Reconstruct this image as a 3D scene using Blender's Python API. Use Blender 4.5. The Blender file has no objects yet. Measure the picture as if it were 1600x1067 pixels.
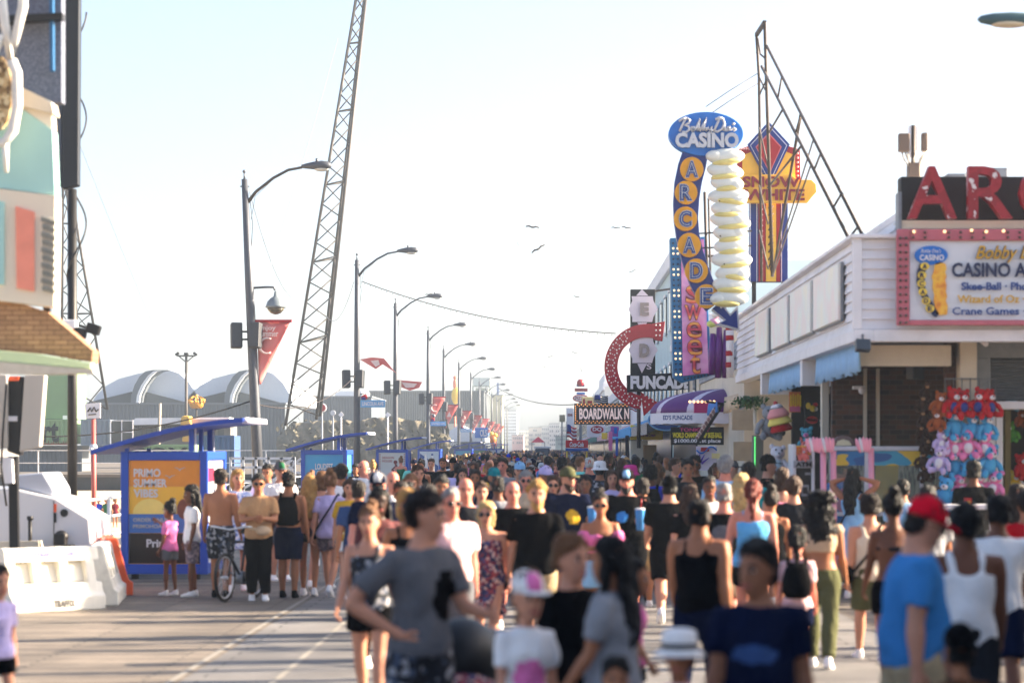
import bpy, bmesh, math, random
import numpy as np
from mathutils import Vector, Matrix
SC = bpy.context.scene
COL = SC.collection
F = 3778.0; CX = 860.0; CY = 700.0; EYE = 2.05
RAD = math.radians

def W(px, py, d):
    return Vector(((px-CX)/F*d, d, EYE+(CY-py)/F*d))
def XX(px, d): return (px-CX)/F*d
def ZZ(py, d): return EYE+(CY-py)/F*d
def lin(c):
    r = []
    for v in c[:3]:
        v = v/255.0
        r.append(v/12.92 if v <= .04045 else ((v+.055)/1.055)**2.4)
    return r

# ---------------------------------------------------------------- materials
MATS = {}
def nn(nt, t, **k):
    n = nt.nodes.new(t)
    for a, b in k.items(): setattr(n, a, b)
    return n
def mat(name, col, rough=.6, metal=0., var=.12, scale=6., bump=0., emit=0., spec=.4, grime=0.):
    """plain surface: sRGB 0-255 colour, broken up by two scales of noise"""
    if name in MATS: return MATS[name]
    m = bpy.data.materials.new(name); m.use_nodes = True
    nt = m.node_tree; b = nt.nodes['Principled BSDF']
    c = lin(col)
    b.inputs['Roughness'].default_value = rough
    b.inputs['Metallic'].default_value = metal
    b.inputs['Specular IOR Level'].default_value = spec
    tc = nn(nt, 'ShaderNodeTexCoord')
    no = nn(nt, 'ShaderNodeTexNoise'); no.inputs['Scale'].default_value = scale; no.inputs['Detail'].default_value = 5
    nt.links.new(tc.outputs['Object'], no.inputs['Vector'])
    mp = nn(nt, 'ShaderNodeMapRange'); mp.inputs[3].default_value = 1-var*1.6; mp.inputs[4].default_value = 1+var*1.6
    nt.links.new(no.outputs['Fac'], mp.inputs[0])
    mx = nn(nt, 'ShaderNodeMix', data_type='RGBA', blend_type='MULTIPLY'); mx.inputs[0].default_value = 1
    mx.inputs[6].default_value = (*c, 1)
    nt.links.new(mp.outputs[0], mx.inputs[7])
    out = mx.outputs[2]
    if grime:
        n2 = nn(nt, 'ShaderNodeTexNoise'); n2.inputs['Scale'].default_value = scale*.35; n2.inputs['Detail'].default_value = 8; n2.inputs['Roughness'].default_value = .7
        nt.links.new(tc.outputs['Object'], n2.inputs['Vector'])
        r2 = nn(nt, 'ShaderNodeMapRange'); r2.inputs[1].default_value = .5; r2.inputs[2].default_value = .72; r2.inputs[3].default_value = 0; r2.inputs[4].default_value = grime
        nt.links.new(n2.outputs['Fac'], r2.inputs[0])
        m2 = nn(nt, 'ShaderNodeMix', data_type='RGBA'); m2.inputs[7].default_value = (.10, .085, .07, 1)
        nt.links.new(r2.outputs[0], m2.inputs[0]); nt.links.new(out, m2.inputs[6]); out = m2.outputs[2]
    nt.links.new(out, b.inputs['Base Color'])
    if bump:
        bp = nn(nt, 'ShaderNodeBump'); bp.inputs['Strength'].default_value = bump; bp.inputs['Distance'].default_value = .02
        n3 = nn(nt, 'ShaderNodeTexNoise'); n3.inputs['Scale'].default_value = scale*5; n3.inputs['Detail'].default_value = 3
        nt.links.new(tc.outputs['Object'], n3.inputs['Vector'])
        nt.links.new(n3.outputs['Fac'], bp.inputs['Height']); nt.links.new(bp.outputs[0], b.inputs['Normal'])
    if emit:
        b.inputs['Emission Color'].default_value = (*c, 1); b.inputs['Emission Strength'].default_value = emit
    MATS[name] = m
    return m

def ramp_mat(name, kind, cols, scale=10., rough=.7, stretch=(1, 1, 1), pos=None, interp='CONSTANT', bump=0., detail=2.):
    """patterned surface: voronoi / noise / wave / gradient through a colour ramp of sRGB colours"""
    if name in MATS: return MATS[name]
    m = bpy.data.materials.new(name); m.use_nodes = True
    nt = m.node_tree; b = nt.nodes['Principled BSDF']; b.inputs['Roughness'].default_value = rough
    tc = nn(nt, 'ShaderNodeTexCoord'); mp = nn(nt, 'ShaderNodeMapping'); mp.inputs['Scale'].default_value = stretch
    nt.links.new(tc.outputs['Object'], mp.inputs['Vector'])
    if kind == 'voronoi':
        t = nn(nt, 'ShaderNodeTexVoronoi'); t.inputs['Scale'].default_value = scale; nt.links.new(mp.outputs[0], t.inputs['Vector'])
        sep = nn(nt, 'ShaderNodeSeparateColor'); nt.links.new(t.outputs['Color'], sep.inputs[0]); fac = sep.outputs[0]
    elif kind == 'noise':
        t = nn(nt, 'ShaderNodeTexNoise'); t.inputs['Scale'].default_value = scale; t.inputs['Detail'].default_value = detail; nt.links.new(mp.outputs[0], t.inputs['Vector']); fac = t.outputs['Fac']
    elif kind == 'wave':
        t = nn(nt, 'ShaderNodeTexWave', bands_direction='DIAGONAL'); t.inputs['Scale'].default_value = scale; nt.links.new(mp.outputs[0], t.inputs['Vector']); fac = t.outputs['Fac']
    else:
        sep = nn(nt, 'ShaderNodeSeparateXYZ'); nt.links.new(mp.outputs[0], sep.inputs[0]); fac = sep.outputs[2]
    r = nn(nt, 'ShaderNodeValToRGB'); r.color_ramp.interpolation = interp
    el = r.color_ramp.elements
    n = len(cols)
    for i, c in enumerate(cols):
        p = pos[i] if pos else i/n
        e = el[i] if i < 2 else el.new(p)
        e.position = p; e.color = (*lin(c), 1)
    nt.links.new(fac, r.inputs[0]); nt.links.new(r.outputs[0], b.inputs['Base Color'])
    if bump:
        bp = nn(nt, 'ShaderNodeBump'); bp.inputs['Strength'].default_value = bump; bp.inputs['Distance'].default_value = .03
        nt.links.new(fac, bp.inputs['Height']); nt.links.new(bp.outputs[0], b.inputs['Normal'])
    MATS[name] = m
    return m

def brick_mat(name, c1, c2, mortar, w, h, gap, axes='xz', rough=.8, bump=.4, offset=.5, var=.5, dirt=.3):
    if name in MATS: return MATS[name]
    m = bpy.data.materials.new(name); m.use_nodes = True
    nt = m.node_tree; b = nt.nodes['Principled BSDF']; b.inputs['Roughness'].default_value = rough
    tc = nn(nt, 'ShaderNodeTexCoord'); sep = nn(nt, 'ShaderNodeSeparateXYZ'); cb = nn(nt, 'ShaderNodeCombineXYZ')
    nt.links.new(tc.outputs['Object'], sep.inputs[0])
    ix = {'x': 0, 'y': 1, 'z': 2}
    nt.links.new(sep.outputs[ix[axes[0]]], cb.inputs[0]); nt.links.new(sep.outputs[ix[axes[1]]], cb.inputs[1])
    t = nn(nt, 'ShaderNodeTexBrick'); t.offset = offset
    t.inputs['Color1'].default_value = (*lin(c1), 1); t.inputs['Color2'].default_value = (*lin(c2), 1); t.inputs['Mortar'].default_value = (*lin(mortar), 1)
    t.inputs['Scale'].default_value = 1; t.inputs['Brick Width'].default_value = w; t.inputs['Row Height'].default_value = h; t.inputs['Mortar Size'].default_value = gap; t.inputs['Mortar Smooth'].default_value = .2
    nt.links.new(cb.outputs[0], t.inputs['Vector'])
    no = nn(nt, 'ShaderNodeTexNoise'); no.inputs['Scale'].default_value = .7; no.inputs['Detail'].default_value = 8; no.inputs['Roughness'].default_value = .65
    nt.links.new(tc.outputs['Object'], no.inputs['Vector'])
    mp = nn(nt, 'ShaderNodeMapRange'); mp.inputs[1].default_value = .3; mp.inputs[2].default_value = .7; mp.inputs[3].default_value = 1-dirt; mp.inputs[4].default_value = 1+dirt
    nt.links.new(no.outputs['Fac'], mp.inputs[0])
    mx = nn(nt, 'ShaderNodeMix', data_type='RGBA', blend_type='MULTIPLY'); mx.inputs[0].default_value = 1
    nt.links.new(t.outputs['Color'], mx.inputs[6]); nt.links.new(mp.outputs[0], mx.inputs[7])
    nt.links.new(mx.outputs[2], b.inputs['Base Color'])
    bp = nn(nt, 'ShaderNodeBump'); bp.inputs['Strength'].default_value = bump; bp.inputs['Distance'].default_value = .01; bp.invert = True
    nt.links.new(t.outputs['Fac'], bp.inputs['Height']); nt.links.new(bp.outputs[0], b.inputs['Normal'])
    MATS[name] = m
    return m

# ---------------------------------------------------------------- mesh builder
class MB:
    def __init__(s): s.v = []; s.f = []; s.m = []; s.sm = []
    def add(s, vs, fs, mi=0, smooth=False):
        o = len(s.v); s.v.extend([tuple(p) for p in vs])
        for f in fs:
            s.f.append(tuple(i+o for i in f)); s.m.append(mi); s.sm.append(smooth)
        return s
    def box(s, x0, x1, y0, y1, z0, z1, mi=0):
        v = [(x0,y0,z0),(x1,y0,z0),(x1,y1,z0),(x0,y1,z0),(x0,y0,z1),(x1,y0,z1),(x1,y1,z1),(x0,y1,z1)]
        return s.add(v, [(0,3,2,1),(4,5,6,7),(0,1,5,4),(1,2,6,5),(2,3,7,6),(3,0,4,7)], mi)
    def obox(s, c, size, rot=None, mi=0):
        R = rot or Matrix.Identity(3); c = Vector(c); h = [x/2 for x in size]
        v = []
        for (x, y, z) in [(-1,-1,-1),(1,-1,-1),(1,1,-1),(-1,1,-1),(-1,-1,1),(1,-1,1),(1,1,1),(-1,1,1)]:
            v.append(c + R @ Vector((x*h[0], y*h[1], z*h[2])))
        return s.add(v, [(0,3,2,1),(4,5,6,7),(0,1,5,4),(1,2,6,5),(2,3,7,6),(3,0,4,7)], mi)
    def prism(s, pts, off, mi=0, mside=None):
        pts = [Vector(p) for p in pts]; off = Vector(off); n = len(pts)
        s.add(pts+[p+off for p in pts], [tuple(range(n))], mi)
        o = len(s.v)-2*n
        s.f.append(tuple(o+n+i for i in reversed(range(n)))); s.m.append(mi if mside is None else mside); s.sm.append(False)
        for i in range(n):
            j = (i+1) % n
            s.f.append((o+j, o+i, o+n+i, o+n+j)); s.m.append(mi if mside is None else mside); s.sm.append(False)
        return s
    def plate(s, px, d, t=.05, mi=0, mside=None):
        """outline given as it projects, set at distance d, thickness t away from the viewer"""
        return s.prism([W(x, y, d) for x, y in px], (0, t, 0), mi, mside)
    def rect(s, x0, x1, y0, y1, d, t=.05, mi=0):
        return s.plate([(x0,y1),(x1,y1),(x1,y0),(x0,y0)], d, t, mi)
    def ell(s, cx, cy, rx, ry, d, t=.05, mi=0, n=32, rot=0):
        c, q = math.cos(rot), math.sin(rot)
        return s.plate([(cx+rx*math.cos(a)*c-ry*math.sin(a)*q, cy+rx*math.cos(a)*q+ry*math.sin(a)*c) for a in [2*math.pi*i/n for i in range(n)]], d, t, mi)
    def frame(s, p0, p1):
        d = (Vector(p1)-Vector(p0)); 
        if d.length < 1e-9: d = Vector((0, 0, 1))
        d.normalize(); u = d.cross(Vector((0, 1, 0)) if abs(d.y) < .9 else Vector((1, 0, 0))).normalized()
        return u, d.cross(u).normalized()
    def path(s, pts, r, n=8, mi=0, cap=True, smooth=True):
        pts = [Vector(p) for p in pts]; k = len(pts)
        rs = r if isinstance(r, (list, tuple)) else [r]*k
        o = len(s.v); u0 = None
        for i, p in enumerate(pts):
            a = pts[max(i-1, 0)]; b = pts[min(i+1, k-1)]
            if u0 is None: u, w = s.frame(a, b)
            else:
                d = (b-a).normalized(); u = (u0 - d*u0.dot(d)).normalized(); w = d.cross(u)
            u0 = u
            for j in range(n):
                t = 2*math.pi*j/n
                s.v.append(tuple(p+u*(math.cos(t)*rs[i])+w*(math.sin(t)*rs[i])))
        for i in range(k-1):
            for j in range(n):
                j2 = (j+1) % n
                s.f.append((o+i*n+j, o+i*n+j2, o+(i+1)*n+j2, o+(i+1)*n+j)); s.m.append(mi); s.sm.append(smooth)
        if cap:
            s.f.append(tuple(o+j for j in reversed(range(n)))); s.m.append(mi); s.sm.append(False)
            s.f.append(tuple(o+(k-1)*n+j for j in range(n))); s.m.append(mi); s.sm.append(False)
        return s
    def tube(s, p0, p1, r0, r1=None, n=8, mi=0): return s.path([p0, p1], [r0, r0 if r1 is None else r1], n, mi)
    def bar(s, p0, p1, w, t=None, mi=0):
        t = w if t is None else t
        p0 = Vector(p0); p1 = Vector(p1); u, v = s.frame(p0, p1)
        vs = []
        for p in (p0, p1):
            for a, b in ((-1,-1),(1,-1),(1,1),(-1,1)): vs.append(p+u*(a*w/2)+v*(b*t/2))
        return s.add(vs, [(0,1,2,3),(7,6,5,4),(0,4,5,1),(1,5,6,2),(2,6,7,3),(3,7,4,0)], mi)
    def sph(s, c, rx, ry=None, rz=None, nu=12, nv=8, mi=0, rot=None):
        ry = rx if ry is None else ry; rz = rx if rz is None else rz
        c = Vector(c); o = len(s.v); R = rot or Matrix.Identity(3)
        s.v.append(tuple(c+R @ Vector((0,0,rz))))
        for i in range(1, nv):
            a = math.pi*i/nv
            for j in range(nu):
                b = 2*math.pi*j/nu
                s.v.append(tuple(c+R @ Vector((rx*math.sin(a)*math.cos(b), ry*math.sin(a)*math.sin(b), rz*math.cos(a)))))
        s.v.append(tuple(c+R @ Vector((0,0,-rz)))); L = len(s.v)-1
        def q(*f): s.f.append(f); s.m.append(mi); s.sm.append(True)
        for j in range(nu): q(o, o+1+j, o+1+(j+1) % nu)
        for i in range(nv-2):
            for j in range(nu):
                a = o+1+i*nu; q(a+j, a+nu+j, a+nu+(j+1) % nu, a+(j+1) % nu)
        a = o+1+(nv-2)*nu
        for j in range(nu): q(L, a+(j+1) % nu, a+j)
        return s
    def lathe(s, c, prof, n=16, mi=0, smooth=True):
        c = Vector(c); o = len(s.v)
        for r, z in prof:
            for j in range(n):
                t = 2*math.pi*j/n; s.v.append((c.x+r*math.cos(t), c.y+r*math.sin(t), c.z+z))
        for i in range(len(prof)-1):
            for j in range(n):
                j2 = (j+1) % n
                s.f.append((o+i*n+j, o+i*n+j2, o+(i+1)*n+j2, o+(i+1)*n+j)); s.m.append(mi); s.sm.append(smooth)
        s.f.append(tuple(o+j for j in reversed(range(n)))); s.m.append(mi); s.sm.append(False)
        k = len(prof)-1
        s.f.append(tuple(o+k*n+j for j in range(n))); s.m.append(mi); s.sm.append(False)
        return s
    def text(s, string, p0, wd, ht, right=(1,0,0), up=(0,0,1), depth=.01, mi=0, bold=.015, shear=0., arc=None):
        """lettering fitted into a box: p0 its lower corner, wd along right, ht along up"""
        c = bpy.data.curves.new('lettering', 'FONT'); c.body = string; c.size = 1; c.extrude = .05; c.offset = bold; c.shear = shear; c.resolution_u = 3
        o = bpy.data.objects.new('lettering', c); me = o.to_mesh()
        nv = len(me.vertices); a = np.empty(nv*3); me.vertices.foreach_get('co', a); a = a.reshape(-1, 3)
        fs = [tuple(p.vertices) for p in me.polygons]
        o.to_mesh_clear(); bpy.data.objects.remove(o); bpy.data.curves.remove(c)
        lo = a.min(0); hi = a.max(0); q = (a-lo)/np.maximum(hi-lo, 1e-9)
        R = Vector(right).normalized(); U = Vector(up).normalized(); N = R.cross(U)
        p0 = Vector(p0)
        vs = [p0+R*(x*wd)+U*(y*ht)+N*(z*depth) for x, y, z in q]
        return s.add(vs, fs, mi)
    def ptext(s, string, x0, x1, y0, y1, d, depth=.02, mi=0, bold=.015, shear=0.):
        p = W(x0, y1, d)
        return s.text(string, p, (x1-x0)/F*d, (y1-y0)/F*d, depth=depth, mi=mi, bold=bold, shear=shear)
    def build(s, name, mats, parent=None, org=None, bevel=0., smooth=None, keep=False):
        me = bpy.data.meshes.new(name)
        v = np.array(s.v, dtype=float).reshape(-1, 3)
        if parent is not None: org = root_loc(parent)
        elif org is None:
            lo = v.min(0); hi = v.max(0); org = Vector(((lo[0]+hi[0])/2, (lo[1]+hi[1])/2, lo[2]))
        org = Vector(org)
        v = v-np.array(org)
        me.from_pydata([tuple(p) for p in v], [], s.f)
        if not isinstance(mats, (list, tuple)): mats = [mats]
        for m in mats: me.materials.append(m)
        me.polygons.foreach_set('material_index', s.m)
        me.polygons.foreach_set('use_smooth', s.sm if smooth is None else [smooth]*len(s.f))
        me.update()
        o = bpy.data.objects.new(name, me); COL.objects.link(o)
        if parent is not None: o.parent = parent; RL[o.name] = org
        else: o.location = org; RL[o.name] = org
        if bevel:
            b = o.modifiers.new('Bevel', 'BEVEL'); b.width = bevel; b.segments = 2; b.limit_method = 'ANGLE'
        return o
RL = {}
def root_loc(o): return RL[o.name]
def tag(o, label=None, cat=None, group=None, kind=None):
    if label: o['label'] = label
    if cat: o['category'] = cat
    if group: o['group'] = group
    if kind: o['kind'] = kind
    return o
def thing(name, label, cat, loc, group=None):
    o = bpy.data.objects.new(name, None); COL.objects.link(o); o.location = loc; RL[o.name] = Vector(loc)
    o.empty_display_size = .2
    return tag(o, label, cat, group)
KIDS = {}
def copy_tree(o, parent=None):
    c = o.copy(); COL.objects.link(c)
    if parent is not None: c.parent = parent
    RL[c.name] = RL.get(o.name, Vector())
    for ch in list(o.children): copy_tree(ch, c)
    return c
def ground_prop(o): return o
# ---------------------------------------------------------------- people
JOBS = []
TMP = bpy.data.collections.new('workshop'); COL.children.link(TMP)
def remesh_later(mb, obj, voxel, smooth=4, post=None):
    me = bpy.data.meshes.new('tmp'); me.from_pydata(mb.v, [], mb.f); me.update()
    o = bpy.data.objects.new('tmp', me); TMP.objects.link(o)
    r = o.modifiers.new('r', 'REMESH'); r.mode = 'VOXEL'; r.voxel_size = voxel
    s = o.modifiers.new('s', 'SMOOTH'); s.factor = .5; s.iterations = smooth
    JOBS.append((o, obj, post))
def run_jobs():
    dg = bpy.context.evaluated_depsgraph_get(); dg.update()
    for o, obj, post in JOBS:
        ev = o.evaluated_get(dg); me = ev.data
        n = len(me.vertices); v = np.empty(n*3); me.vertices.foreach_get('co', v); v = v.reshape(-1, 3)
        nr = np.empty(n*3); me.vertex_normals.foreach_get('vector', nr); nr = nr.reshape(-1, 3)
        npl = len(me.polygons); q = np.empty(npl*4, dtype=np.int64)
        lt = np.empty(npl, dtype=np.int32); me.polygons.foreach_get('loop_total', lt)
        if npl and (lt == 4).all():
            me.loops.foreach_get('vertex_index', q2 := np.empty(npl*4, dtype=np.int32)); faces = q2.reshape(-1, 4)
        else:
            faces = [tuple(p.vertices) for p in me.polygons]
        fl = [tuple(int(i) for i in f) for f in faces]
        mi = [0]*len(fl)
        vs = v
        if post: vs, fl, mi = post(v, nr, fl)
        t = obj.data; t.clear_geometry(); t.from_pydata([tuple(p) for p in vs], [], fl)
        t.polygons.foreach_set('use_smooth', [True]*len(fl)); t.polygons.foreach_set('material_index', mi); t.update()
        t.validate()
    for o, obj, post in JOBS:
        me = o.data; bpy.data.objects.remove(o); bpy.data.meshes.remove(me)
    JOBS.clear()
    bpy.data.collections.remove(TMP)

def wrinkle(v, amp, k=1., seed=0.):
    x, y, z = v[:, 0]*k, v[:, 1]*k, v[:, 2]*k
    return amp*(np.sin(11*z+21*x-8*y+seed)*.6+np.sin(17*z+9*x+seed)*.5+np.sin(31*z-23*x+11*y+1.7*seed)*.35+np.sin(53*x+29*y-19*z+.6*seed)*.3)

def rings(mb, rs, n=14):
    """closed loft through (centre, ru, rv) with ru along x and rv along y of a frame T"""
    o = len(mb.v); k = len(rs)
    for c, ru, rv, U, V in rs:
        for j in range(n):
            t = 2*math.pi*j/n
            mb.v.append(tuple(c+U*(ru*math.cos(t))+V*(rv*math.sin(t))))
    for i in range(k-1):
        for j in range(n):
            j2 = (j+1) % n
            mb.f.append((o+i*n+j, o+i*n+j2, o+(i+1)*n+j2, o+(i+1)*n+j)); mb.m.append(0); mb.sm.append(True)
    mb.f.append(tuple(o+j for j in reversed(range(n)))); mb.m.append(0); mb.sm.append(True)
    mb.f.append(tuple(o+(k-1)*n+j for j in range(n))); mb.m.append(0); mb.sm.append(True)

X_, Y_, Z_ = Vector((1,0,0)), Vector((0,1,0)), Vector((0,0,1))
POSES = {
 # arms: (forward, outward, elbow bend, inward turn of the forearm) left, right ; legs: (hip, knee) left, right
 'walk1': dict(la=(-20,7,14,0), ra=(22,7,26,0), ll=(22,6), rl=(-16,24), lean=3),
 'walk2': dict(la=(24,7,30,0), ra=(-18,8,12,0), ll=(-17,26), rl=(21,5), lean=3),
 'stroll1': dict(la=(-9,7,10,0), ra=(12,7,20,0), ll=(12,5), rl=(-8,14), lean=2),
 'stroll2': dict(la=(13,8,22,0), ra=(-10,7,10,0), ll=(-9,15), rl=(12,4), lean=2),
 'stand': dict(la=(2,8,12,0), ra=(4,8,10,0), ll=(3,3), rl=(-2,4), lean=0),
 'hold': dict(la=(10,9,95,25), ra=(4,8,20,0), ll=(10,4), rl=(-9,14), lean=1),
 'hold2': dict(la=(3,8,16,0), ra=(12,12,98,35), ll=(-8,14), rl=(10,5), lean=1),
 'phone': dict(la=(22,4,100,40), ra=(22,4,96,36), ll=(4,4), rl=(-3,5), lean=3),
 'hips': dict(la=(18,10,70,20), ra=(25,12,80,30), ll=(6,6), rl=(-6,10), lean=3),
 'cross': dict(la=(18,10,92,55), ra=(18,10,92,55), ll=(5,4), rl=(-4,6), lean=0),
 'point': dict(la=(4,8,15,0), ra=(75,40,35,0), ll=(4,4), rl=(-2,4), lean=0),
 'pointl': dict(la=(70,45,40,0), ra=(4,8,15,0), ll=(4,4), rl=(-2,4), lean=0),
 'armsup': dict(la=(120,35,110,60), ra=(125,40,100,60), ll=(3,4), rl=(-2,5), lean=-2),
 'bagarm': dict(la=(4,14,60,10), ra=(2,9,14,0), ll=(14,5), rl=(-12,18), lean=2),
}
def limb_dir(fwd, out, side):
    f = RAD(fwd); o = RAD(out)
    return Vector((side*math.sin(o)*math.cos(f)+0, -math.sin(f), -math.cos(f)*math.cos(o))).normalized()

class Fig:
    """joints and shapes of one figure in its own frame: faces -y, soles at z=0, 1.75 m tall before scaling"""
    def __init__(s, kind='m', pose='stand', fat=0., look=0., nod=0., kid=0.):
        s.kind = kind; s.fat = fat; P = POSES[pose]; s.kid = kid
        man = kind == 'm'
        s.kr = (1.16 if man else 1.02)*(1+.35*fat)
        s.sw = (.190 if man else .168)*(1+.18*fat); s.hw = .088+.02*fat+(0 if man else .006)
        if kid: s.sw *= .93; s.kr *= .92
        zc = 1.395; s.lean = RAD(P['lean'])
        def T(p):
            x, y, z = p; dz = z-.93
            if dz <= 0: return Vector(p)
            return Vector((x, y*1-math.sin(s.lean)*dz, .93+dz*math.cos(s.lean)))
        s.T = T
        s.arms = []
        for side, key in ((1, 'la'), (-1, 'ra')):
            f, o, e, inn = P[key]
            sh = T((side*s.sw, .01, zc)); d1 = limb_dir(f, o, side)
            el = sh+d1*.285
            ax = Vector((-1, 0, 0))  # elbow folds forward
            # forearm: start along the upper arm, fold up to the front, then turn inward about the upper arm
            q = Matrix.Rotation(RAD(e), 3, Vector((-1, 0, 0)))
            d2 = (q @ d1)
            d2 = Matrix.Rotation(RAD(inn)*(-side), 3, Z_ if e < 60 else d1*-1) @ d2
            wr = el+d2.normalized()*.245
            s.arms.append((sh, el, wr, d2.normalized(), side))
        if pose == 'hips':
            sh = s.arms[1][0]; el = T((-s.sw-.21, .13, 1.17)); wr = T((-s.sw+.01, -.04, .99)); s.arms[1] = (sh, el, wr, (wr-el).normalized(), -1)
        if pose == 'armsup':
            for i, side in ((0, 1), (1, -1)):
                sh = s.arms[i][0]; el = T((side*(s.sw+.20), -.05, 1.58)); wr = T((side*.09, .0, 1.66)); s.arms[i] = (sh, el, wr, (wr-el).normalized(), side)
        s.legs = []
        for side, key in ((1, 'll'), (-1, 'rl')):
            h, k = P[key]
            hp = Vector((side*s.hw, 0, .90)); a = RAD(h); b = RAD(h-k)
            kn = hp+Vector((side*.008, -math.sin(a), -math.cos(a)))*.42
            an = kn+Vector((0, -math.sin(b), -math.cos(b)))*.41
            s.legs.append((hp, kn, an, b, side))
        s.dz = min(an.z-.075*max(math.cos(b), .8) for hp, kn, an, b, sd in s.legs)
        s.hl = RAD(look); s.nod = RAD(nod)
        s.neck = T((0, .012, 1.475)); s.hs = 1.06+.26*kid
        s.hR = Matrix.Rotation(s.hl, 3, 'Z') @ Matrix.Rotation(s.nod, 3, 'X')
        s.chin = s.neck + Vector((0, -.022, .045))
    def H(s, x, y, z):
        """head point: x across, y back, z up from the chin line"""
        return s.chin+Vector((0, .02, 0))+s.hR @ (Vector((x, y-.02, z))*s.hs)
    def torso(s, mb, inf=0., z0=.84, z1=1.6, neck=True, flare=0.):
        f = s.fat; man = s.kind == 'm'
        if man: prof = [(.80,.085,.085),(.86,.145,.108),(.93,.165,.118),(1.0,.160,.112+.09*f),(1.08,.150,.104+.12*f),(1.16,.152,.108+.10*f),(1.25,.166,.118+.04*f),(1.33,.176,.116),(1.385,.170,.098),(1.43,.134,.080),(1.465,.088,.066),(1.50,.062,.060),(1.56,.056,.058)]
        else: prof = [(.80,.085,.090),(.86,.152,.116),(.93,.172,.124),(1.0,.152,.106+.08*f),(1.08,.127,.090+.10*f),(1.16,.130,.096+.07*f),(1.25,.146,.122+.02*f),(1.30,.150,.124),(1.35,.152,.098),(1.395,.146,.084),(1.43,.112,.070),(1.465,.068,.056),(1.50,.050,.050),(1.56,.046,.050)]
        rs = []
        for z, a, b in prof:
            if z < z0-.001 or z > z1+.001: continue
            w = 1.07+.28*f
            if s.kid: w *= .92
            c = s.T((0, -.028*f*(1 if .95 < z < 1.25 else 0), z))
            k = flare*max(0, (1.1-z)/.25)
            rs.append((c, a*w+inf+k, b*w+inf+k, X_, Y_))
        rings(mb, rs, 18)
    def arm(s, mb, i, inf=0., t0=0., t1=2., inner=True):
        sh, el, wr, d2, side = s.arms[i]; k = s.kr
        pts = []
        def at(t):
            if t <= 1: return sh.lerp(el, t)
            return el.lerp(wr, t-1)
        prof = [(0,.055),(.25,.052),(.6,.045),(.9,.038),(1.0,.037),(1.25,.041),(1.6,.033),(2.0,.025)]
        start = sh+Vector((-side*.07, 0, .004))
        out = [(start, .046*k+inf*.5)] if t0 == 0 else []
        for t, r in prof:
            if t0 <= t <= t1: out.append((at(t), r*k+inf*min(1, .45+t)))
        if t1 not in [t for t, r in prof]:
            r = np.interp(t1, [p[0] for p in prof], [p[1] for p in prof]); out.append((at(t1), float(r)*k+inf))
        mb.path([p for p, r in out], [r for p, r in out], 10)
    def leg(s, mb, i, inf=0., t1=2., flare=0., t0=0.):
        hp, kn, an, b, side = s.legs[i]; k = s.kr
        prof = [(0,.086),(.3,.080),(.6,.066),(.9,.053),(1.0,.052),(1.2,.054),(1.4,.053),(1.7,.040),(2.0,.034)]
        out = []
        for t, r in prof:
            if t0 <= t <= t1: out.append((hp.lerp(kn, t) if t <= 1 else kn.lerp(an, t-1), r*k+inf+flare*t))
        if out[-1][1] and t1 not in [p[0] for p in prof]:
            r = float(np.interp(t1, [p[0] for p in prof], [p[1] for p in prof]))
            out.append((hp.lerp(kn, t1) if t1 <= 1 else kn.lerp(an, t1-1), r*k+inf+flare*t1))
        mb.path([p for p, r in out], [r for p, r in out], 12)
    def head(s, mb):
        hp = [(-.012,.018,.02,-.052),(.0,.034,.036,-.045),(.025,.050,.062,-.026),(.06,.062,.082,-.012),(.10,.070,.092,-.003),(.145,.075,.098,.003),(.185,.070,.092,.008),(.215,.052,.070,.010),(.233,.026,.036,.010)]
        U = s.hR @ X_; V = s.hR @ Y_
        rings(mb, [(s.H(0, yo, z), a*s.hs, b*s.hs, U, V) for z, a, b, yo in hp], 16)
        mb.path([s.T((0, .015, 1.45)), s.H(0, .01, .05)], [.060*s.kr**.5, .052*s.kr**.5], 10)
        # nose, ears, brow, jaw
        mb.path([s.H(0, -.088, .118), s.H(0, -.108, .078), s.H(0, -.088, .070)], [.009*s.hs, .014*s.hs, .012*s.hs], 6)
        for e in (-1, 1):
            mb.sph(s.H(e*.076, .008, .098), .010*s.hs, .020*s.hs, .032*s.hs, 8, 6)
            mb.sph(s.H(e*.030, -.079, .128), .024*s.hs, .012*s.hs, .009*s.hs, 8, 6)
    def face(s, mb):
        """eyes, brows, lips: material slots 1 dark, 2 lips, 3 eye white"""
        for e in (-1, 1):
            mb.sph(s.H(e*.031, -.080, .108), .014*s.hs, .010*s.hs, .008*s.hs, 8, 6, 3)
            mb.sph(s.H(e*.031, -.086, .108), .0125*s.hs, .007*s.hs, .009*s.hs, 6, 5, 1)
            mb.sph(s.H(e*.033, -.086, .130), .025*s.hs, .010*s.hs, .0085*s.hs, 8, 5, 1)
        mb.sph(s.H(0, -.087, .040), .027*s.hs, .011*s.hs, .010*s.hs, 10, 6, 2)
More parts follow.
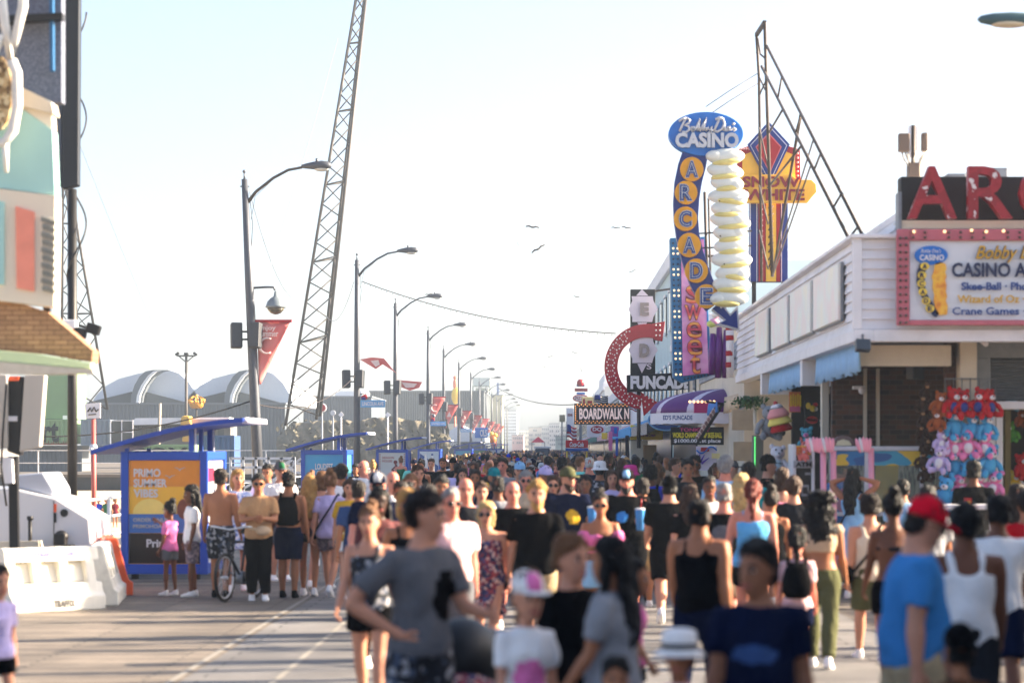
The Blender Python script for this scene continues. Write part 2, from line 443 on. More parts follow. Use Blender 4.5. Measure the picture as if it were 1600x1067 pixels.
    def hands(s, mb, rmb, fist=(0, 0)):
        for i in (0, 1):
            sh, el, wr, d, side = s.arms[i]
            n = (Vector((side, 0, 0))-d*d.x*side).normalized()  # back of the hand faces outward
            w = d.cross(n).normalized()
            k = s.kr**.5
            pc = wr+d*.045
            rings(rmb, [(wr-d*.01, .024*k, .020*k, w, n), (wr+d*.025, .034*k, .019*k, w, n), (wr+d*.07, .040*k, .017*k, w, n), (wr+d*.092, .034*k, .013*k, w, n)], 10)
            curl = .5 if not fist[i] else 1.35
            for j, (o, L) in enumerate(((-.030,.066),(-.010,.076),(.010,.072),(.029,.056))):
                b0 = wr+d*.082+w*o*k; c1 = RAD(18+32*curl); c2 = RAD(30+75*curl)
                q1 = b0+(d*math.cos(c1)-n*math.sin(c1))*L*.5
                q2 = q1+(d*math.cos(c2)-n*math.sin(c2))*L*.5
                mb.path([b0-d*.012, b0, q1, q2], [.0095*k, .0098*k, .0088*k, .0068*k], 6)
            sg = 1 if (w.y < 0) else -1
            t0 = wr+d*.030+w*sg*.030*k; t1 = t0+(w*sg*.7+d*.6-n*.35).normalized()*.038; t2 = t1+(d*.85-n*.5+w*sg*.15).normalized()*.030
            mb.path([wr+d*.02+w*sg*.012, t0, t1, t2], [.013*k, .0125*k, .0105*k, .008*k], 6)
    def feet(s, mb, sole=.012, bare=False, inf=0.):
        for hp, kn, an, b, side in s.legs:
            tilt = max(-.35, min(.75, -b*.9)) if b < 0 else -.10*b
            R = Matrix.Rotation(tilt, 3, 'X')
            def p(x, y, z): return an+R @ Vector((x+side*.02*(-y), y, z-.075))
            prof = [(.055,.030,.038,.035),(.02,.036,.055,.045),(-.04,.040,.042,.036),(-.10,.046,.030,.026),(-.145,.042,.024,.022),(-.175,.022,.014,.018)]
            rings(mb, [(p(0, y, zc+.0), a+inf, h+inf, X_, R @ Z_) for y, a, h, zc in prof], 12)
            mb.path([an+Vector((0, 0, .03)), p(0, .02, .05)], [.036+inf, .036+inf], 8)

PALSKIN = {'fair': (194,138,112), 'pink': (204,132,112), 'tan': (160,106,76), 'brown': (108,68,48), 'dark': (58,38,30), 'olive': (142,96,72)}
for n_, c_ in PALSKIN.items(): mat('skin_'+n_, c_, .5, var=.09, scale=11, spec=.25, bump=.15)
mat('face_dark', (38,26,22), .4); mat('face_lips', (160,82,76), .5); mat('face_eye', (215,208,200), .3)
COLS = {'black': (11,11,13), 'charcoal': (36,37,41), 'grey': (96,97,102), 'heather grey': (138,140,146), 'white': (232,230,230), 'cream': (220,208,188), 'beige': (190,166,140),
 'khaki': (168,150,120), 'tan': (178,138,100), 'brown': (92,62,44), 'maroon': (92,28,42), 'red': (186,28,38), 'crimson': (214,24,48), 'coral': (226,112,98), 'orange': (226,118,40), 'mustard': (206,160,48), 'yellow': (232,200,70),
 'olive': (86,88,62), 'green': (40,98,66), 'mint': (118,208,196), 'teal': (26,128,136), 'sky blue': (96,170,222), 'light blue': (140,188,226), 'blue': (62,128,190), 'royal blue': (38,66,196), 'navy': (15,22,46), 'denim blue': (52,74,116),
 'lavender': (190,178,222), 'purple': (98,60,140), 'pink': (226,120,176), 'rose pink': (206,124,150), 'magenta': (206,60,140), 'pale pink': (232,188,190)}
def cloth(col):
    if col in COLS: return mat('fabric_'+col.replace(' ', '_'), COLS[col], .9, var=.14, scale=5, bump=.6, spec=.04)
    return MATS[col]
ramp_mat('floral', 'voronoi', [(38,36,66),(150,60,66),(206,170,160),(44,44,80),(120,44,60),(70,70,110)], 34, .85)
ramp_mat('floral_dark', 'voronoi', [(16,18,26),(22,24,34),(18,20,28),(150,150,155),(18,20,28),(60,70,90)], 26, .85)
ramp_mat('floral_blue', 'voronoi', [(196,206,232),(120,140,200),(220,220,236),(170,184,222)], 30, .85)
ramp_mat('plaid_grey', 'voronoi', [(120,104,112),(90,80,92),(150,130,134)], 30, .85)
ramp_mat('stripe_red', 'wave', [(110,34,36),(24,20,22)], 9, .85, stretch=(0,0,3.2))
ramp_mat('camo', 'voronoi', [(60,66,46),(86,84,60),(44,48,36)], 18, .85)
HAIRC = {'black': (12,10,10), 'dark brown': (30,20,15), 'brown': (66,43,28), 'light brown': (124,86,56), 'blond': (190,146,84), 'light blond': (214,180,120), 'grey': (150,148,148), 'white': (208,206,204), 'red': (116,42,30), 'magenta': (196,56,130)}
def hairm(c): return mat('hair_'+c.replace(' ', '_'), HAIRC[c], .42, var=.35, scale=26, bump=.9, spec=.35)

def make_hair(s, style, mb):
    h = s.hs
    def cap(k=1.0, low=.10, front=.155):
        U = s.hR @ X_; V = s.hR @ Y_
        prof = [(low-.02,.060,.045,.052),(low,.072,.055,.046),(.13,.079,.074,.030),(.165,.083,.094,.013),(.20,.075,.090,.010),(.232,.060,.070,.010),(.252,.026,.034,.010)]
        rings(mb, [(s.H(0, yo, z), a*h*k, b*h*k, U, V) for z, a, b, yo in prof], 16)
    if style == 'short': cap(1.05, .07)
    elif style == 'buzz': cap(.965, .085)
    elif style in ('long', 'verylong'):
        cap(1.04, .07)
        L = .30 if style == 'long' else .46
        pts = [s.H(0, .055, .17), s.H(0, .085, .10), s.T((0, .105, 1.50)), s.T((0, .125, 1.62-L*.75)), s.T((0, .120, 1.60-L))]
        U = X_
        rings(mb, [(p, a, b, U, Y_) for p, a, b in zip(pts, (.068*h, .086*h, .105, .095, .055), (.05, .05, .045, .036, .02))], 14)
        for e in (-1, 1): mb.path([s.H(e*.066, .0, .17), s.H(e*.084, .005, .09), s.T((e*.085, .0, 1.48)), s.T((e*.10, -.04, 1.36))], [.026, .030, .030, .016], 8)
    elif style == 'bob':
        cap(1.07, .07); U = s.hR @ X_; V = s.hR @ Y_
        rings(mb, [(s.H(0, .03, .16), .086*h, .09*h, U, V), (s.H(0, .04, .09), .094*h, .075*h, U, V), (s.H(0, .045, .01), .092*h, .06*h, U, V), (s.H(0, .045, -.03), .07*h, .045*h, U, V)], 14)
    elif style == 'pony':
        cap(1.01, .08)
        mb.path([s.H(0, .095, .17), s.H(0, .135, .16), s.H(0, .150, .09), s.T((0, .150, 1.50)), s.T((0, .130, 1.36))], [.024, .034, .042, .036, .012], 8)
    elif style == 'bun':
        cap(1.01, .08); mb.sph(s.H(0, .06, .262), .048*h, .048*h, .045*h, 10, 8)
    elif style == 'curly':
        rr = random.Random(5)
        cap(1.06, .06)
        for i in range(150):
            a = rr.uniform(0, 6.28); z = rr.uniform(-.24, .24); r = rr.uniform(.09, .115)+.045*math.sin(max(0, .25-z)*4)
            if math.sin(a) < -.25 and z < .16: continue
            mb.sph(s.H(r*math.cos(a), .03+r*.85*math.sin(a), z), rr.uniform(.016, .03)*h, None, None, 7, 5)
        U = X_; rings(mb, [(s.H(0, .05, .15), .10, .08, U, Y_), (s.H(0, .07, .0), .135, .075, U, Y_), (s.T((0, .11, 1.40)), .13, .06, U, Y_), (s.T((0, .12, 1.28)), .07, .035, U, Y_)], 14)
    elif style == 'afro':
        rr = random.Random(8); cap(1.08, .07)
        for i in range(130):
            a = rr.uniform(0, 6.28); z = rr.uniform(.06, .25); r = .085*math.sqrt(max(.05, 1-((z-.14)/.15)**2))
            if math.sin(a) < -.35 and z < .17: continue
            mb.sph(s.H(r*math.cos(a), .012+r*1.05*math.sin(a), z), rr.uniform(.014, .026)*h, None, None, 7, 5)
    elif style == 'braids':
        cap(1.03, .07)
        for i in range(11):
            a = RAD(-20+22*i); x = .082*math.cos(a); y = .01+.085*math.sin(a)
            mb.path([s.H(x*.8, y*.8, .19), s.H(x*1.08, y*1.05, .10), s.T((x*1.3, y*1.15+.01, 1.47)), s.T((x*1.35, y*1.1+.02, 1.30))], [.018, .020, .018, .011], 6)
    elif style == 'under': cap(.97, .06); mb.v = [tuple(p) for p in mb.v]

def make_person(label, kind, h, pose, skin, top, bottom, hair, extras, loc, yaw, lod=1., group=None, look=0, nod=0, fat=0., cat='person', shoes='white'):
    kid = 1. if kind == 'k' else (.5 if kind == 't' else 0.)
    fg = Fig('w' if kind in 'kw' else 'm', pose, fat, look, nod, kid)
    sc = h/(1.757+.07*kid*.9)
    root = thing('person', label, cat, loc, group)
    root.scale = (sc, sc, sc); root.rotation_euler = (0, 0, RAD(yaw)); RL[root.name] = Vector((0, 0, fg.dz))
    parts = []
    vx = .0175*lod
    sk = MATS['skin_'+skin]
    def child(name, mats):
        me = bpy.data.meshes.new(name); o = bpy.data.objects.new(name, me); COL.objects.link(o); o.parent = root; o.location = (0, 0, -fg.dz)
        for m in mats: me.materials.append(m)
        parts.append(o); return o
    body = child('body', [sk, MATS['face_dark'], MATS['face_lips'], MATS['face_eye']])
    mb = MB(); fg.torso(mb); fg.head(mb)
    for i in (0, 1): fg.arm(mb, i); fg.leg(mb, i)
    fg.feet(mb)
    det = MB(); fg.hands(det, mb, extras.get('fist', (0, 0))); fg.face(det)
    def post(v, nr, fl, det=det):
        n = len(v); vs = np.vstack([v, np.array(det.v)]); fl = fl+[tuple(i+n for i in f) for f in det.f]
        return vs, fl, [0]*(len(fl)-len(det.f))+list(det.m)
    remesh_later(mb, body, vx, 3, post)
    seed = (len(RL)*1.37) % 6.28
    tstyle, tcol = top; bstyle, bcol = bottom
    prints = extras.get('print')
    if tstyle != 'none':
        nm = {'tee': 'shirt', 'tank': 'tank_top', 'dress': 'dress', 'crop': 'crop_top', 'polo': 'polo_shirt', 'off': 'blouse', 'bikini': 'bikini_top', 'sundress': 'dress', 'long': 'shirt'}[tstyle]
        tm = cloth(tcol); slots = [tm]
        if prints: slots.append(cloth(prints[0]))
        o = child(nm, slots); t = MB(); inf = .016
        if tstyle in ('tee', 'polo'):
            fg.torso(t, inf, .86, 1.475, flare=.016)
            for i in (0, 1): fg.arm(t, i, inf+.006, 0, .72)
        elif tstyle == 'long':
            fg.torso(t, inf, .86, 1.475, flare=.012)
            for i in (0, 1): fg.arm(t, i, inf, 0, 1.85)
        elif tstyle in ('tank', 'dress', 'sundress'):
            fg.torso(t, .013, .86, 1.36, flare=.012)
            for e in (-1, 1):
                t.path([fg.T((e*.085, -.105, 1.33)), fg.T((e*.095, -.05, 1.435)), fg.T((e*.095, .01, 1.457)), fg.T((e*.095, .06, 1.42)), fg.T((e*.085, .10, 1.33))], [.03, .03, .032, .03, .03] if fg.kind == 'm' else [.016]*5, 8)
            if tstyle != 'tank':
                rings(t, [(fg.T((0, 0, 1.05)), .15, .115, X_, Y_), (Vector((0, 0, .93)), .19, .145, X_, Y_), (Vector((0, -.01, .75)), .215, .17, X_, Y_), (Vector((0, 0, .55)), .235, .20, X_, Y_), (Vector((0, 0, .53)), .225, .19, X_, Y_)], 20)
        elif tstyle == 'crop':
            fg.torso(t, .012, 1.14, 1.41)
            for i in (0, 1): fg.arm(t, i, .010, 0, .12)
        elif tstyle == 'off':
            fg.torso(t, .014, 1.02, 1.33)
            for i in (0, 1): fg.arm(t, i, .034, .25, .72)
        elif tstyle == 'bikini':
            fg.torso(t, .008, 1.22, 1.31)
        def post(v, nr, fl, seed=seed, pr=prints, sc_=1):
            v = v+nr*wrinkle(v, .0075, 1., seed)[:, None]
            mi = [0]*len(fl)
            if pr:
                _, z0, z1, x0, x1, front = pr
                c = np.array([v[list(f)].mean(0) for f in fl]); nn_ = np.array([nr[list(f)].mean(0) for f in fl])
                sel = (c[:, 2] > z0) & (c[:, 2] < z1) & (c[:, 0] > x0) & (c[:, 0] < x1) & (nn_[:, 1]*front < -.25)
                rag = ((c[:, 0]-(x0+x1)/2)/((x1-x0)/2))**2+((c[:, 2]-(z0+z1)/2)/((z1-z0)/2))**2+.25*np.sin(c[:, 0]*60)*np.sin(c[:, 2]*50) < 1
                mi = [int(a) for a in (sel & rag)]
            return v, fl, mi
        remesh_later(t, o, vx, 3, post)
    if bstyle != 'none' and tstyle not in ('dress', 'sundress'):
        nm = {'shorts': 'shorts', 'trousers': 'trousers', 'jeans': 'jeans', 'skirt': 'skirt', 'brief': 'swim_bottom', 'leggings': 'leggings'}[bstyle]
        o = child(nm, [cloth(bcol)]); t = MB()
        top_z = 1.0 if tstyle not in ('crop', 'none', 'bikini') else 1.03
        if bstyle == 'brief':
            fg.torso(t, .008, .80, .97)
            for i in (0, 1): fg.leg(t, i, .008, .18)
        elif bstyle == 'skirt':
            fg.torso(t, .010, .86, top_z)
            rings(t, [(Vector((0, 0, 1.0)), .165, .12, X_, Y_), (Vector((0, 0, .90)), .195, .15, X_, Y_), (Vector((0, 0, .70)), .235, .20, X_, Y_), (Vector((0, 0, .60)), .245, .21, X_, Y_)], 18)
        else:
            fg.torso(t, .011, .80, top_z)
            t1 = {'shorts': .86 if fg.kind == 'm' else .5, 'trousers': 1.93, 'jeans': 1.93, 'leggings': 1.9}[bstyle]
            for i in (0, 1): fg.leg(t, i, {'shorts': .024, 'trousers': .020, 'jeans': .013, 'leggings': .006}[bstyle], t1, .018 if bstyle == 'shorts' else (.008 if bstyle == 'trousers' else 0.))
        remesh_later(t, o, vx, 3, lambda v, nr, fl, seed=seed: (v+nr*wrinkle(v, .005, 1.1, seed+2)[:, None], fl, [0]*len(fl)))
    for i in (0, 1):
        t = MB(); l = fg.legs; fg.legs = [l[i]]; fg.feet(t, inf=.009); fg.legs = l
        # cut: keep the shoe low
        o = child('shoe', [cloth(shoes)])
        remesh_later(t, o, vx, 2)
    style, hc = hair
    if ('cap' in extras or 'hat' in extras) and style in ('short', 'afro', 'bob'): style = 'under'
    if style != 'bald':
        o = child('hair', [hairm(hc)]); t = MB(); make_hair(fg, style, t)
        def post(v, nr, fl, seed=seed):
            a = np.arctan2(v[:, 1], v[:, 0]); d = .008*np.sin(a*23+v[:, 2]*14+seed)+.006*np.sin(a*41-v[:, 2]*33+seed)+.009*np.sin(v[:, 0]*38+seed)*np.sin(v[:, 2]*44+v[:, 1]*30)
            return v+nr*d[:, None], fl, [0]*len(fl)
        remesh_later(t, o, .0125*lod, 2, post)
    ex = extras
    def simple(name, m, mb, bevel=0):
        o = mb.build(name, m, root); o.location = (0, 0, 0); parts.append(o); return o
    off = Vector((0, 0, 0))
    if 'cap' in ex:
        t = MB(); U = fg.hR @ X_; V = fg.hR @ Y_; h_ = fg.hs
        rev = -1 if ex.get('reversed') else 1
        prof = [(.135,.086,.106,.006),(.165,.086,.106,.006),(.20,.080,.098,.008),(.235,.060,.072,.010),(.252,.026,.032,.012),(.256,.006,.006,.012)]
        rings(t, [(fg.H(0, yo, z), a*h_, b*h_, U, V) for z, a, b, yo in prof], 20)
        pts = []
        for a in range(0, 181, 15): pts.append((.080*math.cos(RAD(a)), -.085-.095*math.sin(RAD(a))))
        lo = [fg.H(x, (y-.006)*rev if rev == 1 else -y-.02, .137-.10*max(0, -y-.1)) for x, y in pts]
        t.prism(lo, fg.hR @ Vector((0, 0, .012)))
        t.sm = [True]*len(t.f)
        simple('cap', ex['cap'] if not isinstance(ex['cap'], str) else cloth(ex['cap']), t)
        if 'cap_front' in ex:
            t = MB(); rings(t, [(fg.H(0, -.012, z), a*h_, b*h_, U, V) for z, a, b in ((.15,.060,.102),(.20,.058,.094),(.24,.034,.064))], 16)
            simple('cap_panel', cloth(ex['cap_front']), t)
    if 'hat' in ex:
        t = MB(); h_ = fg.hs; c = fg.H(0, .006, 0)
        t.lathe(c, [(.146*h_, .112*h_), (.142*h_, .122*h_), (.104*h_, .150*h_), (.100*h_, .21*h_), (.090*h_, .250*h_), (.05*h_, .262*h_), (.01, .264*h_)], 24)
        simple('bucket_hat', cloth(ex['hat']), t)
        if 'band' in ex:
            t = MB(); t.lathe(c, [(.106*h_, .152*h_), (.107*h_, .16*h_), (.106*h_, .182*h_), (.103*h_, .183*h_)], 24); simple('hat_band', cloth(ex['band']), t)
    if 'glasses' in ex:
        t = MB(); h_ = fg.hs
        for e in (-1, 1):
            t.sph(fg.H(e*.034, -.094, .106), .030*h_, .008*h_, .021*h_, 12, 8, 0, fg.hR)
            t.path([fg.H(e*.062, -.088, .112), fg.H(e*.080, -.03, .112), fg.H(e*.082, .01, .108)], .0035*h_, 5)
        t.path([fg.H(-.012, -.096, .110), fg.H(.012, -.096, .110)], .004*h_, 5)
        simple('sunglasses', mat('sunglass', (14,13,15), .15, spec=.6), t)
    if 'beard' in ex:
        o = child('beard', [hairm(ex['beard'])]); t = MB(); U = fg.hR @ X_; V = fg.hR @ Y_
        rings(t, [(fg.H(0, -.055, -.045), .022, .02, U, V), (fg.H(0, -.045, -.02), .046, .048, U, V), (fg.H(0, -.030, .012), .062, .066, U, V), (fg.H(0, -.018, .045), .068, .078, U, V), (fg.H(0, -.0, .075), .072, .070, U, V)], 14)
        remesh_later(t, o, .012*lod, 1)
    if 'backpack' in ex:
        t = MB(); rings(t, [(fg.T((0, .20, 1.02)), .11, .06, X_, Y_), (fg.T((0, .225, 1.08)), .165, .10, X_, Y_), (fg.T((0, .22, 1.22)), .17, .10, X_, Y_), (fg.T((0, .19, 1.36)), .135, .07, X_, Y_), (fg.T((0, .17, 1.43)), .09, .045, X_, Y_)], 16)
        t.sph(fg.T((0, .285, 1.12)), .10, .035, .08)
        for e in (-1, 1): t.path([fg.T((e*.10, .15, 1.40)), fg.T((e*.105, .05, 1.475)), fg.T((e*.11, -.07, 1.43)), fg.T((e*.125, -.135, 1.28)), fg.T((e*.15, -.06, 1.10)), fg.T((e*.13, .12, 1.05))], .022, 6)
        simple('backpack', cloth(ex['backpack']), t)
    if 'sling' in ex:
        t = MB(); e = ex.get('sling_side', 1)
        t.path([fg.T((e*-.10, -.09, 1.43)), fg.T((e*-.02, -.150, 1.28)), fg.T((e*.10, -.16, 1.10)), fg.T((e*.20, -.06, .96)), fg.T((e*.20, .06, .96)), fg.T((e*.08, .145, 1.12)), fg.T((e*-.04, .14, 1.30)), fg.T((e*-.10, .07, 1.44)), fg.T((e*-.11, .0, 1.475)), fg.T((e*-.10, -.09, 1.43))], .014, 6)
        t.sph(fg.T((e*.25, .03, .93)), .055, .12, .10)
        simple('shoulder_bag', cloth(ex['sling']), t)
    if 'belt' in ex:
        t = MB(); rings(t, [(Vector((0, 0, z)), a, b, X_, Y_) for z, a, b in ((.985,.180+.04*fat,.14+.05*fat),(1.03,.180+.04*fat,.14+.05*fat))], 20)
        t.sph(Vector((.06, -.165-.05*fat, .985)), .11, .05, .07)
        simple('waist_pack', cloth(ex['belt']), t)
    PARTS[root.name] = parts
    FIGS[root.name] = fg
    return root
PARTS = {}; FIGS = {}
def hand_point(root, i):
    """where hand i of a figure is, in world space"""
    fg = FIGS[root.name]; sh, el, wr, d, side = fg.arms[i]
    p = wr+d*.085-Vector((0, 0, fg.dz)); s = root.scale[0]
    return Vector(root.location)+Matrix.Rotation(root.rotation_euler[2], 3, 'Z') @ (p*s)
# ---------------------------------------------------------------- the people one can tell apart
def person(px, d, h, yaw, kind, pose, skin, top, bottom, hair, label, **ex):
    kw = {k: ex.pop(k) for k in ('fat', 'look', 'nod', 'lod', 'group', 'shoes') if k in ex}
    if 'lod' not in kw: kw['lod'] = 1. if d < 45 else 1.35
    return make_person(label, kind, h, pose, skin, top, bottom, hair, ex, (XX(px, d), d, 0), yaw, **kw)
S, L, B = 'short', 'long', 'bald'
P_ = {}
def pp(key, *a, **k): P_[key] = person(*a, **k)
# close to the camera
pp('grey', 655, 13.6, 1.79, 42, 'm', 'hips', 'fair', ('tee','grey'), ('shorts','floral_dark'), (S,'dark brown'), 'man in a grey tee with a black chest print, hand on hip', look=38, print=('black',1.06,1.34,-.02,.17,1), shoes='black')
pp('blondtank', 578, 19, 1.58, -8, 'w', 'stroll1', 'fair', ('tank','floral_dark'), ('shorts','black'), ('bun','light brown'), 'woman in a dark floral tank top walking just behind the grey tee', fat=.25)
pp('sunblond', 637, 20.5, 1.69, 10, 'w', 'stroll2', 'tan', ('tank','black'), ('shorts','denim blue'), ('bob','blond'), 'blond woman in sunglasses and black tank top behind the grey tee man', glasses=1)
pp('whitebald', 703, 21.5, 1.68, 22, 'm', 'stroll1', 'pink', ('tee','pale pink'), ('shorts','grey'), ('buzz','grey'), 'grey-haired man with glasses in a pale pink tee', fat=.35, glasses=1)
pp('bald1', 727, 26, 1.76, 8, 'm', 'walk1', 'pink', ('tee','charcoal'), ('shorts','khaki'), (B,'grey'), 'bald pink-faced man behind the woman in the floral dress', fat=.3)
pp('floral', 760, 23.6, 1.55, -6, 'w', 'walk1', 'fair', ('dress','floral'), ('none',''), ('bob','light blond'), 'blond woman in sunglasses and a knee-length floral dress', glasses=1, fat=.45, shoes='cream')
pp('blacktee', 838, 23.5, 1.76, 6, 'm', 'walk2', 'fair', ('tee','black'), ('shorts','khaki'), (S,'blond'), 'blond bearded man in a plain black tee and khaki shorts', beard='blond', shoes='white')
pp('bald2', 800, 27, 1.71, 10, 'm', 'walk1', 'pink', ('tee','black'), ('shorts','charcoal'), (B,'grey'), 'bald man in black half hidden beside the blond bearded man', fat=.2)
pp('olivecap', 886, 29.5, 1.80, 22, 'm', 'hold', 'fair', ('tee','navy'), ('shorts','denim blue'), (S,'brown'), 'stout bearded man in an olive cap and navy tee holding a cup', cap='olive', beard='brown', fat=.75, look=10, fist=(1,0), print=('mustard',1.10,1.28,-.10,.06,1))
pp('pinktop', 938, 25, 1.56, 0, 'w', 'cross', 'tan', ('off','pink'), ('shorts','light blue'), ('bun','dark brown'), 'woman in a bright pink puff-sleeved top with sunglasses', glasses=1, fat=.2)
pp('blackbeard', 979, 29.5, 1.77, -4, 'm', 'hold', 'pink', ('tee','black'), ('shorts','black'), (S,'dark brown'), 'stout dark-bearded man in a black tee and cap holding a cup', cap='black', cap_front='light blue', beard='black', fat=.8, fist=(1,0), print=('blue',1.14,1.28,-.12,.02,1))
pp('buckethat', 937, 43, 1.83, 175, 'm', 'walk1', 'tan', ('tee','floral_dark'), ('shorts','black'), (S,'black'), 'man in a white bucket hat and dark dotted shirt', hat='white', fat=.25)
pp('browntee', 956, 37, 1.70, 5, 'w', 'stroll1', 'fair', ('tee','lavender'), ('shorts','denim blue'), (L,'brown'), 'brown-haired woman in a pale lavender tee behind the pink top')
pp('bulky', 1046, 28.5, 1.74, 178, 'm', 'walk2', 'fair', ('tee','black'), ('shorts','black'), (S,'black'), 'broad man seen from behind in all black with a black cap', cap='black', reversed=1, fat=.6)
pp('backpack', 1016, 38, 1.80, 180, 'm', 'walk1', 'brown', ('tee','royal blue'), ('shorts','black'), ('afro','black'), 'man in royal blue tee carrying a black backpack', backpack='black')
pp('blacktank', 1092, 18.6, 1.64, 158, 'm', 'stroll2', 'tan', ('tank','black'), ('jeans','navy'), (S,'black'), 'man from behind in a black tank top and dark jeans', fat=.45)
pp('navyboy', 1188, 11.6, 1.60, -14, 't', 'stroll1', 'olive', ('tee','navy'), ('shorts','denim blue'), (S,'black'), 'boy in an oversized navy tee with pale chest print', look=-28, fat=.5, print=('denim blue',1.16,1.26,-.14,.12,1))
pp('bluetank', 1176, 24.5, 1.72, 176, 'w', 'bagarm', 'pink', ('tank','sky blue'), ('shorts','black'), ('pony','red'), 'red-haired woman from behind in a sky blue tank top', fat=.4)
pp('greyhair', 1133, 33, 1.93, 172, 'm', 'stroll1', 'pink', ('tee','light blue'), ('shorts','khaki'), (S,'grey'), 'tall grey-haired man from behind in a light blue printed tee', fat=.35, print=('blue',1.10,1.32,-.13,.13,-1))
pp('pinkvest', 1222, 31.5, 1.78, 180, 'w', 'bagarm', 'fair', ('tank','rose pink'), ('shorts','white'), ('bob','brown'), 'woman from behind in a rose pink vest and white shorts', fat=.25)
pp('curlygirl', 1282, 22.6, 1.64, 168, 'w', 'stroll1', 'tan', ('crop','beige'), ('trousers','olive'), ('curly','black'), 'curly-haired woman in a beige crop top and olive trousers', fat=.1)
pp('greycap', 1312, 35.5, 1.86, 115, 'm', 'stand', 'fair', ('tee','blue'), ('shorts','charcoal'), (S,'brown'), 'man in a grey cap and blue tee beside the pink posts', cap='grey', nod=18)
pp('armsup', 1334, 33, 1.74, 150, 'w', 'armsup', 'tan', ('sundress','light blue'), ('none',''), ('verylong','black'), 'woman with raised arms in a pale blue sundress', sling='navy')
pp('curlykid', 1360, 23.5, 1.58, 186, 'm', 'stroll1', 'fair', ('tank','cream'), ('shorts','olive'), ('afro','dark brown'), 'curly-haired youth in a cream vest with a black strap', sling='black')
pp('brownback', 1396, 20.5, 1.66, 178, 'w', 'stroll2', 'brown', ('bikini','charcoal'), ('shorts','black'), ('bun','black'), 'woman with a bare brown back beside the red cap man')
pp('redcap', 1425, 13.0, 1.79, 96, 'm', 'stroll2', 'fair', ('polo','blue'), ('shorts','khaki'), (S,'dark brown'), 'man in a bright red cap and blue polo shirt', cap='crimson', nod=22, look=8, fat=.35, belt='black', glasses=1)
pp('whitetank', 1508, 15.0, 1.69, 180, 'm', 'stroll1', 'brown', ('tank','white'), ('shorts','charcoal'), (S,'black'), 'dark-haired man from behind in a loose white sleeveless shirt', fat=.35)
pp('whitetee', 1560, 18, 1.72, 176, 'm', 'walk1', 'brown', ('tee','white'), ('shorts','navy'), (S,'black'), 'man in a white tee with grey sleeves beside the sleeveless shirt', print=('grey',1.2,1.5,.17,.4,-1))
pp('toyman', 1521, 32, 1.85, 180, 'm', 'stand', 'brown', ('tee','black'), ('shorts','charcoal'), (S,'black'), 'man in a black tee looking at the hanging toy bears')
pp('toyman2', 1411, 31, 1.62, 172, 'm', 'phone', 'tan', ('tee','light blue'), ('shorts','grey'), (S,'black'), 'dark-haired youth in a light blue tee at the glass booth')
pp('redman', 1606, 21, 1.68, 180, 'm', 'stroll1', 'tan', ('tee','red'), ('shorts','black'), (S,'dark brown'), 'person in a red tee cut off by the picture edge')
# children in front
pp('pinkcap', 822, 12.6, 1.40, 14, 'k', 'stroll1', 'fair', ('tee','white'), ('shorts','magenta'), ('pony','light brown'), 'child in a white and pink cap with pink-printed white tee', cap='white', cap_front='pink', look=10, print=('pink',.98,1.26,-.11,.12,1))
pp('teen', 891, 13.4, 1.55, 44, 't', 'stand', 'fair', ('tee','black'), ('shorts','black'), (S,'light brown'), 'fair teenager in a black tee leaning to the dark-haired woman')
pp('darkhair', 960, 12.5, 1.58, -112, 'w', 'stroll2', 'tan', ('tee','heather grey'), ('shorts','black'), ('verylong','black'), 'woman with very long black hair in a heather grey tee', fat=.2)
pp('pinkkid', 986, 16, 1.30, 80, 'k', 'stroll1', 'tan', ('tee','pink'), ('shorts','black'), ('bun','black'), 'child in a pink tee peeking past the long black hair')
pp('whitehat', 1062, 11.4, 1.17, -15, 'k', 'stand', 'tan', ('tee','pale pink'), ('shorts','white'), (S,'black'), 'small child in a white sun hat with black band', hat='white', band='black')
pp('tinykid', 962, 11.4, 1.05, 5, 'k', 'stand', 'tan', ('tee','navy'), ('shorts','navy'), (S,'black'), 'small dark-haired child at the bottom edge of the picture')
pp('capkid', 1500, 11.4, 1.20, 184, 'k', 'stand', 'tan', ('tee','brown'), ('shorts','black'), (S,'black'), 'child in a black cap in front of the sleeveless white shirt', cap='black', reversed=1)
pp('edgekid', -4, 17, 1.22, 40, 'k', 'stroll1', 'fair', ('tee','lavender'), ('shorts','black'), (S,'dark brown'), 'child in a pale lavender tee beside the white plastic barrier')
# by the first kiosk
pp('pinkgirl', 266, 33.7, 1.29, -118, 'k', 'point', 'brown', ('tee','pink'), ('shorts','grey'), ('bun','black'), 'girl in a bright pink tee pointing at the orange poster', shoes='white')
pp('whitegirl', 300, 33.4, 1.52, -74, 't', 'stand', 'brown', ('tee','white'), ('shorts','plaid_grey'), (L,'black'), 'girl in a white tee and patterned shorts by the orange poster')
pp('shirtless', 345, 33.2, 1.74, 168, 'm', 'stand', 'tan', ('none',''), ('shorts','floral_dark'), (S,'dark brown'), 'shirtless man in dark floral shorts standing with his back turned', shoes='black')
pp('blondblue', 370, 34.8, 1.72, 24, 'w', 'phone', 'fair', ('tee','floral_blue'), ('skirt','floral_blue'), ('bob','blond'), 'blond woman in pale blue florals behind the bicycle')
pp('tanshirt', 404, 32.6, 1.68, 8, 'm', 'cross', 'tan', ('tee','tan'), ('trousers','black'), (S,'black'), 'man in a tan tee and sunglasses beside the bicycle', glasses=1, belt='beige')
pp('backpack2', 451, 33.2, 1.70, 178, 'm', 'stand', 'tan', ('none',''), ('shorts','navy'), (S,'black'), 'bare-backed man in navy shorts wearing a black backpack', backpack='black', shoes='black')
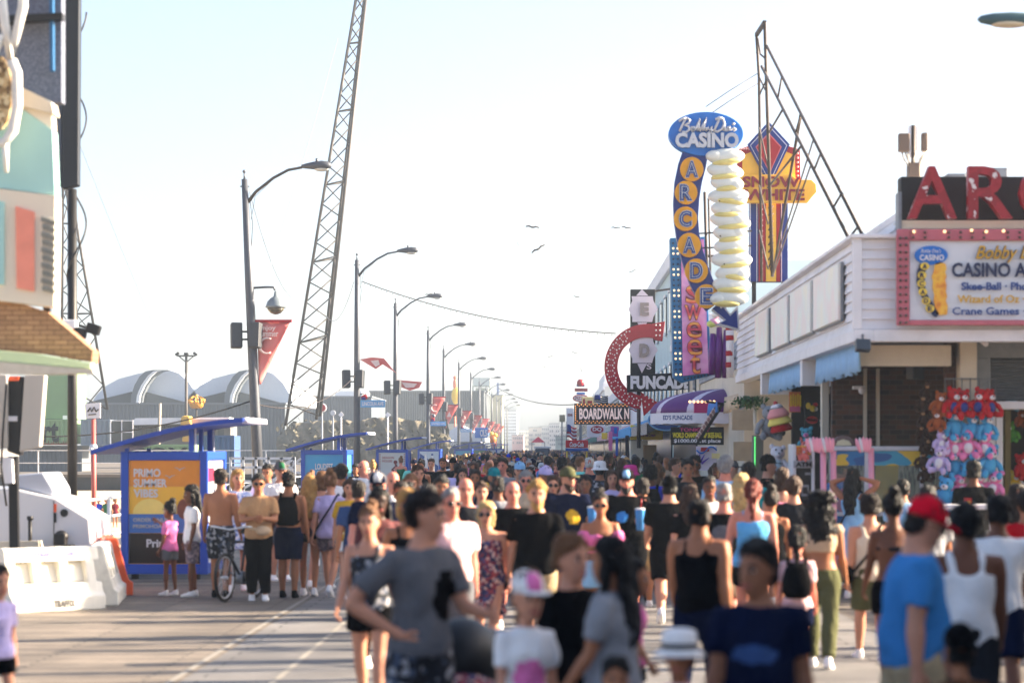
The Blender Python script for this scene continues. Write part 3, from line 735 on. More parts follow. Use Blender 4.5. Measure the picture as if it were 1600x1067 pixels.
pp('greencap', 438, 37.5, 1.81, 20, 'm', 'stand', 'fair', ('tee','white'), ('shorts','grey'), (S,'brown'), 'man in a green and grey cap behind the black backpack', cap='grey', cap_front='green')
pp('whitecap', 418, 39, 1.76, -10, 'm', 'stand', 'tan', ('tee','lavender'), ('shorts','grey'), (S,'black'), 'man in a lavender tee half hidden behind the tan tee')
pp('longblond', 483, 33.6, 1.66, 180, 'w', 'stroll1', 'tan', ('bikini','black'), ('brief','black'), ('verylong','blond'), 'woman with very long blond hair in a black bikini')
pp('totewoman', 502, 35.2, 1.70, 168, 'w', 'stroll2', 'fair', ('tank','pale pink'), ('shorts','plaid_grey'), ('bob','light brown'), 'woman with a large black bag beside the long blond hair', sling='black')
pp('bunwoman', 516, 33.5, 1.74, 170, 'w', 'walk1', 'fair', ('tee','lavender'), ('shorts','plaid_grey'), ('bun','light brown'), 'woman with a hair bun in a lavender tee and dark bag', sling='navy')
pp('whiteman', 533, 36.5, 1.83, 178, 'm', 'walk2', 'tan', ('tee','white'), ('shorts','navy'), (S,'dark brown'), 'tall man from behind in a plain white tee')
# the middle of the crowd
pp('navycap', 590, 26.5, 1.81, 4, 'm', 'walk1', 'pink', ('tee','navy'), ('shorts','khaki'), (S,'grey'), 'heavy man in a navy cap with white badge', cap='navy', cap_front='white', fat=.8, glasses=1)
pp('braids', 592, 22.5, 1.67, 12, 'w', 'stroll1', 'dark', ('tee','stripe_red'), ('shorts','black'), ('braids','black'), 'dark-skinned woman with braids in a striped red top')
pp('pinkbald', 613, 31, 1.78, 14, 'm', 'walk2', 'pink', ('tee','white'), ('shorts','grey'), (B,'grey'), 'bald man in a white tee behind the navy cap')
pp('sunwoman', 626, 26.6, 1.67, 6, 'w', 'stroll2', 'tan', ('tank','charcoal'), ('shorts','denim blue'), ('pony','dark brown'), 'dark-haired woman in large sunglasses and charcoal top', glasses=1)
pp('blond3', 641, 32, 1.73, 12, 'w', 'walk1', 'fair', ('tee','olive'), ('shorts','denim blue'), (L,'light brown'), 'woman with long light brown hair in an olive tee')
pp('whitetee2', 652, 37, 1.78, 18, 'm', 'stroll1', 'fair', ('tee','white'), ('shorts','khaki'), (S,'brown'), 'brown-haired man in a white tee near the dragon poster')
pp('black1', 657, 60, 1.76, 4, 'm', 'walk1', 'tan', ('tank','black'), ('shorts','black'), ('bun','black'), 'person in a black vest beside the woman in black by bottle poster')
pp('black2', 674, 61, 1.77, -4, 'w', 'stroll1', 'fair', ('tee','black'), ('shorts','black'), ('pony','brown'), 'woman in a black tee with bare neck by the bottle poster')
pp('black3', 692, 59, 1.80, 2, 'm', 'stroll2', 'tan', ('tee','black'), ('shorts','charcoal'), (S,'brown'), 'bearded man in a loose black tee by the bottle poster', beard='brown')
pp('black4', 708, 63, 1.82, 0, 'm', 'walk1', 'tan', ('tee','charcoal'), ('shorts','black'), (S,'black'), 'man in black cap and charcoal tee beside the bearded black tee', cap='black')
pp('wavy', 742, 37, 1.71, 2, 'w', 'stroll1', 'tan', ('tank','grey'), ('shorts','black'), (L,'dark brown'), 'woman with long wavy dark hair in a grey tank top')
pp('wavy2', 722, 44, 1.70, 10, 'w', 'walk2', 'fair', ('tee','lavender'), ('shorts','denim blue'), (L,'black'), 'dark-haired woman in a lavender tee behind the bald man')
pp('tealcap', 771, 35, 1.79, 14, 'm', 'walk2', 'tan', ('tee','navy'), ('shorts','grey'), (S,'black'), 'man in a dark teal cap and navy tee', cap='teal', beard='dark brown')
pp('greytee2', 786, 44, 1.90, -16, 'm', 'walk1', 'pink', ('tee','heather grey'), ('shorts','navy'), (S,'dark brown'), 'tall man with dark hair in a heather grey tee')
pp('bluecap', 812, 41, 1.84, 4, 'm', 'walk2', 'fair', ('tee','grey'), ('shorts','khaki'), (S,'brown'), 'man in a light blue cap and grey tee', cap='light blue')
pp('greywoman', 822, 34, 1.72, 0, 'w', 'stroll2', 'pink', ('tee','beige'), ('shorts','white'), ('bob','grey'), 'grey-haired woman with sunglasses in a beige tee', glasses=1)
pp('lavcap', 851, 34.5, 1.82, 16, 'm', 'walk1', 'tan', ('tee','blue'), ('shorts','grey'), (S,'black'), 'man in a lavender cap and blue tee', cap='lavender')
pp('maroon', 878, 54, 1.86, 180, 'm', 'walk1', 'brown', ('tee','maroon'), ('shorts','charcoal'), ('afro','black'), 'man from behind in a wide maroon tee', fat=.4)
pp('bluepolo', 856, 62, 1.86, 176, 'm', 'walk2', 'tan', ('tee','blue'), ('shorts','khaki'), (S,'dark brown'), 'man from behind in a mid blue shirt beside the maroon tee', fat=.3)
pp('mint', 904, 53, 1.84, 116, 'm', 'phone', 'fair', ('tee','mint'), ('shorts','grey'), (S,'light brown'), 'young man in a mint green tee')
pp('navybald', 921, 49, 1.88, 178, 'm', 'walk2', 'pink', ('tee','navy'), ('shorts','grey'), ('buzz','white'), 'white-haired man from behind in a navy tee', fat=.4)
pp('darklong', 951, 52, 1.92, 10, 'w', 'stroll1', 'dark', ('tee','black'), ('trousers','black'), (L,'black'), 'woman with long black hair in a black tee behind the bucket hat')
pp('goldhair', 972, 50, 1.86, 178, 'w', 'walk1', 'tan', ('tank','black'), ('shorts','denim blue'), ('verylong','brown'), 'woman with very long brown hair in a black vest')
pp('pinkhat', 985, 37.5, 1.76, 176, 'w', 'stroll2', 'fair', ('tee','charcoal'), ('shorts','black'), ('pony','magenta'), 'person in a magenta bucket hat', hat='magenta')
pp('greentee', 994, 49, 1.90, 176, 'm', 'walk1', 'dark', ('tee','green'), ('shorts','black'), ('buzz','black'), 'man from behind in a dark green tee')
pp('tallnavy', 1026, 66, 1.95, 176, 'm', 'walk2', 'brown', ('tee','navy'), ('shorts','charcoal'), ('buzz','black'), 'very tall man from behind in a navy tee', fat=.3)
pp('lightlady', 1026, 45, 1.80, 160, 'w', 'walk1', 'fair', ('tee','beige'), ('shorts','denim blue'), (L,'light brown'), 'woman with loose light brown hair in a beige tee')
pp('youth', 1052, 47, 1.88, 60, 't', 'walk1', 'fair', ('tee','navy'), ('shorts','grey'), (S,'brown'), 'brown-haired youth in a navy tee turned sideways')
pp('greytee3', 1074, 35.5, 1.87, 2, 'm', 'hold2', 'tan', ('tee','charcoal'), ('shorts','black'), (S,'black'), 'man facing us in a charcoal tee with faded print', print=('grey',1.16,1.24,-.10,.10,1))
pp('glassesman', 1086, 41, 1.95, -6, 'm', 'walk2', 'tan', ('tee','black'), ('shorts','black'), (S,'dark brown'), 'tall man in glasses behind the charcoal tee', glasses=1)
pp('tealtee', 1170, 33, 1.84, 182, 'm', 'stroll1', 'fair', ('tee','teal'), ('shorts','black'), (S,'black'), 'man from behind in a teal tee by the purple awning')
pp('greyblond', 1158, 28, 1.74, 178, 'w', 'stroll2', 'fair', ('tank','white'), ('shorts','grey'), ('verylong','light blond'), 'woman with long pale blond hair behind the blue tank top')
pp('backprint', 1131, 25.2, 1.70, 170, 'm', 'walk1', 'pink', ('tee','black'), ('shorts','khaki'), ('buzz','grey'), 'man from behind in a black tee with pale back print', fat=.4, print=('grey',1.16,1.34,-.12,.12,-1))
pp('capman2', 1196, 36, 1.92, 88, 'm', 'phone', 'fair', ('tee','black'), ('shorts','black'), (S,'black'), 'man in a black cap and black tee by the snowman toys', cap='black')
pp('bluegirl', 1245, 21, 1.36, 174, 'k', 'stroll1', 'pink', ('tee','pale pink'), ('shorts','navy'), ('pony','black'), 'girl in a pale pink tee beside the curly hair', backpack='black')

# people filling the gaps of the near crowd
for i, (px, d, h, yaw, kind, pose, skin, top, bot, hair, lab, ex) in enumerate((
 (668, 25, 1.70, 170, 'w', 'walk1', 'tan', ('tank','white'), ('shorts','black'), (L,'dark brown'), 'woman from behind in a white tank top with long dark brown hair', {}),
 (690, 29, 1.74, 6, 'm', 'walk2', 'tan', ('tee','olive'), ('shorts','khaki'), (S,'black'), 'man in an olive tee between the bald man and the pale pink tee', {}),
 (752, 30, 1.62, 8, 'w', 'stroll1', 'fair', ('tee','white'), ('shorts','denim blue'), ('pony','brown'), 'woman in a white tee behind the floral dress', {}),
 (778, 31, 1.70, 176, 'm', 'walk1', 'brown', ('tee','heather grey'), ('shorts','navy'), ('buzz','black'), 'man from behind in a heather grey tee beside the bald man in black', {}),
 (864, 33, 1.70, 2, 'w', 'walk2', 'fair', ('tank','blue'), ('shorts','white'), ('bob','brown'), 'woman in a blue vest between the olive cap and blond beard', {'glasses': 1}),
 (915, 34, 1.66, -6, 'w', 'stroll2', 'olive', ('tee','charcoal'), ('shorts','black'), ('pony','black'), 'woman in a charcoal tee behind the puff-sleeved pink top', {}),
 (1004, 31, 1.68, 178, 'm', 'walk2', 'tan', ('tee','navy'), ('shorts','khaki'), (S,'dark brown'), 'man from behind in a navy tee with khaki shorts and dark brown hair', {}),
 (1078, 27, 1.66, 182, 'w', 'walk1', 'fair', ('tee','black'), ('shorts','denim blue'), (L,'brown'), 'woman from behind in a black tee with long brown hair and denim shorts', {}),
 (1108, 30, 1.72, 4, 'm', 'walk1', 'brown', ('tee','white'), ('shorts','black'), ('buzz','black'), 'man facing us in a white tee with cropped black hair and black shorts', {}),
 (1205, 26, 1.60, 178, 'w', 'stroll1', 'tan', ('tank','black'), ('shorts','denim blue'), ('bun','dark brown'), 'woman from behind in a black vest with a dark bun by the sky blue tank', {}),
 (1240, 28, 1.74, 176, 'm', 'walk2', 'fair', ('tee','charcoal'), ('shorts','khaki'), (S,'brown'), 'man from behind in a charcoal tee and khaki shorts by the rose pink vest', {}),
 (1450, 24, 1.66, 182, 'm', 'stroll1', 'tan', ('tee','heather grey'), ('shorts','navy'), (S,'black'), 'man from behind in a heather grey tee behind the red cap', {}),
 (1590, 25, 1.70, 170, 'w', 'walk1', 'fair', ('tank','coral'), ('shorts','white'), (L,'dark brown'), 'woman from behind in a coral vest near the stall doorway', {}),
 (560, 29, 1.68, 176, 'm', 'walk1', 'tan', ('tee','denim blue'), ('shorts','black'), (S,'dark brown'), 'man from behind in a denim blue tee near the navy cap with badge', {}),
 (546, 33, 1.62, 8, 'w', 'stroll2', 'fair', ('tee','mustard'), ('shorts','white'), ('bob','brown'), 'woman with a brown bob in a mustard tee', {}),
 (640, 30, 1.60, 10, 'w', 'walk1', 'brown', ('tank','white'), ('shorts','navy'), ('bun','black'), 'woman in a white vest with a black bun facing us', {}))):
    pp('gap%d' % i, px, d, h, yaw, kind, pose, skin, top, bot, hair, lab, lod=1.2, **ex)

# ---------------------------------------------------------------- the rest of the crowd down the boardwalk
rng = random.Random(21)
TOPW = {'tee': 'tee', 'tank': 'tank top', 'dress': 'dress'}
TPL = [('m','walk1','tee','shorts','short'), ('m','walk2','tee','shorts','short'), ('m','stroll1','tee','trousers','buzz'), ('w','walk1','tee','shorts','long'), ('w','stroll2','tank','shorts','pony'),
       ('w','walk2','dress','none','long'), ('m','stroll2','tank','shorts','short'), ('w','stroll1','tee','leggings','bun'), ('k','walk1','tee','shorts','short'), ('k','walk2','tee','shorts','pony'), ('m','walk1','tee','shorts','cap'), ('w','walk1','tank','skirt','bob'), ('m','walk2','tee','shorts','cap'), ('m','stroll1','tee','shorts','bald'), ('w','phone','tee','shorts','bob'), ('m','bagarm','tee','shorts','short'), ('w','bagarm','dress','none','bun'), ('m','hold','tee','shorts','short'), ('w','hold2','tank','shorts','long'), ('w','walk2','tank','shorts','curly')]
HAIRW = {'short': 'short {} hair', 'buzz': 'cropped {} hair', 'long': 'long {} hair', 'pony': '{} ponytail', 'bun': '{} hair bun', 'bob': '{} bob', 'cap': '{} cap', 'bald': 'a bald head', 'curly': 'curly {} hair'}
TOPC = ['black','charcoal','grey','heather grey','white','white','white','cream','cream','pale pink','sky blue','light blue','beige','navy','royal blue','blue','light blue','teal','red','maroon','coral','pink','lavender','green','olive','mustard','orange','purple','mint','black','rose pink','lavender']
BOTC = ['black','charcoal','grey','khaki','navy','denim blue','olive','white','denim blue','black']
HC = ['black','dark brown','brown','light brown','blond','grey','black','dark brown']
GROUP = 'visitors walking along the boardwalk'
used_labels = set(); tpl_root = {}; FILL = []
taken = [(o.location.x, o.location.y) for o in P_.values()]
def zone(x, d):
    if x < -3.2: return 'by the orange poster' if d < 48 else 'by the teal poster' if d < 84 else 'by the dragon poster' if d < 108 else 'by the bottle poster'
    if x > .8: return 'by the purple awning' if d < 66 else 'under the arrow sign' if d < 90 else 'by the cola cart'
    return 'mid boardwalk' if d < 75 else 'deep mid boardwalk'
def spot():
    for _ in range(600):
        d = 39+rng.random()**.8*82; x = rng.uniform(-5.6, 3.7)
        if abs(d-62) < 4 and abs(x+2.9) < 1.4: continue
        if d > 46 and CX+x/d*F < 705 and rng.random() < .9: continue
        if abs(d-110) < 2.5 and abs(x-1.2) < 1.2: continue
        m = .62 if d < 60 else .75
        if all((x-a)**2+((d-b)*.8)**2 > m*m for a, b in taken):
            taken.append((x, d)); return x, d
    return None
def recolour(o, m, slot=0):
    o.material_slots[slot].link = 'OBJECT'; o.material_slots[slot].material = m
for n in range(200):
    sp = spot()
    if sp is None: break
    x, d = sp
    for _ in range(200):
        ti = rng.randrange(len(TPL)); kind, pose, ts, bs, hs = TPL[ti]
        tc = rng.choice(TOPC); bc = rng.choice(BOTC); hc = rng.choice(HC); sk = rng.choice(['fair','fair','pink','tan','tan','olive','brown','dark'])
        away = rng.random() < .45
        cc = rng.choice(['black','navy','white','grey','red','khaki','royal blue'])
        who = {'m': 'man', 'w': 'woman', 'k': 'child'}[kind]
        hw = HAIRW[hs].format(cc if hs == 'cap' else hc)
        lab = f"{who} in {tc} {TOPW[ts]}" + ('' if bs == 'none' else f" and {bc} {bs}") + f", {hw}, walking {'away' if away else 'nearer'} {zone(x, d)}"
        if lab not in used_labels and len(lab.split()) <= 16: break
    used_labels.add(lab)
    yaw = (180 if away else 0)+rng.gauss(0, 16)
    h = {'m': rng.uniform(1.68, 1.86), 'w': rng.uniform(1.56, 1.74), 'k': rng.uniform(1.15, 1.42)}[kind]
    if ti not in tpl_root:
        ex = {'cap': cc} if hs == 'cap' else {}
        r = make_person(lab, kind, h, pose, sk, (ts, tc), (bs, bc), ('short' if hs == 'cap' else hs, hc), ex, (x, d, 0), yaw, lod=1.4, group=GROUP, look=(ti*37 % 60)-30, fat=(ti*29 % 50)/100)
        tpl_root[ti] = (r, r.scale[0]/h)
    else:
        r0, k = tpl_root[ti]
        r = r0.copy(); COL.objects.link(r); r['label'] = lab; r.location = (x, d, 0); r.rotation_euler = (0, 0, RAD(yaw))
        s_ = k*h; r.scale = (s_ if rng.random() < .5 else -s_, s_, s_)
        FILL.append((r, ti, sk, tc, bc, hc, cc))
    # copies of the parts follow once the meshes exist
def finish_fill():
    for r, ti, sk, tc, bc, hc, cc in FILL:
        for p in PARTS[tpl_root[ti][0].name]:
            c = p.copy(); COL.objects.link(c); c.parent = r
            b = p.name.split('.')[0]
            m = MATS['skin_'+sk] if b == 'body' else hairm(hc) if b == 'hair' else cloth(cc) if b == 'cap' else cloth('white' if len(r['label']) % 3 else 'black') if b == 'shoe' else cloth(bc) if b in ('shorts','trousers','leggings','skirt') else cloth(tc)
            recolour(c, m)
def far_crowd():
    """beyond the people one can tell apart the crowd closes into one mass"""
    rr = random.Random(4)
    mats = [MATS['skin_'+k] for k in ('fair','tan','brown')]+[hairm(k) for k in ('dark brown','brown','blond')]+[cloth(k) for k in ('charcoal','blue','white','heather grey','coral','light blue','pale pink','cream','lavender','khaki')]
    vs, fs, ms = [], [], []
    var = []
    for kind, pose in (('m','walk1'),('m','walk2'),('w','walk1'),('w','stroll2')):
        fg = Fig(kind, pose); chunks = []
        for what in ('body', 'top', 'bottom', 'hair'):
            t = MB()
            if what == 'body':
                fg.head(t); fg.torso(t)
                for i in (0, 1): fg.arm(t, i); fg.leg(t, i)
            elif what == 'top':
                fg.torso(t, .016, .86, 1.475)
                for i in (0, 1): fg.arm(t, i, .02, 0, .72)
            elif what == 'bottom':
                fg.torso(t, .012, .80, 1.0)
                for i in (0, 1): fg.leg(t, i, .024, .86)
            else: make_hair(fg, 'short' if kind == 'm' else 'long', t)
            chunks.append((np.array(t.v)-np.array([0, 0, fg.dz]), t.f))
        var.append(chunks)
    V = []; o = 0
    for n in range(520):
        d = 122+rr.random()**1.15*330; x = rr.uniform(-5.9, 3.8)
        ch = rr.choice(var); a = (0 if rr.random() < .5 else math.pi)+rr.uniform(-.3, .3); k = rr.uniform(.88, 1.05)
        ca, sa = math.cos(a)*k, math.sin(a)*k
        mi = (rr.randrange(3), rr.randrange(6, 16), rr.choice((6, 7, 9, 13, 14)), rr.choice((3, 3, 4, 4, 5)))
        for (v, f), m in zip(ch, mi):
            w = np.empty_like(v); w[:, 0] = v[:, 0]*ca-v[:, 1]*sa+x; w[:, 1] = v[:, 0]*sa+v[:, 1]*ca+d; w[:, 2] = v[:, 2]*k
            V.append(w); fs.extend([tuple(i+o for i in q) for q in f]); ms.extend([m]*len(f)); o += len(v)
    V = np.vstack(V)
    me = bpy.data.meshes.new('distant_crowd'); me.from_pydata([tuple(p) for p in V], [], fs)
    for m in mats: me.materials.append(m)
    me.polygons.foreach_set('material_index', ms); me.polygons.foreach_set('use_smooth', [True]*len(fs)); me.update()
    ob = bpy.data.objects.new('distant_crowd', me); COL.objects.link(ob)
    tag(ob, 'dense mass of tiny distant people filling the far boardwalk', 'crowd', None, 'stuff')
# ---------------------------------------------------------------- right-hand side: arcade, signs, shops
white_paint = mat('white_paint', (226,226,230), .55, var=.07, scale=2.5, grime=.16)
cream_paint = mat('cream_paint', (206,196,178), .6, var=.07, scale=2, grime=.22)
steel_d = mat('rust_steel', (74,66,62), .6, metal=.4, var=.25, scale=12)
galv = mat('galvanised', (128,132,138), .5, metal=.5, var=.15, scale=9)
blackm = mat('black_paint', (15,15,17), .5, var=.2, scale=5)
navy = mat('sign_navy', (18,44,124), .4, var=.08); skyb = mat('sign_blue', (18,108,196), .4, var=.07)
gold = mat('sign_gold', (226,156,14), .4, var=.08); amber = mat('sign_amber', (250,192,60), .4, var=.06)
signred = mat('sign_red', (168,16,32), .4, var=.12, scale=5); signwhite = mat('sign_white', (226,224,228), .45, var=.05)
silver = mat('sign_silver', (196,198,204), .35, metal=.3, var=.12, scale=20)
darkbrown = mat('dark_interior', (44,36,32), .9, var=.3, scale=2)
bulbw = mat('bulb_white', (250,240,235), .3, var=.02); bulbo = mat('bulb_lit', (255,205,150), .3, var=.02, emit=.4)
pinkframe = mat('faded_pink_paint', (182,98,112), .65, var=.12, scale=8, grime=.15)
tealblue = mat('teal_blue_paint', (28,104,152), .5, var=.12)
brick = brick_mat('dark_brick', (92,56,38), (36,27,23), (84,72,62), .21, .078, .007, 'xz', dirt=.35)
brick_y = brick_mat('dark_brick_side', (92,62,46), (44,34,30), (140,128,116), .21, .078, .007, 'yz', dirt=.35)
concrete = mat('roof_grey', (130,130,132), .9, var=.15, scale=1)

def lapped(mb, x0, y0, x1, y1, z0, z1, nrm, n, t=.05, mi=0):
    """lapped boards between two plan points"""
    h = (z1-z0)/n; N = Vector(nrm)
    for i in range(n):
        a = z0+i*h; b = a+h
        p = [Vector((x0, y0, a))+N*t, Vector((x0, y0, b))+N*.012, Vector((x0, y0, b))-N*.04, Vector((x0, y0, a))-N*.04]
        mb.prism(p, Vector((x1-x0, y1-y0, 0)), mi)

A = thing('arcade_building', 'white clapboard arcade building with brick walls under its overhanging front', 'building', (6.8, 43, 0))
t = MB()
lapped(t, 4.2, 54, 4.2, 33.0, 3.67, 4.9, (-1, 0, 0), 9); lapped(t, 4.2, 33.0, 9.6, 33.0, 3.67, 4.9, (0, -1, 0), 9)
t.box(4.2, 4.55, 33.05, 54, 3.62, 4.9); t.box(4.2, 9.6, 33.05, 33.4, 3.62, 4.9)
t.box(4.12, 4.24, 32.92, 33.05, 3.67, 4.93)
t.build('clapboard_fascia', white_paint, A)
t = MB(); t.box(4.08, 4.5, 32.86, 54, 4.905, 4.96); t.box(4.5, 9.6, 32.86, 33.3, 4.905, 4.96); t.box(4.13, 4.4, 32.91, 54, 3.50, 3.665); t.box(4.4, 9.6, 32.91, 33.2, 3.50, 3.665)
t.build('fascia_trim', white_paint, A, bevel=.01)
t = MB(); lapped(t, 4.8, 39.2, 4.8, 33.4, 4.92, 5.2, (-1, 0, 0), 2); t.box(4.78, 5.3, 33.4, 39.2, 5.2, 5.30); t.box(4.84, 9.6, 33.4, 39.2, 4.93, 5.2)
t.build('roof_parapet', white_paint, A)
t = MB(); t.box(4.56, 14, 33.42, 54, 4.6, 4.72); t.box(4.42, 14, 33.45, 54, 3.56, 3.60); t.build('roof', concrete, A)
t = MB(); t.box(4.43, 6.3, 38.0, 38.2, 0, 3.555); t.build('wall', brick, A)
t = MB(); t.box(5.62, 5.755, 34.3, 34.6, 0, 3.555); t.build('brick_pier', brick, A)
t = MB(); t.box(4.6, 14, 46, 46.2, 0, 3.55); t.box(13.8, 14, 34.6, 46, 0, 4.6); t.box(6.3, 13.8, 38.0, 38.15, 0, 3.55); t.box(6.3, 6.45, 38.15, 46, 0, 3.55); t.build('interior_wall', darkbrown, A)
for bx in ((5.76, 6.0, 34.0, 34.5), (4.40, 4.52, 39.2, 39.4)): t = MB(); t.box(*bx, 0, 3.555); t.build('column', cream_paint, A, bevel=.01)
for px in (1352, 1372): x = XX(px, 37.9); t = MB(); t.box(x-.02, x+.03, 37.93, 38.0, 0, 3.3); t.build('wall_trim', cream_paint, A)
t = MB(); t.box(4.32, 5.62, 33.9, 34.15, 3.2, 3.495); t.build('soffit_beam', cream_paint, A, bevel=.01)
t = MB(); t.box(4.16, 5.6, 40, 40.3, 3.08, 3.555); t.build('soffit_beam', white_paint, A, bevel=.01)
t = MB(); t.box(4.14, 5.6, 47.4, 47.7, 3.1, 3.555); t.build('soffit_beam', white_paint, A, bevel=.01)
t = MB()
for k in range(14): t.prism([Vector((6.28, 34.45, 2.73+k*.042)), Vector((6.28, 34.42, 2.751+k*.042)), Vector((6.28, 34.45, 2.772+k*.042)), Vector((6.28, 34.5, 2.772+k*.042)), Vector((6.28, 34.5, 2.73+k*.042))], (3.2, 0, 0))
t.build('roller_shutter', galv, A)
t = MB(); t.box(6.05, 9.5, 34.35, 34.6, 3.33, 3.555); t.box(6.05, 6.26, 34.36, 34.62, 2.72, 3.33); t.build('shutter_box', galv, A, bevel=.008)
t = MB(); t.box(6.0, 9.5, 34.25, 34.6, 2.60, 2.715); t.build('shutter_sill', signwhite, A, bevel=.015)
t = MB(); t.box(6.14, 6.42, 34.3, 34.6, 0, 2.595); t.build('white_pier', white_paint, A, bevel=.01)
t = MB(); t.box(6.47, 6.55, 34.4, 34.55, 0, 2.595); t.build('jamb_post', mat('olive_paint', (96,84,40), .6), A)
fad = ramp_mat('faded_panel', 'noise', [(238,234,222),(240,228,222),(234,238,230),(242,238,220)], 1.4, .5, interp='LINEAR', detail=2, pos=[.3,.45,.58,.72])
for a, b in ((1187,1206),(1213,1238),(1243,1275),(1280,1320)):
    y1 = 4.16*F/(a-CX); y0 = 4.16*F/(b-CX)
    t = MB(); t.box(4.06, 4.11, y0, y1, 3.86, 4.66); o = t.build('light_panel', fad, A, bevel=.01)
    t = MB(); t.box(4.10, 4.14, y0-.02, y1+.02, 3.84, 3.858); t.box(4.10, 4.14, y0-.02, y1+.02, 4.662, 4.68); t.box(4.10, 4.14, y0-.02, y0-.003, 3.858, 4.662); t.box(4.10, 4.14, y1+.003, y1+.02, 3.858, 4.662)
    f = t.build('frame', galv, A); 
# valances
val = mat('pale_blue_cloth', (142,184,222), .85, var=.10, scale=6, bump=.3)
def valance(x, ya, yb, z0, z1, m, label, amp=.035):
    t = MB(); n = int((yb-ya)/.07); o = 0
    vs = []; fs = []
    for i in range(n+1):
        y = ya+(yb-ya)*i/n; w = amp*math.sin(i*1.25)+.015*math.sin(i*.47)
        vs += [(x+w*.2, y, z1), (x+w*.7, y, (z0+z1)/2), (x+w, y, z0+.03*math.sin(i*.9))]
    for i in range(n):
        for k in (0, 1): fs.append((3*i+k, 3*i+3+k, 3*i+4+k, 3*i+1+k))
    t.add(vs, fs, 0, True); ob = t.build('valance', m)
    s = ob.modifiers.new('thick', 'SOLIDIFY'); s.thickness = .006
    tag(ob, label, 'valance', 'cloth valances under the arcade overhang'); return ob
valance(4.28, 33.6, 39.0, 3.10, 3.50, val, 'pale blue pleated valance under the arcade corner')
valance(4.26, 40.5, 46.8, 3.12, 3.50, val, 'pale blue pleated valance deeper along the arcade front')
valance(3.95, 51, 55, 2.86, 3.2, mat('striped_cloth', (196,176,150), .85, var=.2, scale=3), 'cream striped curtain beyond the pale blue valances')
valance(3.75, 54.5, 57.5, 2.85, 3.1, mat('blue_cloth', (58,120,196), .85), 'bright blue cloth valance beyond the cream striped curtain')

# red channel letters and their backing
d = 33.2
SG = thing('rooftop_letter_sign', 'black rooftop sign with big peeling red letters spelling ARCADE', 'sign', W(1600, 345, 33.3))
t = MB(); t.rect(1408, 1830, 276, 344, 33.3, .35); t.build('backing', mat('sign_black', (28,30,32), .7, var=.35, scale=3), SG, bevel=.01)
t = MB(); t.rect(1404, 1830, 344.5, 357, 33.15, .5); t.build('base_ledge', cream_paint, SG, bevel=.01)
t = MB(); t.rect(1404, 1409, 300, 358, 33.1, .3); t.build('support_post', galv, SG)
peel = ramp_mat('peeling_red', 'noise', [(146,16,32),(156,22,38),(138,14,30),(214,204,204)], 5.5, .5, pos=[0,.4,.5,.63], detail=6)
for ch, a, b in (('A',1416,1492),('R',1510,1579),('C',1590,1660),('A',1668,1740),('D',1750,1815)):
    t = MB(); t.ptext(ch, a, b, 262, 343, 33.05, .18, 0, .012); o = t.build('channel_letter', peel, SG)
    t = MB(); t.ptext(ch, a+6, b-6, 268, 339, 32.93, .02, 0, -.03); t.build('neon_tube', mat('neon_off', (206,92,104), .3), o)
# the big pink-framed board
BD = thing('arcade_board', 'white arcade board in a wide faded pink bulb frame', 'sign', W(1560, 508, 32.8))
t = MB(); t.rect(1402, 1421, 358, 508, 32.72, .12); t.rect(1421.2, 1830, 358, 376, 32.72, .12); t.rect(1421.2, 1830, 500, 508, 32.72, .12); t.build('frame', pinkframe, BD, bevel=.012)
t = MB(); t.rect(1421.5, 1830, 376.3, 499.7, 32.78, .06); t.build('panel', mat('board_white', (212,216,224), .5, var=.03), BD)
t = MB()
for i in range(22):
    for yy in (363, 371):
        if i % 5 != 2: t.sph(W(1427+i*18.5, yy, 32.70), .022, None, None, 8, 5)
for i in range(13):
    for xx in (1407, 1416): t.sph(W(xx, 372+i*11, 32.70), .022, None, None, 8, 5)
t.build('bulb_border', mat('dead_bulb', (86,66,62), .3, var=.3, scale=30), BD)
t = MB()
for x, y in ((1428,362),(1476,362),(1518,360),(1541,362),(1568,361)): t.sph(W(x, y, 32.66), .022, None, None, 8, 5)
t.build('lit_bulb', bulbo, BD)
d = 32.74
def lettering(parent, mats, d, *items, name='lettering', depth=.012):
    t = MB()
    for it in items:
        s, x0, x1, y0, y1, mi = it[:6]; t.ptext(s, x0, x1, y0, y1, d, depth, mi, it[6] if len(it) > 6 else .012, it[7] if len(it) > 7 else 0.)
    return t.build(name, mats, parent)
inkn = mat('ink_navy', (22,34,74), .6, var=.03); inkg = mat('ink_gold', (206,160,40), .6, var=.05); inkb = mat('ink_blue', (36,66,130), .6, var=.04)
lettering(BD, [inkn, inkg, inkb], d, ("Bobby Dee's", 1524, 1650, 383, 411, 0, .035, .35), ('CASINO ARCADE', 1487, 1684, 410.5, 433, 0, .03), ('Skee-Ball · Photo Booth', 1502, 1668, 441, 453.5, 2, .03), ('Wizard of Oz · Novelties', 1496, 1672, 461, 473, 1, .02), ('Crane Games · Pokereno', 1488, 1682, 480, 492, 2, .02))
lettering(BD, [inkg], d-.016, ("Bobby Dee's", 1525, 1651, 383, 411, 0, .0, .35), name='script_highlight')
t = MB(); t.ell(1455, 399, 26, 15, d, .02, 0); t.build('emblem_oval', skyb, BD)
lettering(BD, [signwhite], d-.02, ('CASINO', 1437, 1475, 398, 407, 0, .02), ("Bobby Dee's", 1439, 1470, 389, 397, 0, -.005, .3), name='emblem_lettering', depth=.006)
t = MB(); t.plate([(1437,412),(1450,412),(1446,425),(1445,445),(1449,460),(1455,470),(1467,490),(1463,496),(1458,493),(1448,478),(1437,458),(1432,440),(1433,425)], d, .02); t.build('emblem_band', inkn, BD)
t = MB()
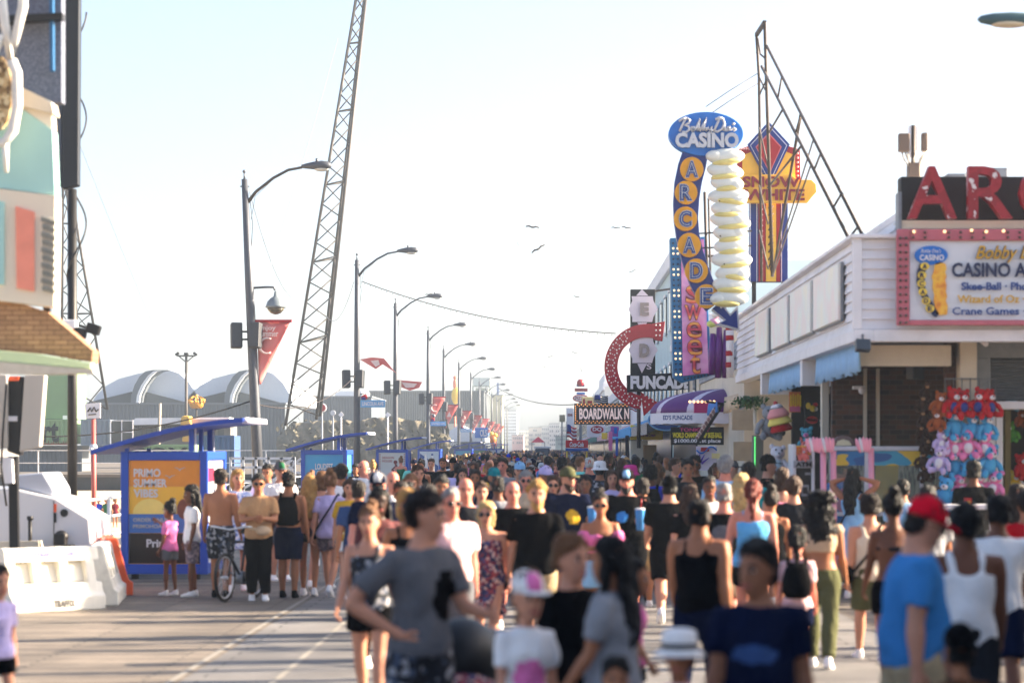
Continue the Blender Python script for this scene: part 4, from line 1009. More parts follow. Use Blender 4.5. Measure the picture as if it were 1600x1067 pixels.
for (ch, x, y) in (('A',1445,416),('R',1441,430),('C',1440,443),('A',1442,456),('D',1447,470),('E',1453,482)): t.ell(x, y, 7, 6, d-.012, .01, 0, 16); t.ptext(ch, x-3.5, x+3.5, y-4, y+4, d-.02, .006, 1, .03)
t.build('emblem_discs', [mat('emblem_yellow', (232,200,70), .5), inkn], BD)
corn = ramp_mat('fried_orange', 'noise', [(196,106,40),(226,150,44),(236,186,60),(206,120,40)], 8, .6, interp='LINEAR', pos=[.3,.45,.6,.75], detail=4)
t = MB(); pts = [(1461,412),(1470,409),(1478,413),(1479,420),(1477,425),(1479,432),(1477,438),(1479,446),(1478,455),(1480,463),(1478,470),(1481,478),(1480,491),(1470,492),(1462,490),(1461,478),(1459,470),(1460,460),(1457,450),(1458,440),(1456,432),(1459,424)]
t.plate(pts, d, .03); t.build('emblem_corn', corn, BD)

# blade sign: oval, curving band, stacked sausage
d = 48.0
B = thing('casino_blade_sign', 'tall blue and gold arcade sign with oval top, lettered discs and arrow', 'sign', W(1120, 515, d))
t = MB()
t.plate([(1103+58.5*math.cos(a), 209.5+34.5*math.sin(a)) for a in [2*math.pi*i/44 for i in range(44)]], d, .28); t.build('oval', skyb, B, bevel=.012)
def stroke(px_pts, d, r, mi=0, mb=None, z=0):
    mb = mb or MB(); pts = [W(x, y, d) for x, y in px_pts]
    mb.path(pts, r, 6, mi); return mb
t = MB()
# cursive name as bent tube strokes
def curs(seq, x0, y0, sx, sy):
    out = []
    for s in seq: out.append([(x0+x*sx, y0-y*sy) for x, y in s])
    return out
script = [[(0,2),(2,13),(3,27),(5,8),(3,0),(0,2)],]
cur = []
cur += [[(1062,206),(1066,196),(1070,188),(1074,185),(1078,188),(1076,193),(1070,196),(1076,198),(1077,203),(1072,207),(1066,206)], [(1061,190),(1066,186),(1072,185)], [(1078,203),(1081,199),(1085,199),(1085,203),(1081,205),(1079,203),(1084,204),(1088,200),(1094,186),(1092,198),(1090,205),(1094,205),(1096,200),(1092,201)],
        [(1096,203),(1098,197),(1103,185),(1100,199),(1099,205),(1103,205),(1105,200),(1101,201)], [(1104,202),(1106,199),(1106,204),(1109,204),(1112,198),(1110,207),(1105,214),(1103,212),(1110,206),(1114,203)],
        [(1115,206),(1120,195),(1124,186),(1130,187),(1132,194),(1128,202),(1121,206),(1115,205)], [(1118,187),(1124,184),(1130,186)], [(1130,203),(1134,200),(1134,198),(1131,199),(1131,204),(1135,204),(1138,201)], [(1137,203),(1141,200),(1141,198),(1138,199),(1138,204),(1142,203),(1145,201)], [(1145,196),(1147,192)], [(1145,204),(1149,201),(1146,199),(1149,203),(1146,205)]]
for s in cur: stroke(s, d-.05, .026, 0, t)
t.ptext('CASINO', 1055, 1154, 208, 231.5, d-.03, .07, 0, .045)
t.build('raised_lettering', silver, B)
L_ = [(1066,238),(1060,256),(1054,285),(1052,318),(1053,345),(1057,372),(1063,398),(1070,424),(1079,446),(1090,468),(1104,486)]
R_ = [(1106,243),(1103,262),(1097,285),(1093,310),(1091,340),(1093,366),(1099,392),(1106,414),(1114,436),(1124,456),(1129,468)]
t = MB(); t.plate(R_+L_[::-1], d+.03, .22); t.build('curved_band', navy, B, bevel=.01)
t = MB(); t.plate([(1112,484),(1125,470),(1141,490),(1153,478),(1156,517),(1119,507),(1132,500)], d+.06, .2); t.build('arrow_edge', silver, B)
t = MB(); t.plate([(1113,482),(1124,473),(1141,494),(1151,484),(1153,513),(1125,505),(1135,500)], d+.02, .035); t.build('arrow', navy, B)
DISC = (('A',1081,264.5,19),('R',1072,301,18.5),('C',1071,342,19),('A',1077,383,19),('D',1088,423,19),('E',1104,463,19))
for ch, x, y, r in DISC:
    t = MB(); t.ell(x, y, r*.96, r, d-.035, .06, 0, 28); o = t.build('letter_disc', gold, B, bevel=.006)
    t = MB(); t.ptext(ch, x-10.5, x+10.5, y-13.5, y+13.5, d-.05, .012, 1, .07); t.ptext(ch, x-9.5, x+9.5, y-12.5, y+12.5, d-.065, .012, 0, .06); t.ptext(ch, x-7, x+7, y-10, y+10, d-.078, .01, 1, -.03); t.build('letter', [inkb, silver], o)
t = MB(); xs = [1134,1133,1136,1138,1139,1141,1141,1142,1143,1144,1143,1140]
rr = random.Random(3)
for i, x in enumerate(xs):
    y = 250+i*19.8+rr.uniform(-2, 2); p = W(x, y, d-.05); wx = (28+rr.uniform(-2, 5))/F*d
    t.sph(p+Vector((0, 0, .05)), wx, .14, .165, 20, 10, 0, Matrix.Rotation(rr.uniform(-.2, .2), 3, 'Y')); t.sph(p+Vector((rr.uniform(-.07, .07), -.04, -.06)), wx*rr.uniform(.66, .84), .125, .075, 18, 8, 1, Matrix.Rotation(rr.uniform(-.15, .15), 3, 'Y')); t.sph(p+Vector((rr.uniform(-.22, .22), -.02, rr.uniform(-.05, .08))), wx*.5, .13, .12, 14, 8, 0)
    for k in range(1): t.sph(p+Vector((rr.uniform(-.25, .25), -.12, rr.uniform(-.09, .02))), .016, None, None, 6, 4, 2)
t.build('stacked_fritter', [mat('frost_white', (216,220,214), .35, var=.05, scale=4, spec=.5), mat('pale_yellow', (216,202,128), .4, var=.14, scale=5), mat('fritter_hole', (92,74,36), .6)], B)
t = MB()
for k in range(15):
    a = rr.uniform(0, 6.28); c = Vector(W(1140+rr.uniform(-22, 22), 468+rr.uniform(-8, 14), d-.1)); q = [c+Vector((.03*math.cos(a+j), 0, .05*math.sin(a*1.3+j))) for j in range(5)]; t.path(q, .009, 5)
t.build('neon_squiggle', signwhite, B)
t = MB()
for y in (365, 388): t.bar(W(1092, y, d+.15), W(1175, y-4, d+.15), .03)
t.tube(W(1101, 300, d+.2), W(1106, 470, d+.2), .03); t.tube(W(1107, 310, d+.25), W(1111, 470, d+.25), .02)
t.build('mounting_frame', steel_d, B)

# yellow restaurant tower sign
d = 60.0
B = thing('snow_white_sign', 'yellow, red and navy tower sign with a diamond crest', 'sign', W(1201, 432, d))
t = MB(); t.rect(1172, 1231, 312, 440, d+.1, .45); t.build('tower_core', navy, B, bevel=.01)
t = MB(); t.rect(1185.5, 1196.5, 314, 440, d+.04, .055); t.rect(1213, 1219, 314, 440, d+.04, .055); t.build('red_strip', signred, B)
t = MB(); t.rect(1197, 1212.6, 314, 440, d+.03, .065); t.build('yellow_strip', amber, B)
t = MB(); t.rect(1182, 1183.2, 314, 440, d+.07, .03); t.rect(1220.6, 1221.8, 314, 440, d+.07, .03); t.rect(1172, 1173, 314, 440, d+.07, .03); t.build('pinstripe', signwhite, B)
t = MB()
for i in range(14): t.sph(W(1191, 319+i*8.4, d+.03), .022, None, None, 6, 4)
t.build('bulb_border', mat('bulb_pink', (226,170,170), .4), B)
t = MB()
for i in range(9):
    y = 322+i*11.5; t.path([W(x_, y_, d+.02) for x_, y_ in ((1201,y+4),(1204,y-2),(1208,y),(1204,y+5),(1203,y+8),(1207,y+6))], .022, 5)
t.build('faded_script', mat('script_brown', (110,74,40), .6), B)
t = MB(); t.plate([(1153,286),(1152,234),(1168,229),(1234,229),(1250,234),(1251,286)], d-.02, .3); t.build('crest_border', signred, B, bevel=.01)
t = MB(); t.plate([(1160,284),(1160,243),(1176,237),(1228,237),(1242,243),(1243,284)], d-.05, .028); t.build('crest_field', amber, B)
t = MB()
for k in range(6): t.sph(W(1246.5, 240+k*7, d-.03), .03, None, None, 6, 4); t.sph(W(1158+k*4, 233, d-.03), .03, None, None, 6, 4)
t.build('bulb_border', mat('bulb_pink', (226,170,170), .4), B)
def kite(k, cy=236): return [(1201, cy-46*k), (1201+33*k, cy-10*k), (1203, cy+56*k), (1201-33*k, cy-10*k)]
t = MB(); t.plate(kite(1.0), d-.16, .1, 0); t.plate(kite(.88), d-.175, .014, 1); t.plate(kite(.84), d-.19, .014, 0); t.plate(kite(.62), d-.205, .014, 2); t.plate(kite(.56), d-.22, .014, 3)
t.build('diamond', [navy, signwhite, mat('rose', (206,110,120), .5), signred], B)
t = MB(); pts = [(1158,317),(1156,274),(1236,272),(1246,281),(1268,281),(1275,288),(1276,300),(1268,309),(1262,317)]; t.plate(pts, d-.26, .22); t.build('name_board', amber, B, bevel=.015)
maroon = mat('ink_maroon', (136,26,44), .5, var=.1)
lettering(B, [maroon], d-.28, ('SNOW', 1160, 1250, 276, 293, 0, .03), ('WHITE', 1163, 1257, 296, 313.5, 0, .03), depth=.05)
t = MB()
for px in (1178, 1224): t.bar(W(px, 432, d+.4), W(px, 500, d+.4), .1)
t.build('support_post', steel_d, B)

# steel A-frame mast on the arcade roof
B = thing('steel_sign_mast', 'rusty leaning steel lattice mast rising from the arcade roof', 'mast', (4.3, 46, 4.72))
t = MB(); ap = W(1195, 35, 48); a2 = W(1182, 55, 49); f1 = W(1207, 432, 47); f2 = W(1190, 440, 50)
t.path([ap, W(1197, 110, 48), f1], .034, 6); t.path([a2, W(1186, 120, 49), f2], .03, 6); t.bar(ap, a2, .07); t.build('upright', steel_d, B)
t = MB(); b1 = W(1334, 388, 34.6); b2 = W(1356, 384, 34.0)
p1 = W(1198, 72, 48); p2 = W(1190, 104, 48.6)
t.tube(p1, b2, .029, .029, 6); t.tube(p2, b1, .029, .029, 6); t.build('raking_leg', steel_d, B)
t = MB()
for k in (.2, .42, .62, .8, .93): a = p1.lerp(b2, k); b = p2.lerp(b1, k+.03); t.tube(a, b, .02, .02, 5)
for k in (.30, .52): a = p2.lerp(b1, k); t.tube(a, W(1200, CY-(a.z-EYE)*F/48, 48), .022, .022, 5)
t.tube(p2.lerp(b1, .62), f1, .016, .016, 5); t.tube(p1.lerp(b2, .55), W(1208, 420, 47), .016, .016, 5); t.tube(p1.lerp(b2, .42), f1, .03, .022, 6)
t.path([W(1184, 60, 49), W(1188, 85, 48.6), W(1196, 92, 48)], .02, 5)
for y0, y1 in ((120, 150), (150, 120), (200, 260), (290, 350), (360, 420)): t.tube(W(1186, y0, 49), W(1200, y1, 48), .018, .018, 5)
t.build('lattice_bracing', steel_d, B)
t = MB()
for y in (115, 131): t.path([W(1184, y, 49), W(1140, y+27, 48.8), W(1103, y+52, 48.5)], .008, 4)
t.build('guy_wire', steel_d, B)

# cell antennas on the roof
B = thing('cell_antenna', 'rooftop phone antenna with brown boxes and cables behind the big red letters', 'antenna', W(1428, 280, 37))
d = 37
t = MB(); t.tube(W(1427, 296, d), W(1427, 196, d), .035); t.build('pole', steel_d, B)
brnb = mat('antenna_brown', (108,92,80), .6, var=.08)
for n_, (x0, x1, y0, y1, dd) in enumerate(((1405,1422,208,237,36.9),(1421,1436,196,247,37.3),(1441,1450,207,236,36.8))):
    t = MB(); t.rect(x0, x1, y0, y1, dd, .16); t.build('panel_antenna', brnb if n_ != 1 else white_paint, B, bevel=.02)
t = MB(); t.rect(1420, 1437, 254, 276, d-.1, .25); t.build('equipment_box', brnb, B, bevel=.01)
t = MB()
for x0, x1 in ((1409,1422),(1414,1428),(1419,1424),(1445,1434),(1448,1437),(1431,1430)): t.path([W(x0, 237, d), W((x0+x1)/2-3, 250, d-.1), W(x1, 262, d), W(x1+1, 282, d)], .014, 5)
t.build('cable', cream_paint, B)
t = MB(); t.rect(1480, 1510, 271, 290, 36, .8); tag(t.build('roof_vent_box', galv, bevel=.02), 'grey roof ventilator box between the big red letters A and R', 'ventilator')
t = MB(); t.rect(1520, 1575, 262, 290, 37, 1.2); tag(t.build('roof_vent_box', galv, bevel=.02), 'wide grey roof unit behind the big red letter R', 'ventilator')

# grey-shingled roof of the next building behind the mast
t = MB(); t.add([(4.6,54.1,4.4),(9,54.1,4.4),(9,70,4.4),(4.6,70,4.4),(6.2,56,6.0),(9,56,6.0),(9,68,6.0),(6.2,68,6.0)], [(0,1,5,4),(0,4,7,3),(4,5,6,7),(3,7,6,2)]); t.box(4.3, 9, 54.1, 70, 3.9, 4.395)
NB = thing('hip_roof_shop', 'low shop with a grey hipped roof behind the arcade', 'building', (6.6, 62, 0))
t.build('roof', brick_mat('grey_shingle', (150,154,162), (130,134,142), (96,98,104), .4, .16, .01, 'xz', bump=.3), NB)
t = MB(); t.box(4.35, 9, 54.3, 70, 0, 3.895); t.build('wall', cream_paint, NB)

# pink vertical sign
d = 56.0
B = thing('pink_vertical_sign', 'tall pink sign with bulb-studded blue edge and sunset-coloured letters', 'sign', W(1080, 598, d))
t = MB(); t.plate([(1047,372),(1101,370),(1112,586),(1066,598),(1052,590)], d, .5); t.build('edge_case', tealblue, B, bevel=.015)
t = MB(); t.plate([(1064,376),(1100,374),(1107,583),(1067,587)], d-.05, .045); t.build('face', ramp_mat('pink_wash', 'noise', [(226,150,196),(214,120,186),(232,166,206),(196,130,196)], 1.6, .45, interp='LINEAR', pos=[.3,.45,.58,.7]), B)
sun_l = ramp_mat('sunset_letter', 'wave', [(196,54,84),(226,90,60),(240,176,70),(226,90,60)], 1.53, .45, stretch=(0,0,1.0), interp='LINEAR', pos=[0,.4,.75,1])
t = MB()
for ch, x0, x1, y0, y1 in (('s',1072,1094,446,474),('w',1070,1096,477,500),('e',1073,1096,503,528),('e',1074,1097,530,555),('t',1079,1094,554,584)): t.ptext(ch, x0-.8, x1+.8, y0-.8, y1+.8, d-.07, .015, 1, .035); t.ptext(ch, x0, x1, y0, y1, d-.085, .015, 0, .0)
t.build('lettering', [sun_l, mat('letter_edge', (120,44,60), .5)], B)
t = MB()
for i in range(26):
    y = 380+i*8.2; k = (y-372)/220
    for xx in (1051.5+5*k, 1058.5+5*k): t.sph(W(xx, y, d-.01), .026, None, None, 6, 4, 0 if i % 4 in (1, 2) else 1)
for i in range(8): t.sph(W(1070+i*5.2, 592-i*.9, d-.01), .026, None, None, 6, 4, 1)
t.build('bulb_border', [bulbo, mat('socket_dark', (24,50,74), .5)], B)
t = MB(); t.bar(W(1100, 400, d+.2), W(1150, 402, d+.2), .06); t.bar(W(1105, 560, d+.2), W(1150, 560, d+.2), .06); t.build('bracket', steel_d, B)
# purple figures in front of next shop (tall purple plastic)
B = thing('purple_ice_cream_sign', 'purple and white moulded ice cream sign behind the blue arrow', 'sign', W(1135, 580, 52))
t = MB()
for x, y0, y1 in ((1112,522,585),(1122,512,590),(1133,516,590)): t.path([W(x, y1, 52), W(x+1, (y0+y1)/2, 51.9), W(x+2, y0, 52)], [.07, .09, .06], 10)
t.build('purple_column', mat('purple_paint', (98,36,120), .4), B)
t = MB()
for k in range(4): t.sph(W(1112+k*4, 506-k*7+4*(k % 2), 51.9), .11, .1, .08, 12, 8, k % 3)
t.build('scoop', [mat('scoop_lime', (206,216,120), .5), mat('scoop_pink', (226,160,190), .5), mat('scoop_white', (226,226,220), .5)], B)
t = MB(); t.tube(W(1140, 500, 51.8), W(1141, 590, 51.8), .085, .085, 14, 0)
for y in (508, 524, 548, 566): t.tube(W(1140, y, 51.8), W(1140.3, y+8, 51.8), .088, .088, 14, 1)
t.build('striped_post', [signwhite, signred], B)

# black fun arcade sign with round arrow
d = 75.0
B = thing('round_arrow_sign', 'red bulb-studded round arrow circling a black and white arcade sign', 'sign', W(1010, 640, d))
t = MB(); t.rect(985, 1024, 452, 586, d, .25); t.build('upright_case', blackm, B, bevel=.02)
lil = mat('lilac_white', (220,208,216), .4, var=.04); tanl = mat('letter_tan', (150,136,130), .5)
t = MB()
for cy, ch in ((483, 'E'), (547, 'D')):
    t.plate([(987,cy-20),(1020,cy-20),(1021,cy-13),(1028,cy),(1021,cy+12),(1019,cy+20),(988,cy+20),(988,cy+13),(982,cy),(988,cy-13)], d-.06, .055); t.plate([(1003,cy+36),(996,cy+21),(1011,cy+21)], d-.04, .035); t.plate([(1003,cy-31),(1013,cy-21),(994,cy-21)], d-.04, .035)
t.build('letter_panel', lil, B)
lettering(B, [tanl, lil], d-.10, ('E', 1000, 1014, 473, 493, 0, .06), ('D', 999, 1015, 537, 558, 0, .06), depth=.03)
lettering(B, [lil], d-.05, ("'S", 1007, 1018, 568, 577, 0, .02), name='small_lettering')
t = MB(); t.plate([(979,586),(1082,581),(1083,608),(980,613)], d-.22, .2); t.build('name_case', blackm, B, bevel=.02)
lettering(B, [signwhite], d-.25, ('FUNCADE', 985, 1079, 587, 608, 0, .055), depth=.04)
cx, cy = 1010, 573; t = MB(); N = 34
def ring(a, r): return (cx+r*math.cos(a), cy-r*1.02*math.sin(a))
angs = [RAD(72+(262-72)*i/N) for i in range(N+1)]
t.plate([ring(a, 65.5) for a in angs]+[ring(a, 45) for a in reversed(angs)], d-.12, .2)
t.plate([(1001,612),(1028,629),(1006,650)], d-.11, .2); t.plate([(1019,506),(1039,502),(1035,533),(1022,531)], d-.11, .2)
t.build('round_arrow', mat('arrow_red', (176,26,40), .45, var=.1), B, bevel=.01)
t = MB()
for i, a in enumerate([RAD(72+i*4.4) for i in range(44)]):
    for r in ((50.5, 62) if i % 2 else (53, 56.5, 60)):
        if not (984 < ring(a, r)[0] < 1030 and ring(a, r)[1] < 566): t.sph(W(*ring(a, r), d-.14), .026 if r != 56.5 else .014, None, None, 7, 5)
for x, y in ((1008,618),(1008,627),(1008,636),(1014,622),(1014,632),(1020,627)): t.sph(W(x, y, d-.13), .028, None, None, 7, 5)
for x in (1025, 1031):
    for y in (508, 516, 524): t.sph(W(x, y, d-.13), .028, None, None, 7, 5)
t.build('bulb_border', bulbw, B)
t = MB(); t.bar(W(1022, 455, d+.1), W(1060, 450, d+.1), .06); t.bar(W(1024, 590, d+.1), W(1090, 590, d+.1), .08); t.tube(W(998, 612, d+.1), W(998, 700, d+.1), .06); t.build('bracket', steel_d, B)

# purple domed awning
B = thing('purple_awning', 'purple domed awning with pale stripes and a white lettered valance', 'awning', (3.6, 60, 0))
cx_, cy_, z0 = 4.7, 61.5, ZZ(645, 60); nu, nv = 28, 10; t = MB(); vs = []; fs = []; mis = []
for i in range(nv+1):
    b = RAD(90*i/nv)
    for j in range(nu+1):
        a = RAD(90+180*j/nu); q = math.cos(b)
        vs.append((cx_+2.15*q*math.cos(a), cy_-2.6*q*math.sin(a) if False else cy_+2.6*q*math.sin(a-math.pi)*1.0, z0+.62*math.sin(b)**.9))
for i in range(nv):
    for j in range(nu):
        fs.append((i*(nu+1)+j, i*(nu+1)+j+1, (i+1)*(nu+1)+j+1, (i+1)*(nu+1)+j))
t.v = vs; t.f = fs
purp = mat('awning_purple', (92,36,110), .7, var=.1); pal = mat('awning_lilac', (206,196,214), .7)
t.m = [(1 if (k % nu) % 5 == 0 or (k % nu) > 22 and (k % nu) % 3 else 0) for k in range(len(fs))]; t.sm = [True]*len(fs)
o = t.build('dome', [purp, pal], B); s = o.modifiers.new('thick', 'SOLIDIFY'); s.thickness = .02
t = MB(); vs = []; fs = []
for j in range(nu+1):
    a = RAD(90+180*j/nu); x = cx_+2.16*math.cos(a); y = cy_+2.61*math.sin(a-math.pi); vs += [(x, y, z0+.005), (x, y, z0-.28+.02*(j % 2))]
for j in range(nu): fs.append((2*j, 2*j+2, 2*j+3, 2*j+1))
t.add(vs, fs, 0); o = t.build('valance', mat('valance_white', (214,212,222), .75, var=.06), B); s = o.modifiers.new('thick', 'SOLIDIFY'); s.thickness = .012
lettering(B, [inkb, mat('ink_green', (60,150,110), .6)], 58.8, ("ED'S FUNCADE", 1036, 1082, 648.5, 656, 0, .03), depth=.01)
t = MB()
for i in range(7): t.sph(W(1078+i*6.3, 627.5, 57.4), .035, None, None, 8, 6)
t.build('bulb_border', bulbo, B)
t = MB(); t.rect(1085, 1120, 627, 645, 58.2, .3); t.build('magenta_panel', mat('magenta_panel', (176,36,110), .6), B)
# skee-ball banner
B = thing('contest_banner', 'black contest banner with pink, yellow and white lines of lettering', 'banner', W(1090, 695, 57.5))
t = MB(); t.rect(1048, 1131, 667, 695, 57.5, .03); t.build('cloth', blackm, B)
lettering(B, [mat('ink_pink', (216,70,130), .5), mat('ink_yellow', (232,214,60), .5), signwhite], 57.48, ('TONIGHT', 1062, 1109, 668.5, 674, 0, .02), ('WORLD CHAMPIONSHIP SKEE-BALL', 1051, 1128, 675.5, 684, 1, .04), ('$1000.00 1st place', 1053, 1126, 685.5, 693, 2, .03), depth=.008)
# raised awning arm
B = thing('folding_awning', 'folded striped awning on a sloping arm beside the purple awning', 'awning', W(1110, 660, 55))
t = MB(); t.plate([(1130,632),(1118,634),(1088,684),(1093,688)], 55, .5); t.build('folded_cloth', ramp_mat('awning_stripe', 'wave', [(150,116,110),(206,186,176),(118,84,80)], 3, .8, stretch=(1,0,.6)), B)
t = MB(); t.bar(W(1130, 630, 54.8), W(1092, 689, 54.8), .07); t.bar(W(1102, 627, 54.8), W(1150, 634, 54.8), .05); t.build('arm', blackm, B)

# street-side shops running away from us
def shop(name, label, y0, y1, h, m, aw=None, win=True, x=4.3, par=.35, floors=1):
    B = thing(name, label, 'building', (x+5, (y0+y1)/2, 0))
    t = MB(); t.box(x, x+10, y0, y1-.02, 0, h); t.build('wall', m, B)
    t = MB(); t.box(x-.12, x+10.1, y0-.1, y1-.12, h+.003, h+par); t.box(x-.16, x-.003, y0-.1, y1-.12, h-.25, h); t.build('cornice', white_paint, B, bevel=.03)
    t = MB(); t.box(x-.05, x-.004, y0+.6, y1-.6, .3, 2.6); t.build('shop_window', mat('shop_glass', (30,34,38), .15, var=.3, scale=1.2), B)
    if win:
        n = max(2, int((y1-y0)/3.2))
        for fl in range(floors):
            for k in range(n):
                y = y0+(k+.5)*(y1-y0)/n; zz = 3.7+fl*2.6
                if zz+1.3 > h-.3: continue
                t = MB(); t.box(x-.05, x-.004, y-.55, y+.55, zz, zz+1.3); w = t.build('window', mat('pane_dark', (64,74,84), .15, var=.2), B)
                t = MB(); t.box(x-.09, x-.051, y-.65, y+.65, zz-.1, zz-.002); t.box(x-.09, x-.051, y-.65, y+.65, zz+1.302, zz+1.4); t.build('window_trim', white_paint, w)
    if aw:
        t = MB(); t.add([(x-.01,y0+.3,3.3),(x-.01,y1-.4,3.3),(x-1.5,y1-.4,2.75),(x-1.5,y0+.3,2.75),(x-.01,y0+.3,3.24),(x-.01,y1-.4,3.24),(x-1.5,y1-.4,2.45),(x-1.5,y0+.3,2.45)], [(0,1,2,3),(3,2,6,7),(7,6,5,4),(0,3,7,4),(1,5,6,2)]); t.build('awning', aw, B)
    return B
stripe_rw = ramp_mat('stripe_red_white', 'wave', [(190,40,50),(226,222,220)], 1.3, .8, stretch=(0,1,0), pos=[0,.5])
stripe_bw = ramp_mat('stripe_dark_white', 'wave', [(40,34,40),(206,196,190)], 1.3, .8, stretch=(0,1,0), pos=[0,.5])
shop('stucco_shop', 'cream stucco shop with a striped dark awning past the purple dome', 70, 84, 5.6, cream_paint, stripe_bw)
shop('teal_shop', 'tall pale teal building with a moulded cornice behind the round arrow', 84.5, 112, 8.6, mat('pale_teal', (186,208,212), .7, var=.08, scale=1, grime=.1), mat('awn_blue', (70,150,206), .8), floors=2)
shop('white_shop', 'white shopfront beyond the tall pale teal building', 113, 146, 5.0, white_paint, stripe_rw)
shop('grey_shop', 'pale grey two storey shop beyond the white shopfront', 147, 190, 5.4, mat('pale_grey', (186,188,188), .8, var=.06, scale=.8), mat('awn_green', (60,110,96), .8), floors=2)
shop('tall_white_hotel', 'tall plain white hotel rising behind the street of signs', 192, 262, 6.9, mat('hotel_white', (216,216,212), .8, var=.05, scale=.6), stripe_rw, floors=3)
shop('sand_shop', 'sand-coloured shops in the haze beyond the white hotel', 265, 345, 6.6, mat('sand_wall', (206,192,168), .8, var=.06, scale=.6), mat('awn_blue', (70,150,206), .8), floors=2)
shop('pale_end_shop', 'very pale hazy shop row at the boardwalk bend', 350, 470, 6.6, mat('pale_grey', (186,188,188), .8), None, floors=1)
t = MB(); t.box(4.6, 7.0, 205, 230, 7.27, 8.4); t.build('roof_house', white_paint, None); 
tag(bpy.data.objects['roof_house'], 'white lift house on top of the plain white hotel', 'roof house')

# boardwalk name sign with lit bulbs
d = 130.0
B = thing('bulb_box_sign', 'dark box sign edged in lit bulbs reading BOARDWALK', 'sign', W(945, 663, d))
t = MB(); t.rect(897, 992, 630, 663, d, .5); t.build('case', mat('case_brown', (64,56,52), .6), B, bevel=.03)
t = MB(); t.rect(903, 986, 636.5, 655.5, d-.04, .035); t.build('inner_panel', blackm, B)
lettering(B, [mat('letter_blush', (240,214,206), .4, emit=.05)], d-.08, ('BOARDWALK N', 905, 983, 637.5, 655, 0, .035), depth=.03)
t = MB()
for i in range(30):
    for y in (632 if i % 2 else 634.3, 658 if i % 2 else 660.5): t.sph(W(899+i*3.1, y, d-.02), .028, None, None, 6, 4)
for i in range(8): t.sph(W(899.3, 637+i*2.7, d-.02), .028, None, None, 6, 4)
t.build('bulb_border', mat('bulb_amber', (255,170,90), .3, emit=.25), B)
# further signs
def board(name, label, x0, x1, y0, y1, d, m, texts=(), post=None, t_=.15):
    B = thing(name, label, 'sign', W((x0+x1)/2, y1, d))
    t = MB(); t.rect(x0, x1, y0, y1, d, t_); t.build('panel', m, B, bevel=.02)
    for (s, a, b, c, e, mm) in texts: lettering(B, [mm], d-.02, (s, a, b, c, e, 0, .03), depth=.02)
    if post:
        t = MB(); t.bar(W(post, (y0+y1)/2, d+t_+.1), (post and XX(post, d), d+t_+.1, 0), .12); t.build('post', galv, B)
    return B
yel = mat('sign_yellow', (236,206,50), .5, var=.06)
board('snack_sign', 'yellow snack sign with dark lettering under the red arrow', 985, 1036, 664, 687, 88, yel, (('Fried Oreos', 997, 1026, 666.5, 671, inkb), ('Waffle Ice Cream', 996, 1024, 677, 682, maroon)))
B = thing('blue_oval_sign', 'dark blue oval sign half hidden behind the purple awning', 'sign', W(1040, 672, 66)); t = MB(); t.ell(1040, 656, 28, 17, 66, .12, 0); t.ell(1040, 656, 25.5, 15, 65.98, .015, 1); t.build('oval', [mat('rim_blue', (120,170,210), .5), mat('oval_navy', (22,62,120), .5)], B)
B = board('diner_sign', 'white ice cream sign with a red lozenge reading DQ', 917, 946, 664, 683, 140, signwhite); t = MB(); t.ell(933, 671, 10, 6, 139.95, .04); t.build('lozenge', signred, B); lettering(B, [signwhite], 139.92, ('DQ', 926, 940, 667.5, 674.5, 0, .03))
B = thing('pylon_sign', 'red and blue tiered pylon sign with a ball on top', 'sign', W(907, 668, 170)); t = MB(); t.sph(W(907, 598, 170), .26, None, None, 12, 8, 0); t.rect(901, 913, 600, 604, 170, .2, 1); t.rect(898, 918, 606.5, 611.5, 170, .3, 2); t.rect(901, 914, 613, 616, 170, .2, 3); t.ell(907, 622, 12, 6, 170, .3, 0); t.ell(907, 622, 10, 4.4, 169.97, .03, 4); t.build('tier', [signred, navy, maroon, skyb, signwhite], B); t = MB(); t.bar(W(907, 628, 170.5), W(907, 700, 170.5), .2); t.build('post', galv, B)
lettering(B, [maroon], 169.9, ('PIZZA', 899, 915, 619.5, 624.5, 0, .02))
board('yellow_red_sign', 'pale yellow sign with red shapes above the bulb box sign', 909, 931, 620, 631, 128, mat('cream_yellow', (232,214,150), .6)); t = MB(); t.rect(911, 914, 623, 631, 127.95, .04); t.rect(918, 925, 626, 630, 127.95, .04); t.build('red_motif', signred, bpy.data.objects['yellow_red_sign'])
board('menu_board', 'narrow white menu board with red crests beside the bulb box sign', 885, 896.5, 637, 668, 150, signwhite, (('KOHR', 887, 894.5, 646, 650, maroon),))
board('hazy_board', 'olive board on a pole in the haze beside the menu board', 874, 883, 648, 659, 230, mat('olive_board', (150,140,110), .7), (), 878)
B = thing('cola_cart', 'square drink stand with red canopy and blue valance on yellow posts', 'stand', (XX(901, 110), 110, 0))
d = 110
t = MB(); t.box(XX(884, d), XX(919, d), d, d+1.0, ZZ(699.5, d), ZZ(687.5, d)); t.build('canopy', mat('cola_red', (204,28,40), .5, var=.05), B, bevel=.02)
t = MB(); t.box(XX(884, d)-.01, XX(919, d)+.01, d-.01, d+1.01, ZZ(704.5, d), ZZ(699.8, d)); t.build('valance', mat('cola_blue', (40,86,160), .6), B)
t = MB(); p = t.ptext('Coca-Cola', 890, 912, 690, 698, d-.03, .015, 0, .03, .3); t.build('lettering', signwhite, B)
for a in (886, 917):
    for k in (0, .9): t = MB(); t.tube((XX(a, d), d+.05+k, 0), (XX(a, d), d+.05+k, ZZ(704.3, d)), .03); t.build('post', mat('post_yellow', (232,190,40), .5), B)
t = MB(); t.box(XX(884, d), XX(919, d), d, d+.9, .05, 1.05); t.build('counter', signwhite, B, bevel=.02)
